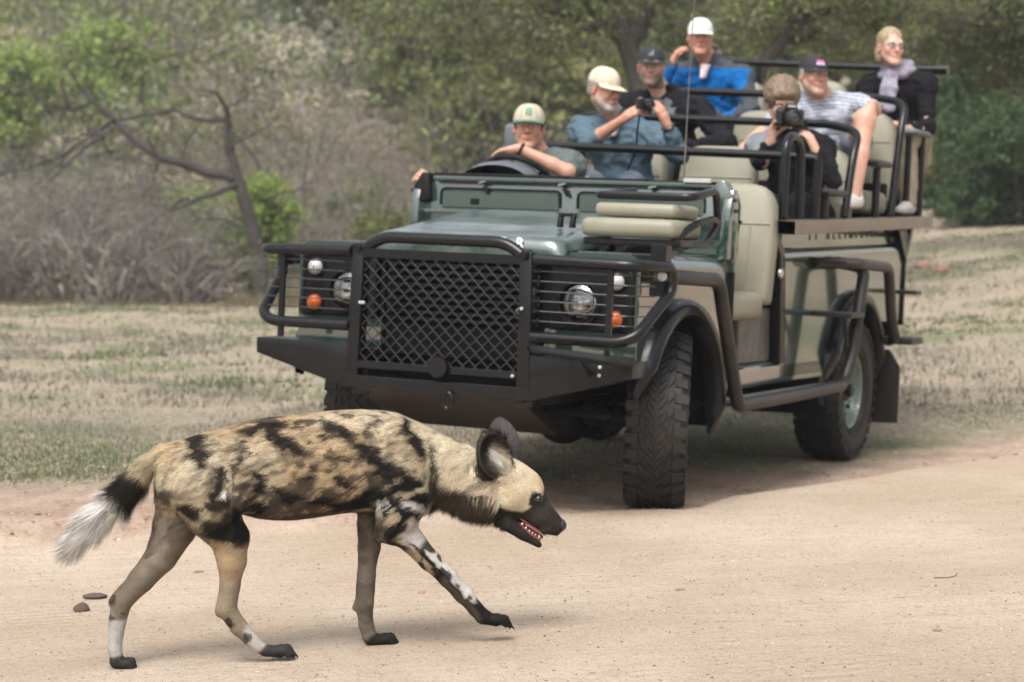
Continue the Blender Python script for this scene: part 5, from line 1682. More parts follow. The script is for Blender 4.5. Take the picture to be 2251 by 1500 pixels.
        for a in [math.pi / 6 + math.pi / 3 * j for j in range(6)]:
            pts = [Mc @ Vector((math.sin(a) * .0835 * math.cos(ph) ** .8, .018 - math.cos(a) * .1035 * math.cos(ph) ** .8, z0 + .0905 * math.sin(ph) * (1 if fl == 1 else .8))) for ph in np.linspace(0, 1.5, 9)]
            if fl == 1: MB().tube(pts, .0011, seg=5).build('seam', mat('seam%.2f%.2f' % (cc[0], cc[2]), tuple(cc * .6), rough=.8), co)
        # band and brim
        rows = []
        for k in range(9):
            t = k / 8
            row = []
            for j in range(17):
                a = R_(-72 + 144 * j / 16)
                ext = .070 * math.cos(a * 1.08) ** .8 * t * cap.get('brim', 1.0)
                x = math.sin(a) * (.083 + .004 * t); y = .018 - math.cos(a) * .103 - ext
                z = z0 - .001 - t * .012 - .20 * t * abs(x) ** 1.6 * 3.2 * .6
                row.append(tuple(Mc @ Vector((x, y, z))))
            rows.append(row)
        o = MB().grid(rows).build('brim', CLOTHS, co, solid=.0035)
        ca = o.data.color_attributes.new('col', 'FLOAT_COLOR', 'POINT')
        arr = np.ones((len(o.data.vertices), 4), np.float32); arr[:, :3] = bc
        ca.data.foreach_set('color', arr.ravel())
        def onfront(dx, dz, out=.002):
            a = dx / .095; ph = math.asin(min(.99, max(0, (dz) / .090)))
            return Mc @ Vector((math.sin(a) * (.083 + out) * math.cos(ph) ** .8, .018 - math.cos(a) * (.103 + out) * math.cos(ph) ** .8, z0 + (.090 + out) * math.sin(ph)))
        for (dx0, dx1, dz0, dz1, shear, c_) in cap.get('logo', ()):
            g_ = [[onfront(dx0 + (dx1 - dx0) * u + shear * v, dz0 + (dz1 - dz0) * v) for u in np.linspace(0, 1, 5)] for v in np.linspace(0, 1, 5)]
            MB().grid(g_).build('emblem', mat('emblem%.2f%.2f%.2f' % c_, c_, rough=.7), co)
    if glasses:
        gl = empty('glasses'); gl.parent = root; gl.location = off
        GM = mat('glasses_frame', (.02, .02, .03), rough=.3)
        for s_ in (-1, 1):
            pts = [h(s_ * .033 + .020 * math.copysign(abs(math.cos(a)) ** .6, math.cos(a)), -.101 + .004 * abs(math.cos(a)), .0 + .0125 * math.copysign(abs(math.sin(a)) ** .6, math.sin(a))) for a in np.linspace(0, 2 * math.pi, 21)[:-1]]
            MB().tube(pts, .0021, seg=6, closed=True).build('frame', GM, gl)
            MB().tube([h(s_ * .053, -.097, .004), h(s_ * .074, -.06, .003), h(s_ * .082, .01, .0)], .0018, seg=6).build('temple', GM, gl)
        MB().tube([h(-.013, -.103, .003), h(0, -.106, .006), h(.013, -.103, .003)], .0018, seg=6).build('bridge', GM, gl)
    # --- clothes
    c = Field(lo, hi, .0100)
    torso(c, .014)
    # arms with sleeves up to 'sleeve' of the arm (1 = wrist)
    sv = sleeve if hasattr(sleeve, '__len__') else (sleeve, sleeve)
    for i in (0, 1):
        s_, e_, w_ = A3(*sh[i]), A3(*el[i]), A3(*wr[i])
        if sv[i] < .5:
            e2 = s_ + (e_ - s_) * sv[i] * 2
            c.cone(s_, e2, .066 * ar * b, .060 * ar * b, .03)
        else:
            t = (sv[i] - .5) * 2
            w2 = e_ + (w_ - e_) * t
            c.cone(s_, e_, .066 * ar * b, .056 * ar * b, .03); c.cone(e_, w2, .055 * ar * b, (.043 if t < .9 else .037) * ar * b, .015)
    if collar:
        for a in np.linspace(-2.4, 2.4, 9):
            p = N + A3(math.sin(a) * .068, .0 + math.cos(a) * .062, .028)
            c.ell(p, (.022, .022, .034), .012)
    # open the neck
    c.cone(N + A3(0, .0, .02), h(0, .01, -.05), .050, .060, .006, sub=True)
    if vneck:
        c.cone(N + A3(0, -.08, .05), N + A3(vneck[0] * .2, -.17, -vneck[1]), .05, .012, .01, sub=True)
    # cut the sleeves' ends flat enough: nothing beyond the cuff
    V, F = c.mesh(); V = smooth_mesh(V, F, 2, .5)
    Nn = vnormals(V, F)
    # folds: ridged noise stretched along the limbs
    w_ = vnoise(V * np.array([1, 1, 1.7]) + 3 * vnoise(V, 3, 2)[:, None] * .12, 9, 3)
    V = V + Nn * ((.5 - np.abs(w_ - .5) * 2.6) * .024 + (.5 - np.abs(vnoise(V * np.array([1.2, 1, .7]) + 8, 17, 2) - .5) * 2.6) * .010 - .006)[:, None]
    C = np.ones((len(V), 1)) * np.array(shirt)
    if jacket2:
        c2, rule = jacket2
        m = rule(V)
        C = C * (1 - m[:, None]) + np.array(c2) * m[:, None]
    if stripes:
        ln = np.abs(((V[:, 2] + .018 * np.sin(V[:, 0] * 9) + .01 * vnoise(V, 6)) * 46) % 1 - .5)
        m = sstep(.20, .12, ln)[:, None]
        C = C * (1 - m) + np.array(stripes) * m
    fin(arr_mesh('shirt' if sv[0] < .6 else 'jacket', V, F, CLOTH, root, colors=C))
    t = Field(lo, hi, .0140)
    for i in (0, 1):
        hp = P + unit(shL - shR) * (.09 if i else -.09)
        K, A_ = A3(*knee[i]), A3(*ankle[i])
        if i in bare_leg:
            t.cone(hp, hp * .35 + K * .65, .10, .088, .04)
        else:
            t.cone(hp, K, .098, .072, .04); t.cone(K, A_, .070, .055, .02)
    t.cone(P + A3(-.06, 0, -.01), P + A3(.06, 0, -.01), .135 * b, .135 * b, .05)
    V, F = t.mesh(); V = smooth_mesh(V, F, 2, .5); Nn = vnormals(V, F)
    V = V + Nn * ((.5 - np.abs(vnoise(V, 8, 3) - .5) * 2.6) * .014)[:, None]
    fin(arr_mesh('trousers' if not bare_leg else 'shorts', V, F, CLOTH, root, colors=np.ones((len(V), 1)) * np.array(trousers)))
    for i in (0, 1):
        A_ = A3(*ankle[i])
        q = Field(A_ - .24, A_ + .2, .008)
        q.cone(A_ + A3(0, .03, -.035), A_ + A3(0, -.06, -.035), .040, .040, .02); q.cone(A_ + A3(0, -.06, -.04), A_ + A3(0, -.17, -.055), .040, .034, .02)
        q.cone(A_ + A3(0, .03, -.03), A_ + A3(0, .012, .01), .040, .040, .015)
        q.cone(A_ + A3(0, -.0, -.16), A_ + A3(0, -.2, -.16), .09, .09, .004, sub=True)
        q.cone(A_ + A3(0, 0, .02), A_ + A3(0, 0, .12), .042, .05, .004, sub=True)
        V, F = q.mesh()
        cc = np.where((V[:, 2] < A_[2] - .062)[:, None], np.array(shoes) * .75, np.array(shoes))
        fin(arr_mesh('shoe', V, F, CLOTHS, root, colors=cc * np.ones((len(V), 1))))
    if watch is not None:
        i = watch
        e_, w_ = A3(*el[i]), A3(*wr[i])
        d = unit(w_ - e_); p = w_ - d * .012
        u = unit(np.cross(d, A3(0, 0, 1))); v = np.cross(d, u)
        mb = MB().tube([tuple(p + u * .0315 * math.cos(a) + v * .0315 * math.sin(a)) for a in np.linspace(0, 2 * math.pi, 21)[:-1]], .0075, seg=8, closed=True)
        fin(mb.build('watch', WATCH, root))
    return root, Mh, off

SK1 = (.46, .25, .17); SK2 = (.50, .30, .21); SK3 = (.47, .24, .165)
def H_(d, n, **k): return dict(d=d, n=n, **k)
# driver
person('driver in a beige cap with green brim leaning over the steering wheel',
       (-.505, 1.20, 1.758), 22, -1, (-.48, 1.29, 1.615), [(-.655, 1.27, 1.575), (-.305, 1.30, 1.565)],
       [(-.84, 1.04, 1.33), (-.195, 1.02, 1.525)], [(-.885, .74, 1.405), (-.43, .93, 1.635)],
       [H_((.12, -.75, .62), (.9, .1, -.3), curl=1.2, side=-1, s=1.1), H_((-.95, -.15, -.28), (0, -.45, -.9), curl=.55, side=-1)],
       (-.42, 1.36, 1.12), [(-.58, .90, 1.25), (-.24, .90, 1.40)], [(-.58, .80, .85), (-.26, .75, .9)],
       SK1, (.10, .12, .115), (.12, .135, .155), sleeve=(.34, .34), hair=((.055, .035, .022), .0), cap=dict(c=(.44, .40, .31), b=(.085, .18, .14), tilt=1, logo=((-.022, .022, .030, .062, 0, (.12, .22, .14)), (-.018, .018, .022, .029, 0, (.2, .2, .17)))), watch=1, build=.93)
# man in the first bench row with a compact camera
person('man in a faded teal shirt and cream cap holding up a compact camera',
       (-.535, 2.27, 2.045), 68, 12, (-.50, 2.39, 1.885), [(-.69, 2.33, 1.815), (-.29, 2.40, 1.79)],
       [(-.53, 2.07, 1.735), (-.02, 2.16, 1.68)], [(-.315, 2.0, 1.852), (-.06, 2.04, 1.835)],
       [H_((.72, -.1, .50), (.35, .6, -.2), curl=.75, side=1, s=1.05), H_((-.35, -.3, .85), (-.7, .3, -.1), curl=.75, side=-1, s=1.05)],
       (-.48, 2.52, 1.36), [(-.50, 2.08, 1.50), (-.26, 2.06, 1.50)], [(-.52, 1.98, 1.12), (-.26, 1.98, 1.12)],
       SK3, (.080, .125, .16), (.14, .16, .20), sleeve=(.62, .85), hair=((.30, .28, .26), .0), cap=dict(c=(.56, .50, .38), tilt=2, brim=1.05), beard=((.42, .39, .36), .75, -.045), collar=True, watch=1, vneck=(0, .08))
# young person with the large camera
person('young person with brown hair and black hoodie aiming a large camera at the viewer',
       (.472, 2.41, 1.990), 30, 20, (.50, 2.50, 1.845), [(.33, 2.48, 1.745), (.69, 2.46, 1.735)],
       [(.43, 2.22, 1.655), (.835, 2.22, 1.545)], [(.495, 2.175, 1.765), (.755, 2.16, 1.715)],
       [H_((.12, -.1, .9), (.55, -.1, .15), curl=.95, side=1, s=.95), H_((-.35, -.1, .75), (-.6, .05, .55), curl=.85, side=-1, s=.95)],
       (.56, 2.56, 1.37), [(.46, 2.10, 1.43), (.70, 2.08, 1.42)], [(.46, 2.08, 1.10), (.72, 2.06, 1.40 - .32)],
       SK2, (.008, .0085, .010), (.010, .011, .014), sleeve=(.88, .93), hair=((.165, .115, .075), .024), jacket2=((.17, .18, .20), lambda V: ((V[:, 0] < .40) & (V[:, 2] > 1.72)).astype(float)), collar=True, build=.9)
# black cap man
person('bearded man in a black hoodie and plain black cap behind the cream capped man',
       (-.605, 3.14, 2.255), 20, 4, (-.575, 3.27, 2.10), [(-.785, 3.26, 2.02), (-.34, 3.30, 2.005)],
       [(-.86, 3.08, 1.80), (-.09, 3.12, 1.80)], [(-.62, 2.88, 1.72), (-.30, 2.93, 1.765)],
       [None, H_((-.9, -.2, -.1), (0, -.2, -.9), curl=.6, side=-1)],
       (-.56, 3.42, 1.64), [(-.66, 2.95, 1.72), (-.42, 2.95, 1.72)], [(-.66, 2.90, 1.38), (-.42, 2.9, 1.38)],
       (.50, .31, .235), (.009, .009, .012), (.10, .105, .11), sleeve=1.0, cap=dict(c=(.018, .021, .026), tilt=1, logo=((-.020, -.010, .030, .040, .004, (.17, .17, .20)), (-.007, .003, .030, .052, .005, (.17, .17, .20)), (.006, .016, .030, .064, .006, (.17, .17, .20)))), beard=((.10, .075, .06), .8, -.035), vneck=(0, .16), jacket2=((.13, .14, .15), lambda V: ((np.abs(V[:, 0] + .53) < .075) & (V[:, 1] < 3.2) & (V[:, 2] > 1.7)).astype(float)), collar=True, build=1.03)
# striped man with the raised knee
person('man in a striped t-shirt and black cap with one bare knee raised',
       (.392, 3.24, 2.215), 44, 2, (.44, 3.35, 2.085), [(.235, 3.33, 2.03), (.645, 3.33, 2.03)],
       [(.10, 3.13, 1.845), (.79, 3.15, 2.01)], [(.065, 2.97, 1.765), (.835, 2.93, 2.03)],
       [H_((-.2, -.5, -.6), (.4, 0, -.4), curl=.6, side=1), H_((.0, -.35, -.95), (-.5, .5, -.1), curl=.35, side=-1, s=1.05)],
       (.44, 3.48, 1.65), [(.34, 3.0, 1.74), (.80, 2.92, 1.93)], [(.34, 2.95, 1.40), (.815, 2.75, 1.50)],
       (.50, .28, .20), (.42, .44, .50), (.13, .15, .18), sleeve=(.34, .34), cap=dict(c=(.018, .017, .021), tilt=0, low=True, logo=((-.030, .030, .038, .052, 0, (.55, .10, .14)), (-.034, .034, .022, .038, 0, (.35, .36, .55)))), beard=((.36, .26, .22), .3, -.05), stripes=(.14, .16, .20), bare_leg=(1,), shoes=(.62, .60, .55), smile=.8, hair=((.35, .32, .30), .0), build=1.05)
# white cap man
person('man in a bright blue and grey jacket and white cap, hand at his ear',
       (-.652, 4.10, 2.535), 24, 3, (-.625, 4.22, 2.385), [(-.84, 4.22, 2.295), (-.405, 4.24, 2.29)],
       [(-.90, 4.03, 2.14), (-.27, 4.05, 2.06)], [(-.80, 4.0, 2.345), (-.42, 3.85, 1.96)],
       [H_((.35, -.15, .85), (.6, .3, 0), curl=.95, side=1), None],
       (-.62, 4.36, 1.92), [(-.72, 3.86, 1.98), (-.46, 3.86, 1.98)], [(-.72, 3.84, 1.66), (-.46, 3.84, 1.66)],
       (.52, .25, .18), (.004, .10, .32), (.06, .065, .07), sleeve=1.0, cap=dict(c=(.62, .66, .62), tilt=2, logo=((-.04, .01, .03, .036, .01, (.6, .45, .42)),)), vneck=(0, .17), collar=True,
       jacket2=((.055, .062, .075), lambda V: np.clip(((V[:, 2] > 2.315 + .05 * vnoise(V, 5)) | (V[:, 2] < 2.02) | (V[:, 0] > -.335)).astype(float), 0, 1)), build=.98)
# woman
_, MhW, _ = person('woman with tied blonde hair, glasses and a lilac scarf in the back row',
       (.612, 4.10, 2.470), 40, 2, (.632, 4.22, 2.325), [(.455, 4.24, 2.235), (.815, 4.21, 2.235)],
       [(.44, 4.05, 1.99), (.875, 4.10, 1.965)], [(.60, 3.87, 1.975), (.74, 3.88, 1.975)],
       [H_((.4, -.5, -.2), (.1, -.2, -.8), curl=.8, side=1, s=.88), H_((-.6, -.4, .0), (0, -.2, -.8), curl=.8, side=-1, s=.88)],
       (.64, 4.36, 1.92), [(.56, 3.88, 1.94), (.80, 3.86, 1.88)], [(.58, 3.84, 1.55), (.84, 3.84, 1.50)],
       (.58, .34, .26), (.009, .008, .010), (.23, .20, .145), sleeve=1.0, hair=((.30, .23, .145), .001), hair_long=True, female=True, glasses=True, smile=1, build=.93, scale=.97)

# scarf: wound tube and two hanging ends; pink shirt front
def scarf():
    root = empty('scarf', M=CARM @ Matrix.Translation((.63, 4.2, 2.3)))
    tag(root, 'lilac grey knitted scarf wound round the neck of the blonde woman', 'scarf')
    f = Field((.40, 3.95, 1.95), (.86, 4.40, 2.50), .006)
    N = A3(.635, 4.20, 2.345)
    for (dz, r, rr) in ((-.030, .090, .034), (.004, .075, .031)):
        pts = [N + A3(r * math.sin(a), r * .92 * math.cos(a), dz + .022 * math.sin(a + .8)) for a in np.linspace(0, 2 * math.pi, 22)]
        for i in range(21): f.cone(pts[i], pts[i + 1], rr, rr, .008)
    f.ell(N + A3(-.01, -.115, -.05), (.042, .034, .042), .01)
    f.chain([N + A3(-.015, -.12, -.06), N + A3(-.03, -.155, -.14), N + A3(-.025, -.17, -.24)], [.028, .030, .034], .01, sc=(1.25, .7, 1))
    f.chain([N + A3(.01, -.12, -.06), N + A3(.02, -.16, -.14), N + A3(.005, -.175, -.26)], [.026, .028, .032], .01, sc=(1.2, .7, 1))
    V, F = f.mesh(); V = smooth_mesh(V, F, 1, .4); Nn = vnormals(V, F)
    ang = np.arctan2(V[:, 0] - N[0], V[:, 1] - N[1])
    V = V + Nn * ((vnoise(np.stack([V[:, 0] * 1.3, V[:, 1], V[:, 2] * .8], 1), 26, 3) - .5) * .024)[:, None]
    o = arr_mesh('wrap', V, F, CLOTH, root, colors=np.ones((len(V), 1)) * np.array([.25, .235, .29]))
    o.location = (-.63, -4.2, -2.3)
scarf()
def shirt_front(label, name, c, centre, w, hgt, m='col'):
    root = empty(name, M=CARM @ Matrix.Translation(centre)); tag(root, label, 'shirt')
    return root

# ------------------------------------------------------------ cameras held by the passengers
def camera_thing(label, loc, yaw, pitch, s, big):
    root = empty('camera', M=CARM @ Matrix.Translation(loc) @ Matrix.Rotation(R_(yaw), 4, 'Z') @ Matrix.Rotation(R_(pitch), 4, 'X'))
    root.scale = (s, s, s)
    tag(root, label, 'camera', )
    F90 = Matrix.Rotation(R_(-90), 4, 'Z')
    if big:
        MB().box(-.068, .068, -.02, .022, -.048, .040, b=.010).build('camera_body', CAMB, root)
        MB().prism([(-.034, .036), (.034, .036), (.022, .066), (-.022, .066)], 'y', -.035, .018, bev=.005).build('prism_housing', CAMB, root)
        MB().box(-.020, .020, -.037, -.034, .046, .056).build('name_plate', STEEL, root)
        MB().box(-.070, -.036, -.042, -.016, -.045, .034, b=.010).build('grip', CAMB, root)
        MB().lathe([(.015, .034), (.03, .036), (.05, .036), (.055, .039), (.085, .039), (.09, .037), (.11, .037), (.112, .033), (.10, .029)], 32, F90 @ Matrix.Translation((0, 0, -.004))).build('lens_barrel', CAMB, root)
        MB().lathe([(.100, .030), (.104, .018), (.105, .001)], 28, F90 @ Matrix.Translation((0, 0, -.004))).build('lens_glass', CAMG, root)
        MB().lathe([(.060, .0395), (.062, .040), (.080, .040), (.082, .0395)], 32, F90 @ Matrix.Translation((0, 0, -.004))).build('zoom_ring', BLACKF, root)
    else:
        MB().box(-.052, .052, -.014, .014, -.032, .030, b=.006).build('camera_body', CAMB, root)
        MB().lathe([(.010, .028), (.03, .029), (.05, .027), (.052, .022), (.046, .018)], 26, F90 @ Matrix.Translation((0, .01, 0))).build('lens_barrel', CAMB, root)
        MB().lathe([(.046, .019), (.049, .011), (.05, .001)], 24, F90 @ Matrix.Translation((0, .01, 0))).build('lens_glass', CAMG, root)
        MB().lathe([(.0, .009), (.006, .009)], 16, Matrix.Translation((-.03, 0, .028)) @ Matrix.Rotation(R_(-90), 4, 'Y')).build('shutter_button', STEEL, root)
camera_thing('large black camera with a wide lens held up by the young person', (.590, 2.190, 1.900), 30, 4, 1.12, True)
camera_thing('compact black camera held to his eye by the cream capped man', (-.175, 1.985, 1.945), 52, 6, 1.0, False)
camera_thing('small camera with a shiny lens held in the lap of the scarfed woman', (.675, 3.80, 1.985), 30, 35, .95, False)
# camera strap of the man in the teal shirt
o = MB().tube([(-.20, 2.0, 1.93), (-.24, 2.06, 1.83), (-.26, 2.10, 1.70), (-.33, 2.16, 1.58)], [.006] * 4, seg=6, fil=.03).build('camera_strap', BLACKF)
o.matrix_world = CARM; tag(o, 'dark camera strap hanging in front of the teal shirt', 'strap')
# white shirt fronts showing in open collars
for (N, w, dz, c, lab) in (((-.615, 4.125, 2.30), .036, .095, (.62, .50, .53), 'pale pink shirt showing in the open collar of the blue jacket'), ((-.47, 2.30, 1.80), .036, .08, (.55, .50, .50), 'pale undershirt at the neck of the man with the compact camera')):
    rows = [[(N[0] + w * (1 - .45 * v) * u, N[1] - .005 - .035 * (1 - u * u) - .035 * v, N[2] + .06 - v * dz) for u in np.linspace(-1, 1, 9)] for v in np.linspace(0, 1, 7)]
    o = MB().grid(rows).build('shirt_front', mat('shirt%.2f' % c[1], c, rough=.8, bump=.3, bscale=60), None, solid=.004)
    o.matrix_world = CARM; tag(o, lab, 'shirt')
# ------------------------------------------------------------ the wild dog
K = .001325          # metres per drawing unit used for the radii below
DOGROOT = Matrix.Translation((-.3846, 6.0, 0)) @ Matrix.Rotation(R_(13), 4, 'Z')
dog = empty('wild_dog', M=DOGROOT)
tag(dog, 'African wild dog with mottled black, tan and white coat walking right across the sandy road', 'wild dog')
FUR = mat('dog_coat', attr='col', rough=.75, var=.10, scale=160)
FUR.node_tree.nodes['Principled BSDF'].inputs['Specular IOR Level'].default_value = .10
def loft(F, st, O=(0, 0, 0), E=(1, 0, 0), N=(0, 0, 1), k=.02, pw=2.0):
    # st rows: s, top, bottom, half width ; axis E, up N, side = y
    st = np.array(st, float); O = np.array(O, float); E = np.array(E, float); N = np.array(N, float)
    ss = np.linspace(st[0, 0], st[-1, 0], 120)
    def sm(c):
        y = np.interp(ss, st[:, 0], st[:, c]); w = np.hanning(13); w /= w.sum()
        return np.convolve(np.pad(y, 6, mode='edge'), w, 'valid')
    top, bot, hw = sm(1), sm(2), sm(3)
    corners = []
    for i in (0, len(st) - 1):
        for c in (1, 2): corners.append(O + E * st[i, 0] + N * st[i, c])
    for r in st:
        corners += [O + E * r[0] + N * r[1], O + E * r[0] + N * r[2]]
    corners = np.array(corners); W = st[:, 3].max()
    lo = corners.min(0) - k - .02; hi = corners.max(0) + k + .02; lo[1] = O[1] - W - k - .02; hi[1] = O[1] + W + k + .02
    sl, (X, Y, Z) = F._sub(lo, hi)
    X = X - O[0]; Y = Y - O[1]; Z = Z - O[2]
    s = X * E[0] + Z * E[2]; t = X * N[0] + Z * N[2]
    tp_ = np.interp(s, ss, top); bt = np.interp(s, ss, bot); w = np.interp(s, ss, hw)
    c = (tp_ + bt) / 2; h = np.maximum((tp_ - bt) / 2, .004)
    q = (np.abs(t - c) / h) ** pw + (np.abs(Y) / w) ** pw
    d = (q ** (1 / pw) - 1) * np.minimum(h, w)
    e = np.maximum(st[0, 0] - s, s - st[-1, 0])
    d = np.maximum(d, e)
    F.blend(sl, d.astype(np.float32), k)

D = Field((-.93, -.16, -.075), (.61, .155, .74), .0046)
def LV(*rows):
    return [(a[0], a[2], b[2], w) for a, b, w in rows]
TOR = LV(((-0.6467, 0, 0.5496), (-0.6467, 0, 0.4592), .035), ((-0.6314, 0, 0.5777), (-0.6314, 0, 0.4355), .062), ((-0.6020, 0, 0.6028), (-0.6020, 0, 0.4191), .078), ((-0.5572, 0, 0.6199), (-0.5572, 0, 0.4138), .088), ((-0.4928, 0, 0.6419), (-0.4928, 0, 0.4158), .092), ((-0.4152, 0, 0.6584), (-0.4152, 0, 0.4030), .090),
      ((-0.3371, 0, 0.6737), (-0.3371, 0, 0.3796), .096), ((-0.2586, 0, 0.6813), (-0.2586, 0, 0.3745), .106), ((-0.1795, 0, 0.6889), (-0.1795, 0, 0.3851), .114), ((-0.1000, 0, 0.6939), (-0.1000, 0, 0.3932), .118), ((-0.0201, 0, 0.6923), (-0.0201, 0, 0.3907), .112), ((0.0469, 0, 0.6857), (0.0469, 0, 0.3886), .100),
      ((0.1008, 0, 0.6581), (0.1008, 0, 0.3976), .085), ((0.1549, 0, 0.6303), (0.1549, 0, 0.4146), .070), ((0.2092, 0, 0.6051), (0.2092, 0, 0.3943), .062), ((0.2637, 0, 0.5798), (0.2637, 0, 0.3659), .060), ((0.3184, 0, 0.5571), (0.3184, 0, 0.3534), .060), ((0.3527, 0, 0.5401), (0.3527, 0, 0.3577), .054))
loft(D, TOR, k=.02, pw=2.15)
HO = (0.3390, 0, 0.5002)
HE, HN = (.781, 0, -.625), (.625, 0, .781)
HS = [(-45, 46, -70, .052), (-20, 48, -78, .062), (9, 50, -80, .066), (47, 57, -76, .066), (80, 58, -66, .058), (97, 54, -58, .050), (115, 43, -52, .041), (135, 28, -45, .0335), (160, 20, -40, .030), (180, 16, -38, .028), (194, 11, -34, .025), (202, 6, -29, .020), (208, 0, -24, .014)]
loft(D, [(s * K, t * K, b * K, w) for s, t, b, w in HS], O=HO, E=HE, N=HN, k=.012, pw=2.2)
def hp(s, t, y=0.0):
    return np.array(HO) + np.array(HE) * s * K + np.array(HN) * t * K + np.array([0, y, 0])
for sd in (-1, 1):
    D.ell(hp(50, -38, sd * .040), (.042, .028, .036), .02)
    D.cone(hp(98, 22, sd * .036), hp(118, 14, sd * .030), .013, .010, .012)       # brow and cheek ridge
    D.ell(hp(110, 14, sd * .050), (.010, .008, .009), .006, sub=True)
    D.ell(hp(178, -30, sd * .014), (.026, .014, .011), .010)                      # flews
# lower jaw: rami and chin
for sd in (-1, 1):
    a = (0.3706, 0, 0.3517); b = (0.4230, 0, 0.3124); c = (0.4742, 0, 0.2811)
    D.cone((a[0], sd * .030, a[2]), (b[0], sd * .021, b[2]), .023, .0140, .012)
    D.cone((b[0], sd * .021, b[2]), (c[0], sd * .010, c[2]), .0140, .0110, .006)
c = (0.4742, 0, 0.2811); D.cone((c[0], -.008, c[2]), (c[0], .008, c[2]), .0098, .0098, .006)
# ears: deep cups
def ear(c, y, nrm, up, w, hgt, dep, base, by):
    c = np.array([c[0], y, c[2]]); n = unit(nrm); u = unit(np.array(up) - np.dot(up, n) * n); v = np.cross(u, n)
    M = np.stack([v, n, u], 1)
    f = Field(c - .13, c + .13, .0046)
    # align the small field with the big grid
    i0 = np.round((f.lo - D.lo) / D.h).astype(int); f.lo = D.lo + i0 * D.h
    f.ell(c, (w, dep, hgt), .001, M=M)
    f.D = np.full(f.n, .08, np.float32); f.ell(c, (w, dep, hgt), .0011, M=M)
    f.ell(c + n * dep * .62, (w * .93, dep * 1.05, hgt * .93), .004, M=M, sub=True)
    sl = []; sf = []
    for k in range(3):
        a = max(i0[k], 0); b_ = min(i0[k] + f.n[k], D.n[k]); sl.append(slice(a, b_)); sf.append(slice(a - i0[k], b_ - i0[k]))
    D.blend(tuple(sl), f.D[tuple(sf)], .008)
    bb_ = np.array([base[0], by, base[2]])
    D.cone(bb_, c - u * hgt * .55 - n * dep * .3, .026, .020, .016)
NE = ((0.3280, 0, 0.5541), -.062, (.42, -.88, .15), (-.28, -.12, .95), .062, .073, .029)
FE = ((0.3830, 0, 0.5783), .052, (.80, .55, .10), (-.10, .28, .95), .060, .074, .030)
ear(*NE, (0.3568, 0, 0.4863), -.045)
ear(*FE, (0.3761, 0, 0.5127), .040)
# limbs
def limbs(rows, k=.015, sc=(1, 1, 1)):
    D.chain([r[0] for r in rows], [r[1] * K for r in rows], k, sc)
for sd, S_ in ((-1, 1),):
    pass
D.ell((-0.5283, -0.06, 0.5019), (.088, .048, .092), .014)
D.ell((-0.5605, 0.045, 0.4602), (.078, .048, .080), .03)
limbs([((-0.5419, -0.055, 0.4914), 62), ((-0.4951, -0.06, 0.4161), 58), ((-0.4467, -0.062, 0.3401), 42), ((-0.4399, -0.058, 0.2697), 31), ((-0.4445, -0.052, 0.2043), 23), ((-0.4557, -0.048, 0.1331), 20), ((-0.4195, -0.046, 0.0795), 17.5), ((-0.3652, -0.045, 0.0186), 14.5)], .03)
D.cone((-0.4636, -0.05, 0.1918), (-0.4762, -0.048, 0.1249), .007, .011, .012)
limbs([((-0.5605, 0.045, 0.4536), 58), ((-0.5924, 0.05, 0.3600), 47), ((-0.6335, 0.052, 0.2724), 34), ((-0.6889, 0.05, 0.2097), 27), ((-0.7438, 0.05, 0.1521), 22), ((-0.7591, 0.05, 0.0891), 18), ((-0.7668, 0.05, 0.0156), 15.5), ((-0.7617, 0.05, -0.0106), 15)], .03)
D.cone((-0.7438, 0.05, 0.1858), (-0.7719, 0.05, 0.1480), .008, .011, .012)
limbs([((0.0031, 0.06, 0.4755), 50), ((-0.0212, 0.06, 0.3560), 29), ((-0.0253, 0.06, 0.2786), 24), ((-0.0320, 0.06, 0.2014), 20.5), ((-0.0401, 0.06, 0.1096), 20.5), ((-0.0333, 0.06, 0.0493), 16.5), ((-0.0266, 0.06, 0.0196), 16)], .03)
D.cone((-0.0616, 0.06, 0.1105), (-0.0697, 0.06, 0.1015), .008, .007, .008)
D.ell((0.0355, -0.082, 0.5570), (.056, .036, .100), .014)
limbs([((0.0490, -0.065, 0.5548), 50), ((0.0737, -0.076, 0.4531), 50), ((0.0358, -0.08, 0.3866), 46), ((0.0222, -0.082, 0.3546), 36)], .03)
limbs([((0.0302, -0.082, 0.3609), 34), ((0.0800, -0.078, 0.3142), 27), ((0.1318, -0.072, 0.2563), 24), ((0.1862, -0.068, 0.2023), 21), ((0.2368, -0.064, 0.1481), 19), ((0.2710, -0.062, 0.1053), 15.5), ((0.2940, -0.062, 0.0845), 15)], .02)
D.cone((0.0169, -0.082, 0.3457), (-0.0148, -0.082, 0.3363), .026, .020, .015)
D.cone((0.2094, -0.066, 0.1575), (0.2148, -0.066, 0.1440), .010, .009, .008)
D.ell((0.0923, -0.01, 0.4482), (.075, .070, .075), .03)
# paws: pad, four toes each
def paw(heel, toe, w=.021, r=.0135, lift=0):
    heel = np.array(heel); toe = np.array(toe)
    d = toe - heel; L_ = np.linalg.norm(d); d = d / L_
    D.cone(heel, heel + d * L_ * .5, .019, .017, .010, sc=(1, 1.15, 1))
    up = np.array([-d[2], 0, d[0]])
    for q, ln, o in ((-1, .80, 0), (-.36, .98, .004), (.36, .98, .004), (1, .80, 0)):
        b0 = heel + d * L_ * .40 + np.array([0, q * w * .8, 0]) + up * .004
        m0 = heel + d * L_ * (ln - .22) + np.array([0, q * w, 0]) + up * (.009 + o)
        e0 = heel + d * L_ * (ln - .02) + np.array([0, q * w * 1.05, 0]) - up * .003
        D.cone(b0, m0, .0115, .0110, .006); D.cone(m0, e0, .0110, .0088, .004)
paw((-0.3445, -0.045, 0.0073), (-0.2614, -0.045, -0.0044))
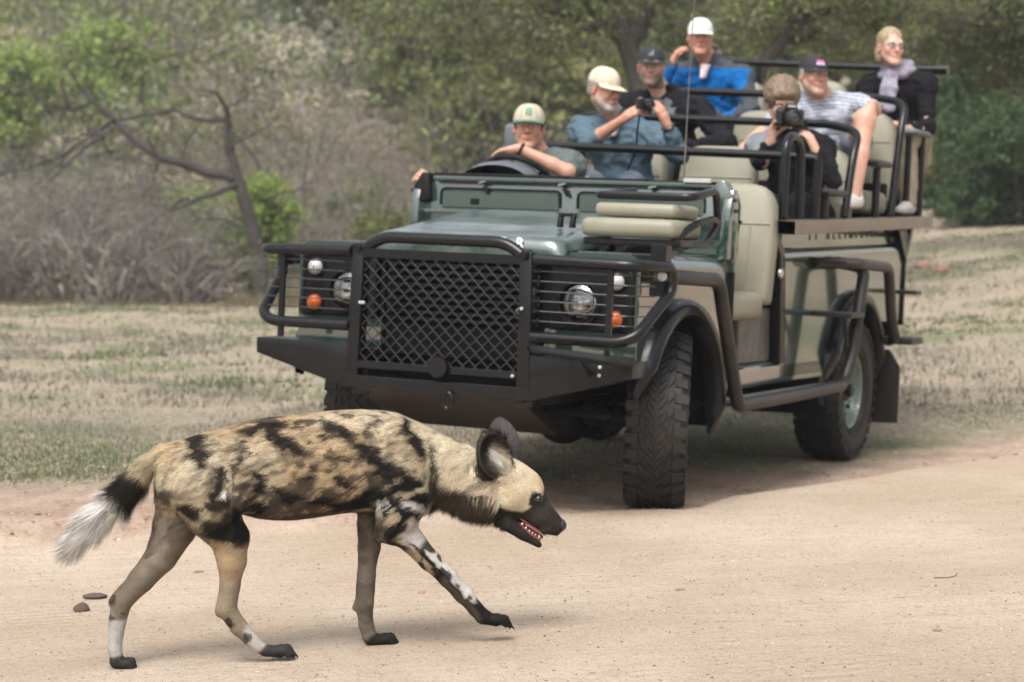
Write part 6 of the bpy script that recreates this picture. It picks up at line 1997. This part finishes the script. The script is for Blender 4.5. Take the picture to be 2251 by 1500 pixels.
paw((-0.7642, 0.05, -0.0261), (-0.7081, 0.05, -0.0417))
paw((-0.0212, 0.06, 0.0047), (0.0573, 0.06, -0.0056))
paw((0.2886, -0.062, 0.0821), (0.3756, -0.062, 0.0545))
# tail core
TAIL = [(-0.5802, 0, 0.5868), (-0.6339, 0, 0.5778), (-0.6747, 0, 0.5426), (-0.7103, 0, 0.4920), (-0.7635, 0, 0.4369), (-0.8177, 0, 0.3923), (-0.8641, 0, 0.3426), (-0.8792, 0, 0.3175)]
D.chain([TAIL[i] for i in range(8)], [r * K for r in (20, 18, 20, 25, 27, 23, 14, 6)], .02)
D.ell((-0.6314, 0, 0.4510), (.022, .028, .026), .012)
V, F = D.mesh()
V = smooth_mesh(V, F, 3, .45)
DN = vnormals(V, F)
# muscle and skin relief
V = V + DN * ((vnoise(V, 14, 2) - .5) * .006)[:, None]

# ---- coat colours as a map over the side of the body
TAN = np.array([.43, .345, .225]); TANL = np.array([.56, .475, .345]); BLK = np.array([.0075, .0068, .0065]); BRN = np.array([.055, .042, .034]); WHT = np.array([.58, .55, .51]); GRB = np.array([.155, .128, .10]); ORN = np.array([.44, .30, .16])
def inpoly(x, z, poly):
    r = np.zeros(x.shape, bool); n = len(poly); j = n - 1
    for i in range(n):
        xi, zi = poly[i][0], poly[i][2]; xj, zj = poly[j][0], poly[j][2]
        c = ((zi > z) != (zj > z)) & (x < (xj - xi) * (z - zi) / (zj - zi + 1e-12) + xi)
        r ^= c; j = i
    return r
def taildist(P):
    best = np.full(len(P), 9.0); along = np.zeros(len(P)); acc = 0
    T3 = np.array(TAIL)
    for i in range(len(T3) - 1):
        a, b = T3[i], T3[i + 1]; ab = b - a; L0 = np.linalg.norm(ab)
        t = np.clip(((P - a) @ ab) / (L0 * L0), 0, 1)
        d = np.linalg.norm(P - a - t[:, None] * ab, axis=1)
        m = d < best; best = np.where(m, d, best); along = np.where(m, acc + t * L0, along); acc += L0
    return best, along
def coat(P):
    x0, y0, z0 = P[:, 0], P[:, 1], P[:, 2]
    # ragged edges drawn out along the lie of the hair
    q = np.stack([x0 * .55 + z0 * .25, y0 * .8, z0 - x0 * .12], 1)
    j1 = (vnoise(q, 42, 3) - .5); j2 = (vnoise(q + 9, 42, 3) - .5); f1 = (vnoise(q + 4, 150, 2) - .5)
    x = x0 + .052 * j1 + .022 * f1; z = z0 + .044 * j2 + .012 * f1
    far = y0 > .0
    C = np.ones((len(P), 1)) * TAN
    def put(w, c):
        nonlocal C
        w = np.clip(w, 0, 1)[:, None]; C = C * (1 - w) + np.array(c) * w
    def e(c, rx, ry, ang=0, soft=.25, xx=None, zz=None):
        a = math.radians(ang); dx = (x if xx is None else xx) - c[0]; dz = (z if zz is None else zz) - c[2]
        u = dx * math.cos(a) + dz * math.sin(a); v = -dx * math.sin(a) + dz * math.cos(a)
        return sstep(1 + soft, 1 - soft, np.sqrt((u / (rx * K)) ** 2 + (v / (ry * K)) ** 2))
    big = vnoise(P + 3, 6, 2)
    put(.5 * sstep(.45, .65, big), ORN)
    put(.6 * sstep(.5, .3, big), TANL)
    put(.7 * e((0.2364, 0, 0.5163), 75, 70), TANL)
    put(.6 * e((-0.0734, 0, 0.6696), 110, 22), TANL)
    # fine mottling, heavy low on the flank
    m = vnoise(np.stack([x0 * .8 + z0 * .5, y0, z0 - .4 * x0], 1), 37, 3)
    lo_ = sstep((-0.2586, 0, 0.5554)[2], (-0.2586, 0, 0.4112)[2], z0 * 0 + z0) * 1.0
    flank = (x0 > (-0.4411, 0, 0.4428)[0]) & (x0 < (0.0201, 0, 0.4292)[0])
    dens = np.where(flank, .545 - .15 * sstep((-0.2586, 0, 0.5816)[2], (-0.2586, 0, 0.4243)[2], z0), .64)
    put(.85 * sstep(dens, dens + .10, m) * (z0 > .30) * (x0 < (0.1278, 0, 0.5591)[0]) * (x0 > (-0.5956, 0, 0.5768)[0]), BLK)
    put(.75 * sstep((-0.2586, 0, 0.4217)[2], (-0.2586, 0, 0.3850)[2], z) * flank, BRN)
    fz = vnoise(np.stack([(x0 * .9 + z0 * .5) * 30, y0 * 60, (z0 * .9 - x0 * .5) * 80], 1), 1.0, 2)
    put(.75 * flank * sstep((-0.2586, 0, 0.6210)[2], (-0.2586, 0, 0.4899)[2], z) * sstep(.44, .60, fz), BRN * 1.5)
    put(.5 * (z0 > .30) * (x0 < (0.1413, 0, 1.8897)[0]) * sstep(.52, .66, fz), BRN * 1.8)
    # large blotches
    for c, rx, ry, a in (((-0.3528, 0, 0.6545), 58, 13, 8), ((-0.2691, 0, 0.6016), 44, 17, -24), ((-0.3110, 0, 0.6352), 20, 12, 0), ((-0.5392, 0, 0.6208), 22, 20, 0), ((-0.5225, 0, 0.5750), 18, 28, 10),
                         ((-0.4799, 0, 0.4674), 24, 36, 15), ((-0.4993, 0, 0.3796), 34, 24, -15), ((-0.4476, 0, 0.3649), 30, 26, 0), ((-0.5636, 0, 0.4231), 28, 13, -35), ((-0.4411, 0, 0.4064), 22, 18, 0), ((-0.5083, 0, 0.4344), 20, 9, -20), ((-0.4152, 0, 0.3573), 18, 22, 0), ((-0.4735, 0, 0.5218), 12, 20, 20), ((-0.4152, 0, 0.5724), 9, 14, 0),
                         ((-0.1292, 0, 0.6391), 36, 14, -24), ((-0.1795, 0, 0.6192), 16, 9, 0), ((-0.0574, 0, 0.5834), 48, 20, -30), ((0.0201, 0, 0.5153), 52, 30, -35), ((0.0671, 0, 0.6468), 15, 20, -40), ((0.0941, 0, 0.5931), 17, 34, 20), ((0.0604, 0, 0.4612), 52, 34, 0), ((0.0443, 0, 0.4020), 46, 30, 0),
                         ((-0.2586, 0, 0.4571), 26, 14, -20), ((-0.1795, 0, 0.4417), 34, 15, -10), ((-0.3110, 0, 0.4782), 17, 9, -30), ((-0.3632, 0, 0.4275), 22, 16, -30), ((-0.1000, 0, 0.4262), 36, 16, 0), ((-0.1200, 0, 0.4992), 26, 11, -20), ((-0.3632, 0, 0.5254), 18, 8, -20), ((-0.2257, 0, 0.5152), 20, 9, -30), ((-0.0334, 0, 0.4440), 34, 22, 10), ((-0.3632, 0, 0.4862), 14, 20, 0)):
        put(.96 * e(c, rx, ry, a, .34), BLK)
    put(e((-0.0468, 0, 0.5369), 16, 10, 0) * .5, TAN)
    put(.96 * (y0 < -.03) * e((0.0604, 0, 0.4121), 56, 72, -10, .16), BLK)
    put(.9 * (y0 < -.03) * e((0.0604, 0, 0.4121), 60, 76, -10, .2) * sstep(.60, .66, m), TAN)
    # neck: pale collar, dark line at its base, dark brown ruff below
    neckx = x0 > (0.1522, 0, 0.5585)[0]
    put(.9 * sstep((0.1413, 0, 0.5587)[0], (0.1616, 0, 0.5582)[0], x) * sstep((0.3390, 0, 0.5539)[0], (0.3047, 0, 0.5547)[0], x0 * 0 + x0) * sstep(.38, .42, z), TANL * 1.12)
    put(.9 * e((0.1481, 0, 0.5186), 9, 66, 8, .3), BLK * 1.6)
    zr = np.interp(x0, [(0.1278, 0, 1.8893)[0], (0.1684, 0, 1.8903)[0], (0.3184, 0, 1.8941)[0], (0.4147, 0, 1.8965)[0]], [(0.1278, 0, 0.4992)[2], (0.1684, 0, 0.4755)[2], (0.3184, 0, 0.4338)[2], (0.3734, 0, 0.3946)[2]])
    put(.94 * sstep(.004, -.012, z0 + .018 * j2 - zr) * (x0 > (0.1211, 0, 1.8891)[0]) * (x0 < (0.4285, 0, 1.8969)[0]), BRN * (.55 + .0))
    put(.35 * sstep(.55, .7, m) * (z0 < zr) * (x0 > (0.1211, 0, 1.8891)[0]) * (x0 < (0.3459, 0, 1.8948)[0]), GRB)
    # head
    Lx = x0 - HO[0]; Lz = z0 - HO[2]
    s_ = (Lx * HE[0] + Lz * HE[2]) / K; t_ = (Lx * HN[0] + Lz * HN[2]) / K
    sj = s_ + 16 * j1; tj = t_ + 14 * j2
    head = (s_ > -8) & (np.abs(y0) < .09) & (x0 > (0.3349, 0, 1.8945)[0])
    put(.95 * head * sstep(-25, 0, sj), TANL * 1.08)
    put(.55 * head * sstep(60, 95, sj) * sstep(20, 45, t_), ORN * 1.1)
    blackm = np.maximum(sstep(112, 124, sj + .15 * tj), sstep(1.15, .9, np.sqrt(((sj - 112) / 24) ** 2 + ((tj - 8) / 17) ** 2)))
    blackm = np.maximum(blackm, sstep(3, -8, tj - np.interp(sj, [0, 60, 104, 116], [-56, -48, -24, 20])))
    put(.97 * head * blackm, BLK * 1.5)
    put(.7 * head * sstep(112, 125, sj) * sstep(.42, .6, vnoise(P, 45, 2)) * sstep(185, 160, s_), np.array([.050, .043, .040]))
    put(.35 * head * sstep(100, 20, s_) * sstep(.5, .66, m), GRB * .8)
    put(.35 * head * (np.abs(sj - 60) < 30) * (np.abs(tj + 20) < 16), ORN)
    put(.9 * head * (np.abs(y0 + .004) < .0055) * sstep(20, 30, s_) * sstep(118, 100, s_) * (t_ > 20), BLK * 2)
    # ears
    for (cc, yy, nn_, up_, w_, h_, dp_) in (NE, FE):
        c = np.array([cc[0], yy, cc[2]]); d = P - c; n = unit(nn_); u = unit(np.array(up_) - np.dot(up_, n) * n); v = np.cross(u, n)
        a = d @ v / w_; b_ = d @ u / h_; g = d @ n / dp_
        rr = np.sqrt(a ** 2 + b_ ** 2)
        ine = (rr < 1.12) & (np.abs(g) < 1.2) & (b_ > -.85)
        side = 1 if yy < 0 else -1
        back = (g < -.1)
        put(.97 * ine, np.array([.018, .014, .012]) if yy < 0 else np.array([.060, .055, .058]))
        if yy < 0:
            put(.85 * ine * sstep(1.0, .7, np.sqrt(((a * 1.0 - .25) / .62) ** 2 + ((b_ + .25) / .75) ** 2)), TANL * .8)
            put(.8 * ine * sstep(1, .6, np.sqrt(((a - .15) / .3) ** 2 + ((b_ + .15) / .5) ** 2)), WHT)
            put(.8 * ine * (rr < .9) * sstep(.1, -.25, a), np.array([.030, .022, .018]))
    # tail
    td, tax = taildist(P)
    tl = (td < .040) & (tax > .055) & (np.abs(y0) < .035); tz = True
    axj = tax + .022 * j1 + .01 * f1
    put(tl * .9, TAN)
    put(.98 * tl * sstep(.120, .140, axj), BLK)
    put(.97 * tl * sstep(.205, .228, axj), WHT * 1.25)
    put(.4 * tl * sstep(.28, .36, axj) * sstep(.55, .65, m), GRB)
    # legs
    kn = (-0.4411, 0, 0.3321)[2]
    hind_n = (y0 < 0) & (x0 < (-0.1795, 0, 1.8816)[0]) & (z0 < kn)
    put(.9 * hind_n * sstep(kn, kn - .03, z), np.array([.42, .31, .185]))
    put(.75 * hind_n * sstep((-1.0730, 0, 0.2709)[2], (-1.0730, 0, 0.1946)[2], z), GRB * 1.35)
    put(.9 * hind_n * sstep((-1.0730, 0, 0.1057)[2], (-1.0730, 0, 0.0866)[2], z) * sstep((-0.4152, 0, 1.8757)[0], (-0.3957, 0, 1.8762)[0], x), WHT * .85)
    put(.9 * hind_n * e((-0.4541, 0, 0.0918), 8, 14, 0), BLK * 2)
    put(.9 * hind_n * e((-0.4022, 0, 0.0479), 11, 10, 0), BLK * 3)
    farh = ((y0 > .0) | (x0 < np.interp(z0, [(-1.0730, 0, 0.3433)[2], (-1.0730, 0, 0.4195)[2], (-1.0730, 0, 0.4386)[2]], [(-0.5031, 0, 1.8735)[0], (-0.5905, 0, 1.8713)[0], (-0.6186, 0, 1.8706)[0]]))) & (x0 < (-0.1795, 0, 1.8816)[0]) & (z0 < (-0.5700, 0, 0.4233)[2]) & ~(tl)
    put(.92 * farh * sstep(0, .02, (-0.5700, 0, 0.4233)[2] - z), GRB)
    put(.6 * farh * sstep(.5, .62, vnoise(P, 17, 2)), GRB * 1.7)
    put(.85 * farh * sstep((-1.0730, 0, 0.1158)[2], (-1.0730, 0, 0.0930)[2], z), WHT * .8)
    put(.85 * farh * e((-0.7736, 0, 0.1030), 16, 7, 0), BLK * 2)
    put(.7 * farh * e((-0.7773, 0, 0.1635), 8, 10, 0), BLK * 2)
    ff = (y0 > .02) & (x0 > (-0.1266, 0, 1.8829)[0]) & (x0 < (0.0873, 0, 1.8883)[0]) & (z0 < (-0.0468, 0, 0.3783)[2])
    put(.93 * ff, GRB * 1.05)
    put(.6 * ff * sstep((-0.0174, 0, 1.8857)[0], (-0.0067, 0, 1.8859)[0], x) * sstep((-1.0730, 0, 0.2582)[2], (-1.0730, 0, 0.3344)[2], z), BLK * 2)
    put(.5 * ff * sstep(.55, .66, vnoise(P, 24, 2)), BRN)
    # near foreleg: dark upper arm flecked, white streak down the front, tan behind
    zl = np.interp(x0, [(0.0873, 0, 1.8883)[0], (0.1413, 0, 1.8897)[0], (0.2228, 0, 1.8917)[0], (0.4009, 0, 1.8962)[0]], [(-1.0730, 0, 0.4996)[2], (-1.0730, 0, 0.3979)[2], (-1.0730, 0, 0.3026)[2], (-1.0730, 0, 0.1565)[2]])
    nf = (y0 < -.02) & (x0 > (-0.0268, 0, 1.8854)[0]) & (z0 < (0.0469, 0, 0.4682)[2]) & (z0 < zl)
    u_ = ((x0 - (0.0443, 0, 1.8872)[0]) * .745 - (z0 - (0.0443, 0, 0.3489)[2]) * .667) / K; v_ = ((x0 - (0.0443, 0, 1.8872)[0]) * .667 + (z0 - (0.0443, 0, 0.3489)[2]) * .745) / K
    v_ = v_ - np.interp(u_, [0, 60, 162, 255], [0, -1, -9, -20])
    vj = v_ + 12 * j1; uj = u_ + 12 * j2
    fl = nf & (u_ > 14)
    put(.92 * fl, BLK * 1.4)
    put(.95 * fl * sstep(-6, -1, vj) * sstep(238, 228, u_) , WHT)
    put(.95 * fl * sstep(0, -5, vj) * sstep(-14, -9, vj) * sstep(20, 40, u_) * sstep(.40, .48, vnoise(P, 30, 2)), BLK * 1.3)
    put(.9 * fl * sstep(-9, -14, vj) * sstep(30, 48, u_) * sstep(130, 110, u_), TAN * .9)
    put(.92 * fl * sstep(.60, .66, vnoise(np.stack([u_, v_ * 1.4, u_ * 0], 1) * K, 42, 2)) * sstep(45, 60, u_), BLK * 1.3)
    put(.85 * fl * sstep(130, 150, u_) * sstep(-4, -10, vj), BRN * 1.6)
    for c, rx, ry, a in (((0.0779, 0, 0.4235), 25, 12, -20), ((0.0981, 0, 0.4096), 16, 8, -30), ((-0.0120, 0, 0.4235), 4, 20, -10), ((0.0941, 0, 0.3606), 28, 15, -35), ((0.0577, 0, 0.3352), 12, 20, 20)):
        put(.95 * e(c, rx, ry, a, .3) * (y0 < -.02), WHT)
    for c, rx, ry, a in (((0.0335, 0, 0.4619), 10, 8, 0), ((0.0040, 0, 0.3767), 8, 18, 0), ((0.0335, 0, 0.3625), 12, 12, 0), ((0.0671, 0, 0.3880), 12, 7, 0), ((0.1211, 0, 0.4262), 8, 12, 0), ((0.0040, 0, 0.3237), 14, 10, 0)):
        put(.65 * e(c, rx * .7, ry * .7, a, .3) * (y0 < -.02), TAN * .9)
    put(.93 * (y0 < -.03) * e((0.0201, 0, 0.3497), 30, 36, 0, .25) * sstep(.62, .55, m), BLK)
    put(e((-0.4657, 0, 0.4722), 6, 10, -10, .15) * (y0 < 0), WHT * 1.25)
    # paws dark
    for c in ((-0.3056, -0.045, 0.0029), (-0.7438, 0.05, -0.0322), (0.0193, 0.06, -0.0012), (0.3348, -0.062, 0.0695)):
        dd = np.sqrt(((x0 - c[0]) / .062) ** 2 + ((y0 - c[1]) / .06) ** 2 + ((z0 + .006 * j1 - c[2]) / .030) ** 2)
        put(.95 * sstep(1.1, .85, dd), BLK * 2.0)
    put(.8 * e((-0.6339, 0, 0.4550), 17, 22, 0, .3), BLK * 1.5)
    st = vnoise(np.stack([(x0 * .95 + z0 * .3) * 14, y0 * 70, (z0 * .95 - x0 * .3) * 95], 1), 1.0, 2)
    st2 = vnoise(np.stack([(x0 * .9 + z0 * .45) * 9, y0 * 40, (z0 * .9 - x0 * .45) * 45], 1) + 7, 1.0, 2)
    bodyz = ((z0 > .27) & (x0 < (0.3321, 0, 1.8944)[0]))[:, None]
    C = np.where(bodyz, C * (.62 + .5 * st + .32 * st2)[:, None] * (1 - .5 * sstep(.60, .74, st2))[:, None], C)
    return C * (1 + .22 * (vnoise(q, 110, 2)[:, None] - .5))
CO = coat(V)
body = arr_mesh('body', V, F, FUR, dog, colors=CO * .85)

# ---- fur: fine blades lying along the coat
tri = np.concatenate([F[:, [0, 1, 2]], F[:, [0, 2, 3]]])
A = V[tri[:, 0]]; B = V[tri[:, 1]]; Cc = V[tri[:, 2]]
area = np.linalg.norm(np.cross(B - A, Cc - A), axis=1) / 2
cen = (A + B + Cc) / 3
def furinfo(P):
    x, y, z = P.T
    n = len(P)
    L_ = np.full(n, .017); den = np.ones(n); lift = np.full(n, .22)
    Dr = np.tile(np.array([-1.0, 0, -.28]), (n, 1))
    # lower flank hair falls more steeply
    Dr[:, 2] -= .5 * sstep((-0.2586, 0, 0.5685)[2], (-0.2586, 0, 0.3981)[2], z)
    hx = x > (0.1549, 0, 1.8900)[0]
    L_ = np.where(hx, .019, L_); lift = np.where(hx, .30, lift)
    thr = hx & (z < (0.2228, 0, 0.4432)[2]) & (x < (0.3871, 0, 1.8958)[0]); L_ = np.where(thr, .040, L_); lift = np.where(thr, .5, lift)
    Dr[hx] = np.array([-.85, 0, -.55]); Dr[thr] = np.array([-.35, 0, -1.0])
    Lx = x - HO[0]; Lz = z - HO[2]
    s_ = (Lx * HE[0] + Lz * HE[2]) / K; t_ = (Lx * HN[0] + Lz * HN[2]) / K
    head = (s_ > 0) & (x > (0.3459, 0, 1.8948)[0])
    Dr[head] = np.array([-.78, 0, .50])
    L_ = np.where(head, np.interp(s_, [0, 60, 105, 130, 200], [.016, .010, .006, .0035, .002]), L_); lift = np.where(head, .22, lift)
    jaw = head & (t_ < -70) & (s_ < 90); L_ = np.where(jaw, .022, L_); Dr[jaw] = np.array([-.5, 0, -.9])
    den = np.where(head & (s_ > 118), .5, den)
    eary = (z > (0.3321, 0, 0.4977)[2]) & (x > (0.2555, 0, 1.8925)[0]) & (x < (0.4285, 0, 1.8969)[0]) & ((np.abs(y) > .045) | (z > (-1.0730, 0, 0.5885)[2])) & (z > .42)
    lift = np.where(eary, .45, lift); L_ = np.where(eary, .015, L_); Dr[eary] = np.array([-.3, 0, 1.0]); den = np.where(eary, 1.1, den)
    inner = eary & (y < -.03) & (x > (0.3074, 0, 1.8938)[0]) & (x < (0.3761, 0, 1.8955)[0]) & (z < (-1.0730, 0, 0.6203)[2]); L_ = np.where(inner, .034, L_); Dr[inner] = np.array([-.75, -.3, .45]); lift = np.where(inner, .9, lift)
    leg = (z < np.where(x < -.2, (-0.4411, 0, 0.3256)[2], (0.0335, 0, 0.3228)[2])) & (x > (-0.8051, 0, 1.8659)[0]) & ~((x < (-0.6314, 0, 1.8703)[0]) & (z > .30))
    L_ = np.where(leg, .0095, L_); Dr[leg] = np.array([.05, 0, -1.0]); lift = np.where(leg, .12, lift)
    nfl = leg & (x > (0.0201, 0, 1.8866)[0]) & (y < 0); Dr[nfl] = np.array([.72, 0, -.68])
    bk = nfl & (x > (0.2024, 0, 1.8912)[0]) & (z > .05) & (x + z * .9 < (0.2432, 0, 0.1153)[0] + (-1.0730, 0, 0.1692)[2] * .9 ); L_ = np.where(bk, .013, L_)
    td, tax = taildist(P)
    tl = (td < .036) & (tax > .07) & (np.abs(y) < .034)
    ax = tax - .07
    leg = leg & ~tl
    Dr[tl] = np.array([-.70, 0, -.72]); L_ = np.where(tl, np.interp(ax, [0, .04, .08, .15, .3], [.016, .026, .042, .070, .080]), L_); den = np.where(tl, 2.6, den)
    lift = np.where(tl, .55, lift)
    paws = z < -.0 ; L_ = np.where(leg & (z < .03), .006, L_)
    return L_, Dr, den, lift
L_, Dr, den, lift = furinfo(cen)
rng = np.random.default_rng(4)
NF = 330000
w = area * den / np.maximum(np.sqrt(L_ / .013), .45)
w /= w.sum()
ti = rng.choice(len(tri), NF, p=w)
r1 = np.sqrt(rng.random(NF)); r2 = rng.random(NF)
P = A[ti] * (1 - r1)[:, None] + B[ti] * (r1 * (1 - r2))[:, None] + Cc[ti] * (r1 * r2)[:, None]
Nn = vnormals(V, F)[tri[ti, 0]]
L_, Dr, den, lift = furinfo(P)
# locks: hairs share a jittered direction with their neighbours
cl = np.stack([vnoise(P + 11 * k, 34, 2) - .5 for k in range(3)], 1)
fine = rng.normal(size=(NF, 3)) * .10
T_ = Dr / np.linalg.norm(Dr, axis=1)[:, None] + cl * 1.3 + fine
T_ = T_ - Nn * (T_ * Nn).sum(1)[:, None]
T_ /= np.linalg.norm(T_, axis=1)[:, None] + 1e-9
Ln = L_ * rng.uniform(.6, 1.25, NF)
T_ = T_ + Nn * (lift * rng.uniform(.6, 1.5, NF))[:, None]
T_ /= np.linalg.norm(T_, axis=1)[:, None]
S_ = np.cross(T_, Nn); S_ /= np.linalg.norm(S_, axis=1)[:, None] + 1e-9
wd = (.00085 + .012 * Ln)[:, None] * rng.uniform(.6, 1.2, (NF, 1))
tip = P + T_ * Ln[:, None] - Nn * (Ln * .10)[:, None]
FV = np.concatenate([P - S_ * wd * .5 - Nn * .0005, P + S_ * wd * .5 - Nn * .0005, tip])
I = np.arange(NF); FF = np.stack([I, I + NF, I + 2 * NF], 1)
tl_ = taildist(P); P_ = np.where(((tl_[0] < .04) & (tl_[1] > .07))[:, None], P - T_ * .012, P)
fc = coat(P_ + T_ * rng.uniform(-.007, .011, (NF, 1)) + rng.normal(size=(NF, 3)) * .0022) * np.where(rng.random((NF, 1)) < .14, .45, 1.0) * rng.uniform(.68, 1.30, (NF, 1))
NN = Nn * .9 + T_ * .15 + np.array([0, 0, .12]); NN /= np.linalg.norm(NN, axis=1)[:, None]
o = arr_mesh('fur', FV, FF, FUR, dog, colors=np.concatenate([fc * .95, fc * .95, np.minimum(fc * 1.12, .8)]), normals=np.concatenate([NN, NN, NN]))
tag(o, kind='stuff')

# ---- eyes, nose, mouth, teeth
DEYE = mat('dog_eye', (.055, .028, .010), rough=.08, coat=1, var=.3, scale=300)
NOSE = mat('dog_nose', (.016, .017, .020), rough=.30, coat=.3, var=.2, scale=300, bump=.6, bscale=900)
GUM = mat('dog_gum', (.22, .055, .055), rough=.28, coat=.5, var=.2, scale=200)
TOOTH = mat('tooth', (.66, .60, .48), rough=.3, coat=.3, var=.1, scale=200)
def ball(name, c, r, m, parent, sc=(1, 1, 1), u=18, rot=None):
    bm = bmesh.new(); bmesh.ops.create_uvsphere(bm, u_segments=u, v_segments=u * 2 // 3, radius=1)
    M = Matrix.Translation(c) @ (rot if rot is not None else Matrix.Identity(4)) @ Matrix.Diagonal((r * sc[0], r * sc[1], r * sc[2], 1))
    bm.transform(M); return MB().bm(bm).build(name, m, parent)
HR = Matrix((( .781, 0, .625, 0), (0, 1, 0, 0), (-.625, 0, .781, 0), (0, 0, 0, 1)))
for sd in (-1, 1):
    e_ = empty('eye'); e_.parent = dog
    ball('eyeball', hp(110, 14, sd * .0405), .0088, DEYE, e_)
    ball('pupil', hp(111.5, 14, sd * .0470), .0040, EYED, e_)
    MB().tube([hp(110 + 9 * math.cos(a), 14 + 6.2 * math.sin(a) + 1.5 * math.cos(a), sd * (.0462 - .002 * abs(math.cos(a)))) for a in np.linspace(0, 2 * math.pi, 19)[:-1]], .0024, seg=6, closed=True).build('eyelid', NOSE, e_)
ball('nose', hp(195, -1), .0235, NOSE, dog, (1.0, .92, .86), rot=HR)
for sd in (-1, 1):
    ball('nostril', hp(207, 2, sd * .0100), .0040, BLACKF, dog, (1, .7, 1.2), rot=HR)
gp_ = [(0.3982, 0, 0.3562), (0.4285, 0, 0.3311), (0.4590, 0, 0.3126), (0.4867, 0, 0.2982)]
MB().tube([(p[0], 0, p[2]) for p in gp_], [.010, .012, .012, .008], seg=12, fil=0).build('tongue', GUM, dog)
for sd in (-1, 1):
    MB().tube([(p[0] - .001, sd * yy, p[2] - .001) for p, yy in zip([(0.4120, 0, 0.3504), (0.4313, 0, 0.3256), (0.4562, 0, 0.3086), (0.4784, 0, 0.2944)], (.026, .0215, .017, .0125))], [.0045, .005, .0045, .003], seg=8).build('gum', GUM, dog)
    MB().tube([(p[0], sd * yy, p[2]) for p, yy in zip([(0.4147, 0, 0.3624), (0.4396, 0, 0.3442), (0.4673, 0, 0.3257), (0.4951, 0, 0.3073)], (.027, .024, .021, .015))], [.0026, .003, .003, .002], seg=8).build('gum', GUM, dog)
    for k, (px_, py_, h_, w_) in enumerate(((0, 0, .0085, .0062), (1, 0, .0075, .0055), (2, 0, .0062, .0042), (3, 0, .0052, .0036), (4, 0, .0048, .0032), (5, 0, .0120, .0042), (6, 0, .0045, .0026))):
        t = (.06, .24, .40, .53, .65, .84, .95)[k]
        pts = [np.array(p) for p in ((0.4147, 0, 0.3476), (0.4368, 0, 0.3254), (0.4618, 0, 0.3084), (0.4839, 0, 0.2929))]
        q = t * 3; i = min(int(q), 2); p = pts[i] * (1 - (q - i)) + pts[i + 1] * (q - i)
        yy = np.interp(t, [0, 1], [.0285, .0125])
        MB().tube([(p[0], sd * yy, p[2] + .001), (p[0] + .001, sd * yy, p[2] + h_ * .6), (p[0] + .0015, sd * (yy - .001), p[2] + h_)], [w_ * .6, w_ * .5, .0006], seg=7).build('tooth', TOOTH, dog)
# claws
for heel, toe in (((-0.3445, -0.045, 0.0073), (-0.2614, -0.045, -0.0044)), ((-0.7642, 0.05, -0.0261), (-0.7081, 0.05, -0.0417)), ((-0.0212, 0.06, 0.0047), (0.0573, 0.06, -0.0056)), ((0.2886, -0.062, 0.0821), (0.3756, -0.062, 0.0545))):
    heel = np.array(heel); toe = np.array(toe); d = toe - heel; L0 = np.linalg.norm(d); d = d / L0
    for q, ln in ((-1, .80), (-.36, .98), (.36, .98), (1, .80)):
        a = heel + d * L0 * (ln - .01) + np.array([0, q * .021 * 1.05, -.002])
        MB().tube([tuple(a), tuple(a + d * .009 + np.array([0, 0, -.003])), tuple(a + d * .014 + np.array([0, 0, -.009]))], [.0036, .0028, .0006], seg=6).build('claw', BLACKF, dog)
# whiskers
for sd in (-1, 1):
    for k in range(6):
        a = hp(165 + (k % 3) * 10, -10 - (k // 3) * 9, sd * .026)
        MB().tube([tuple(a), tuple(a + np.array([.006, sd * .022, -.008 - .004 * k])), tuple(a + np.array([-.006, sd * .036, -.022 - .005 * k]))], [.0005, .0004, .0002], seg=4).build('whisker', BLACKF, dog)
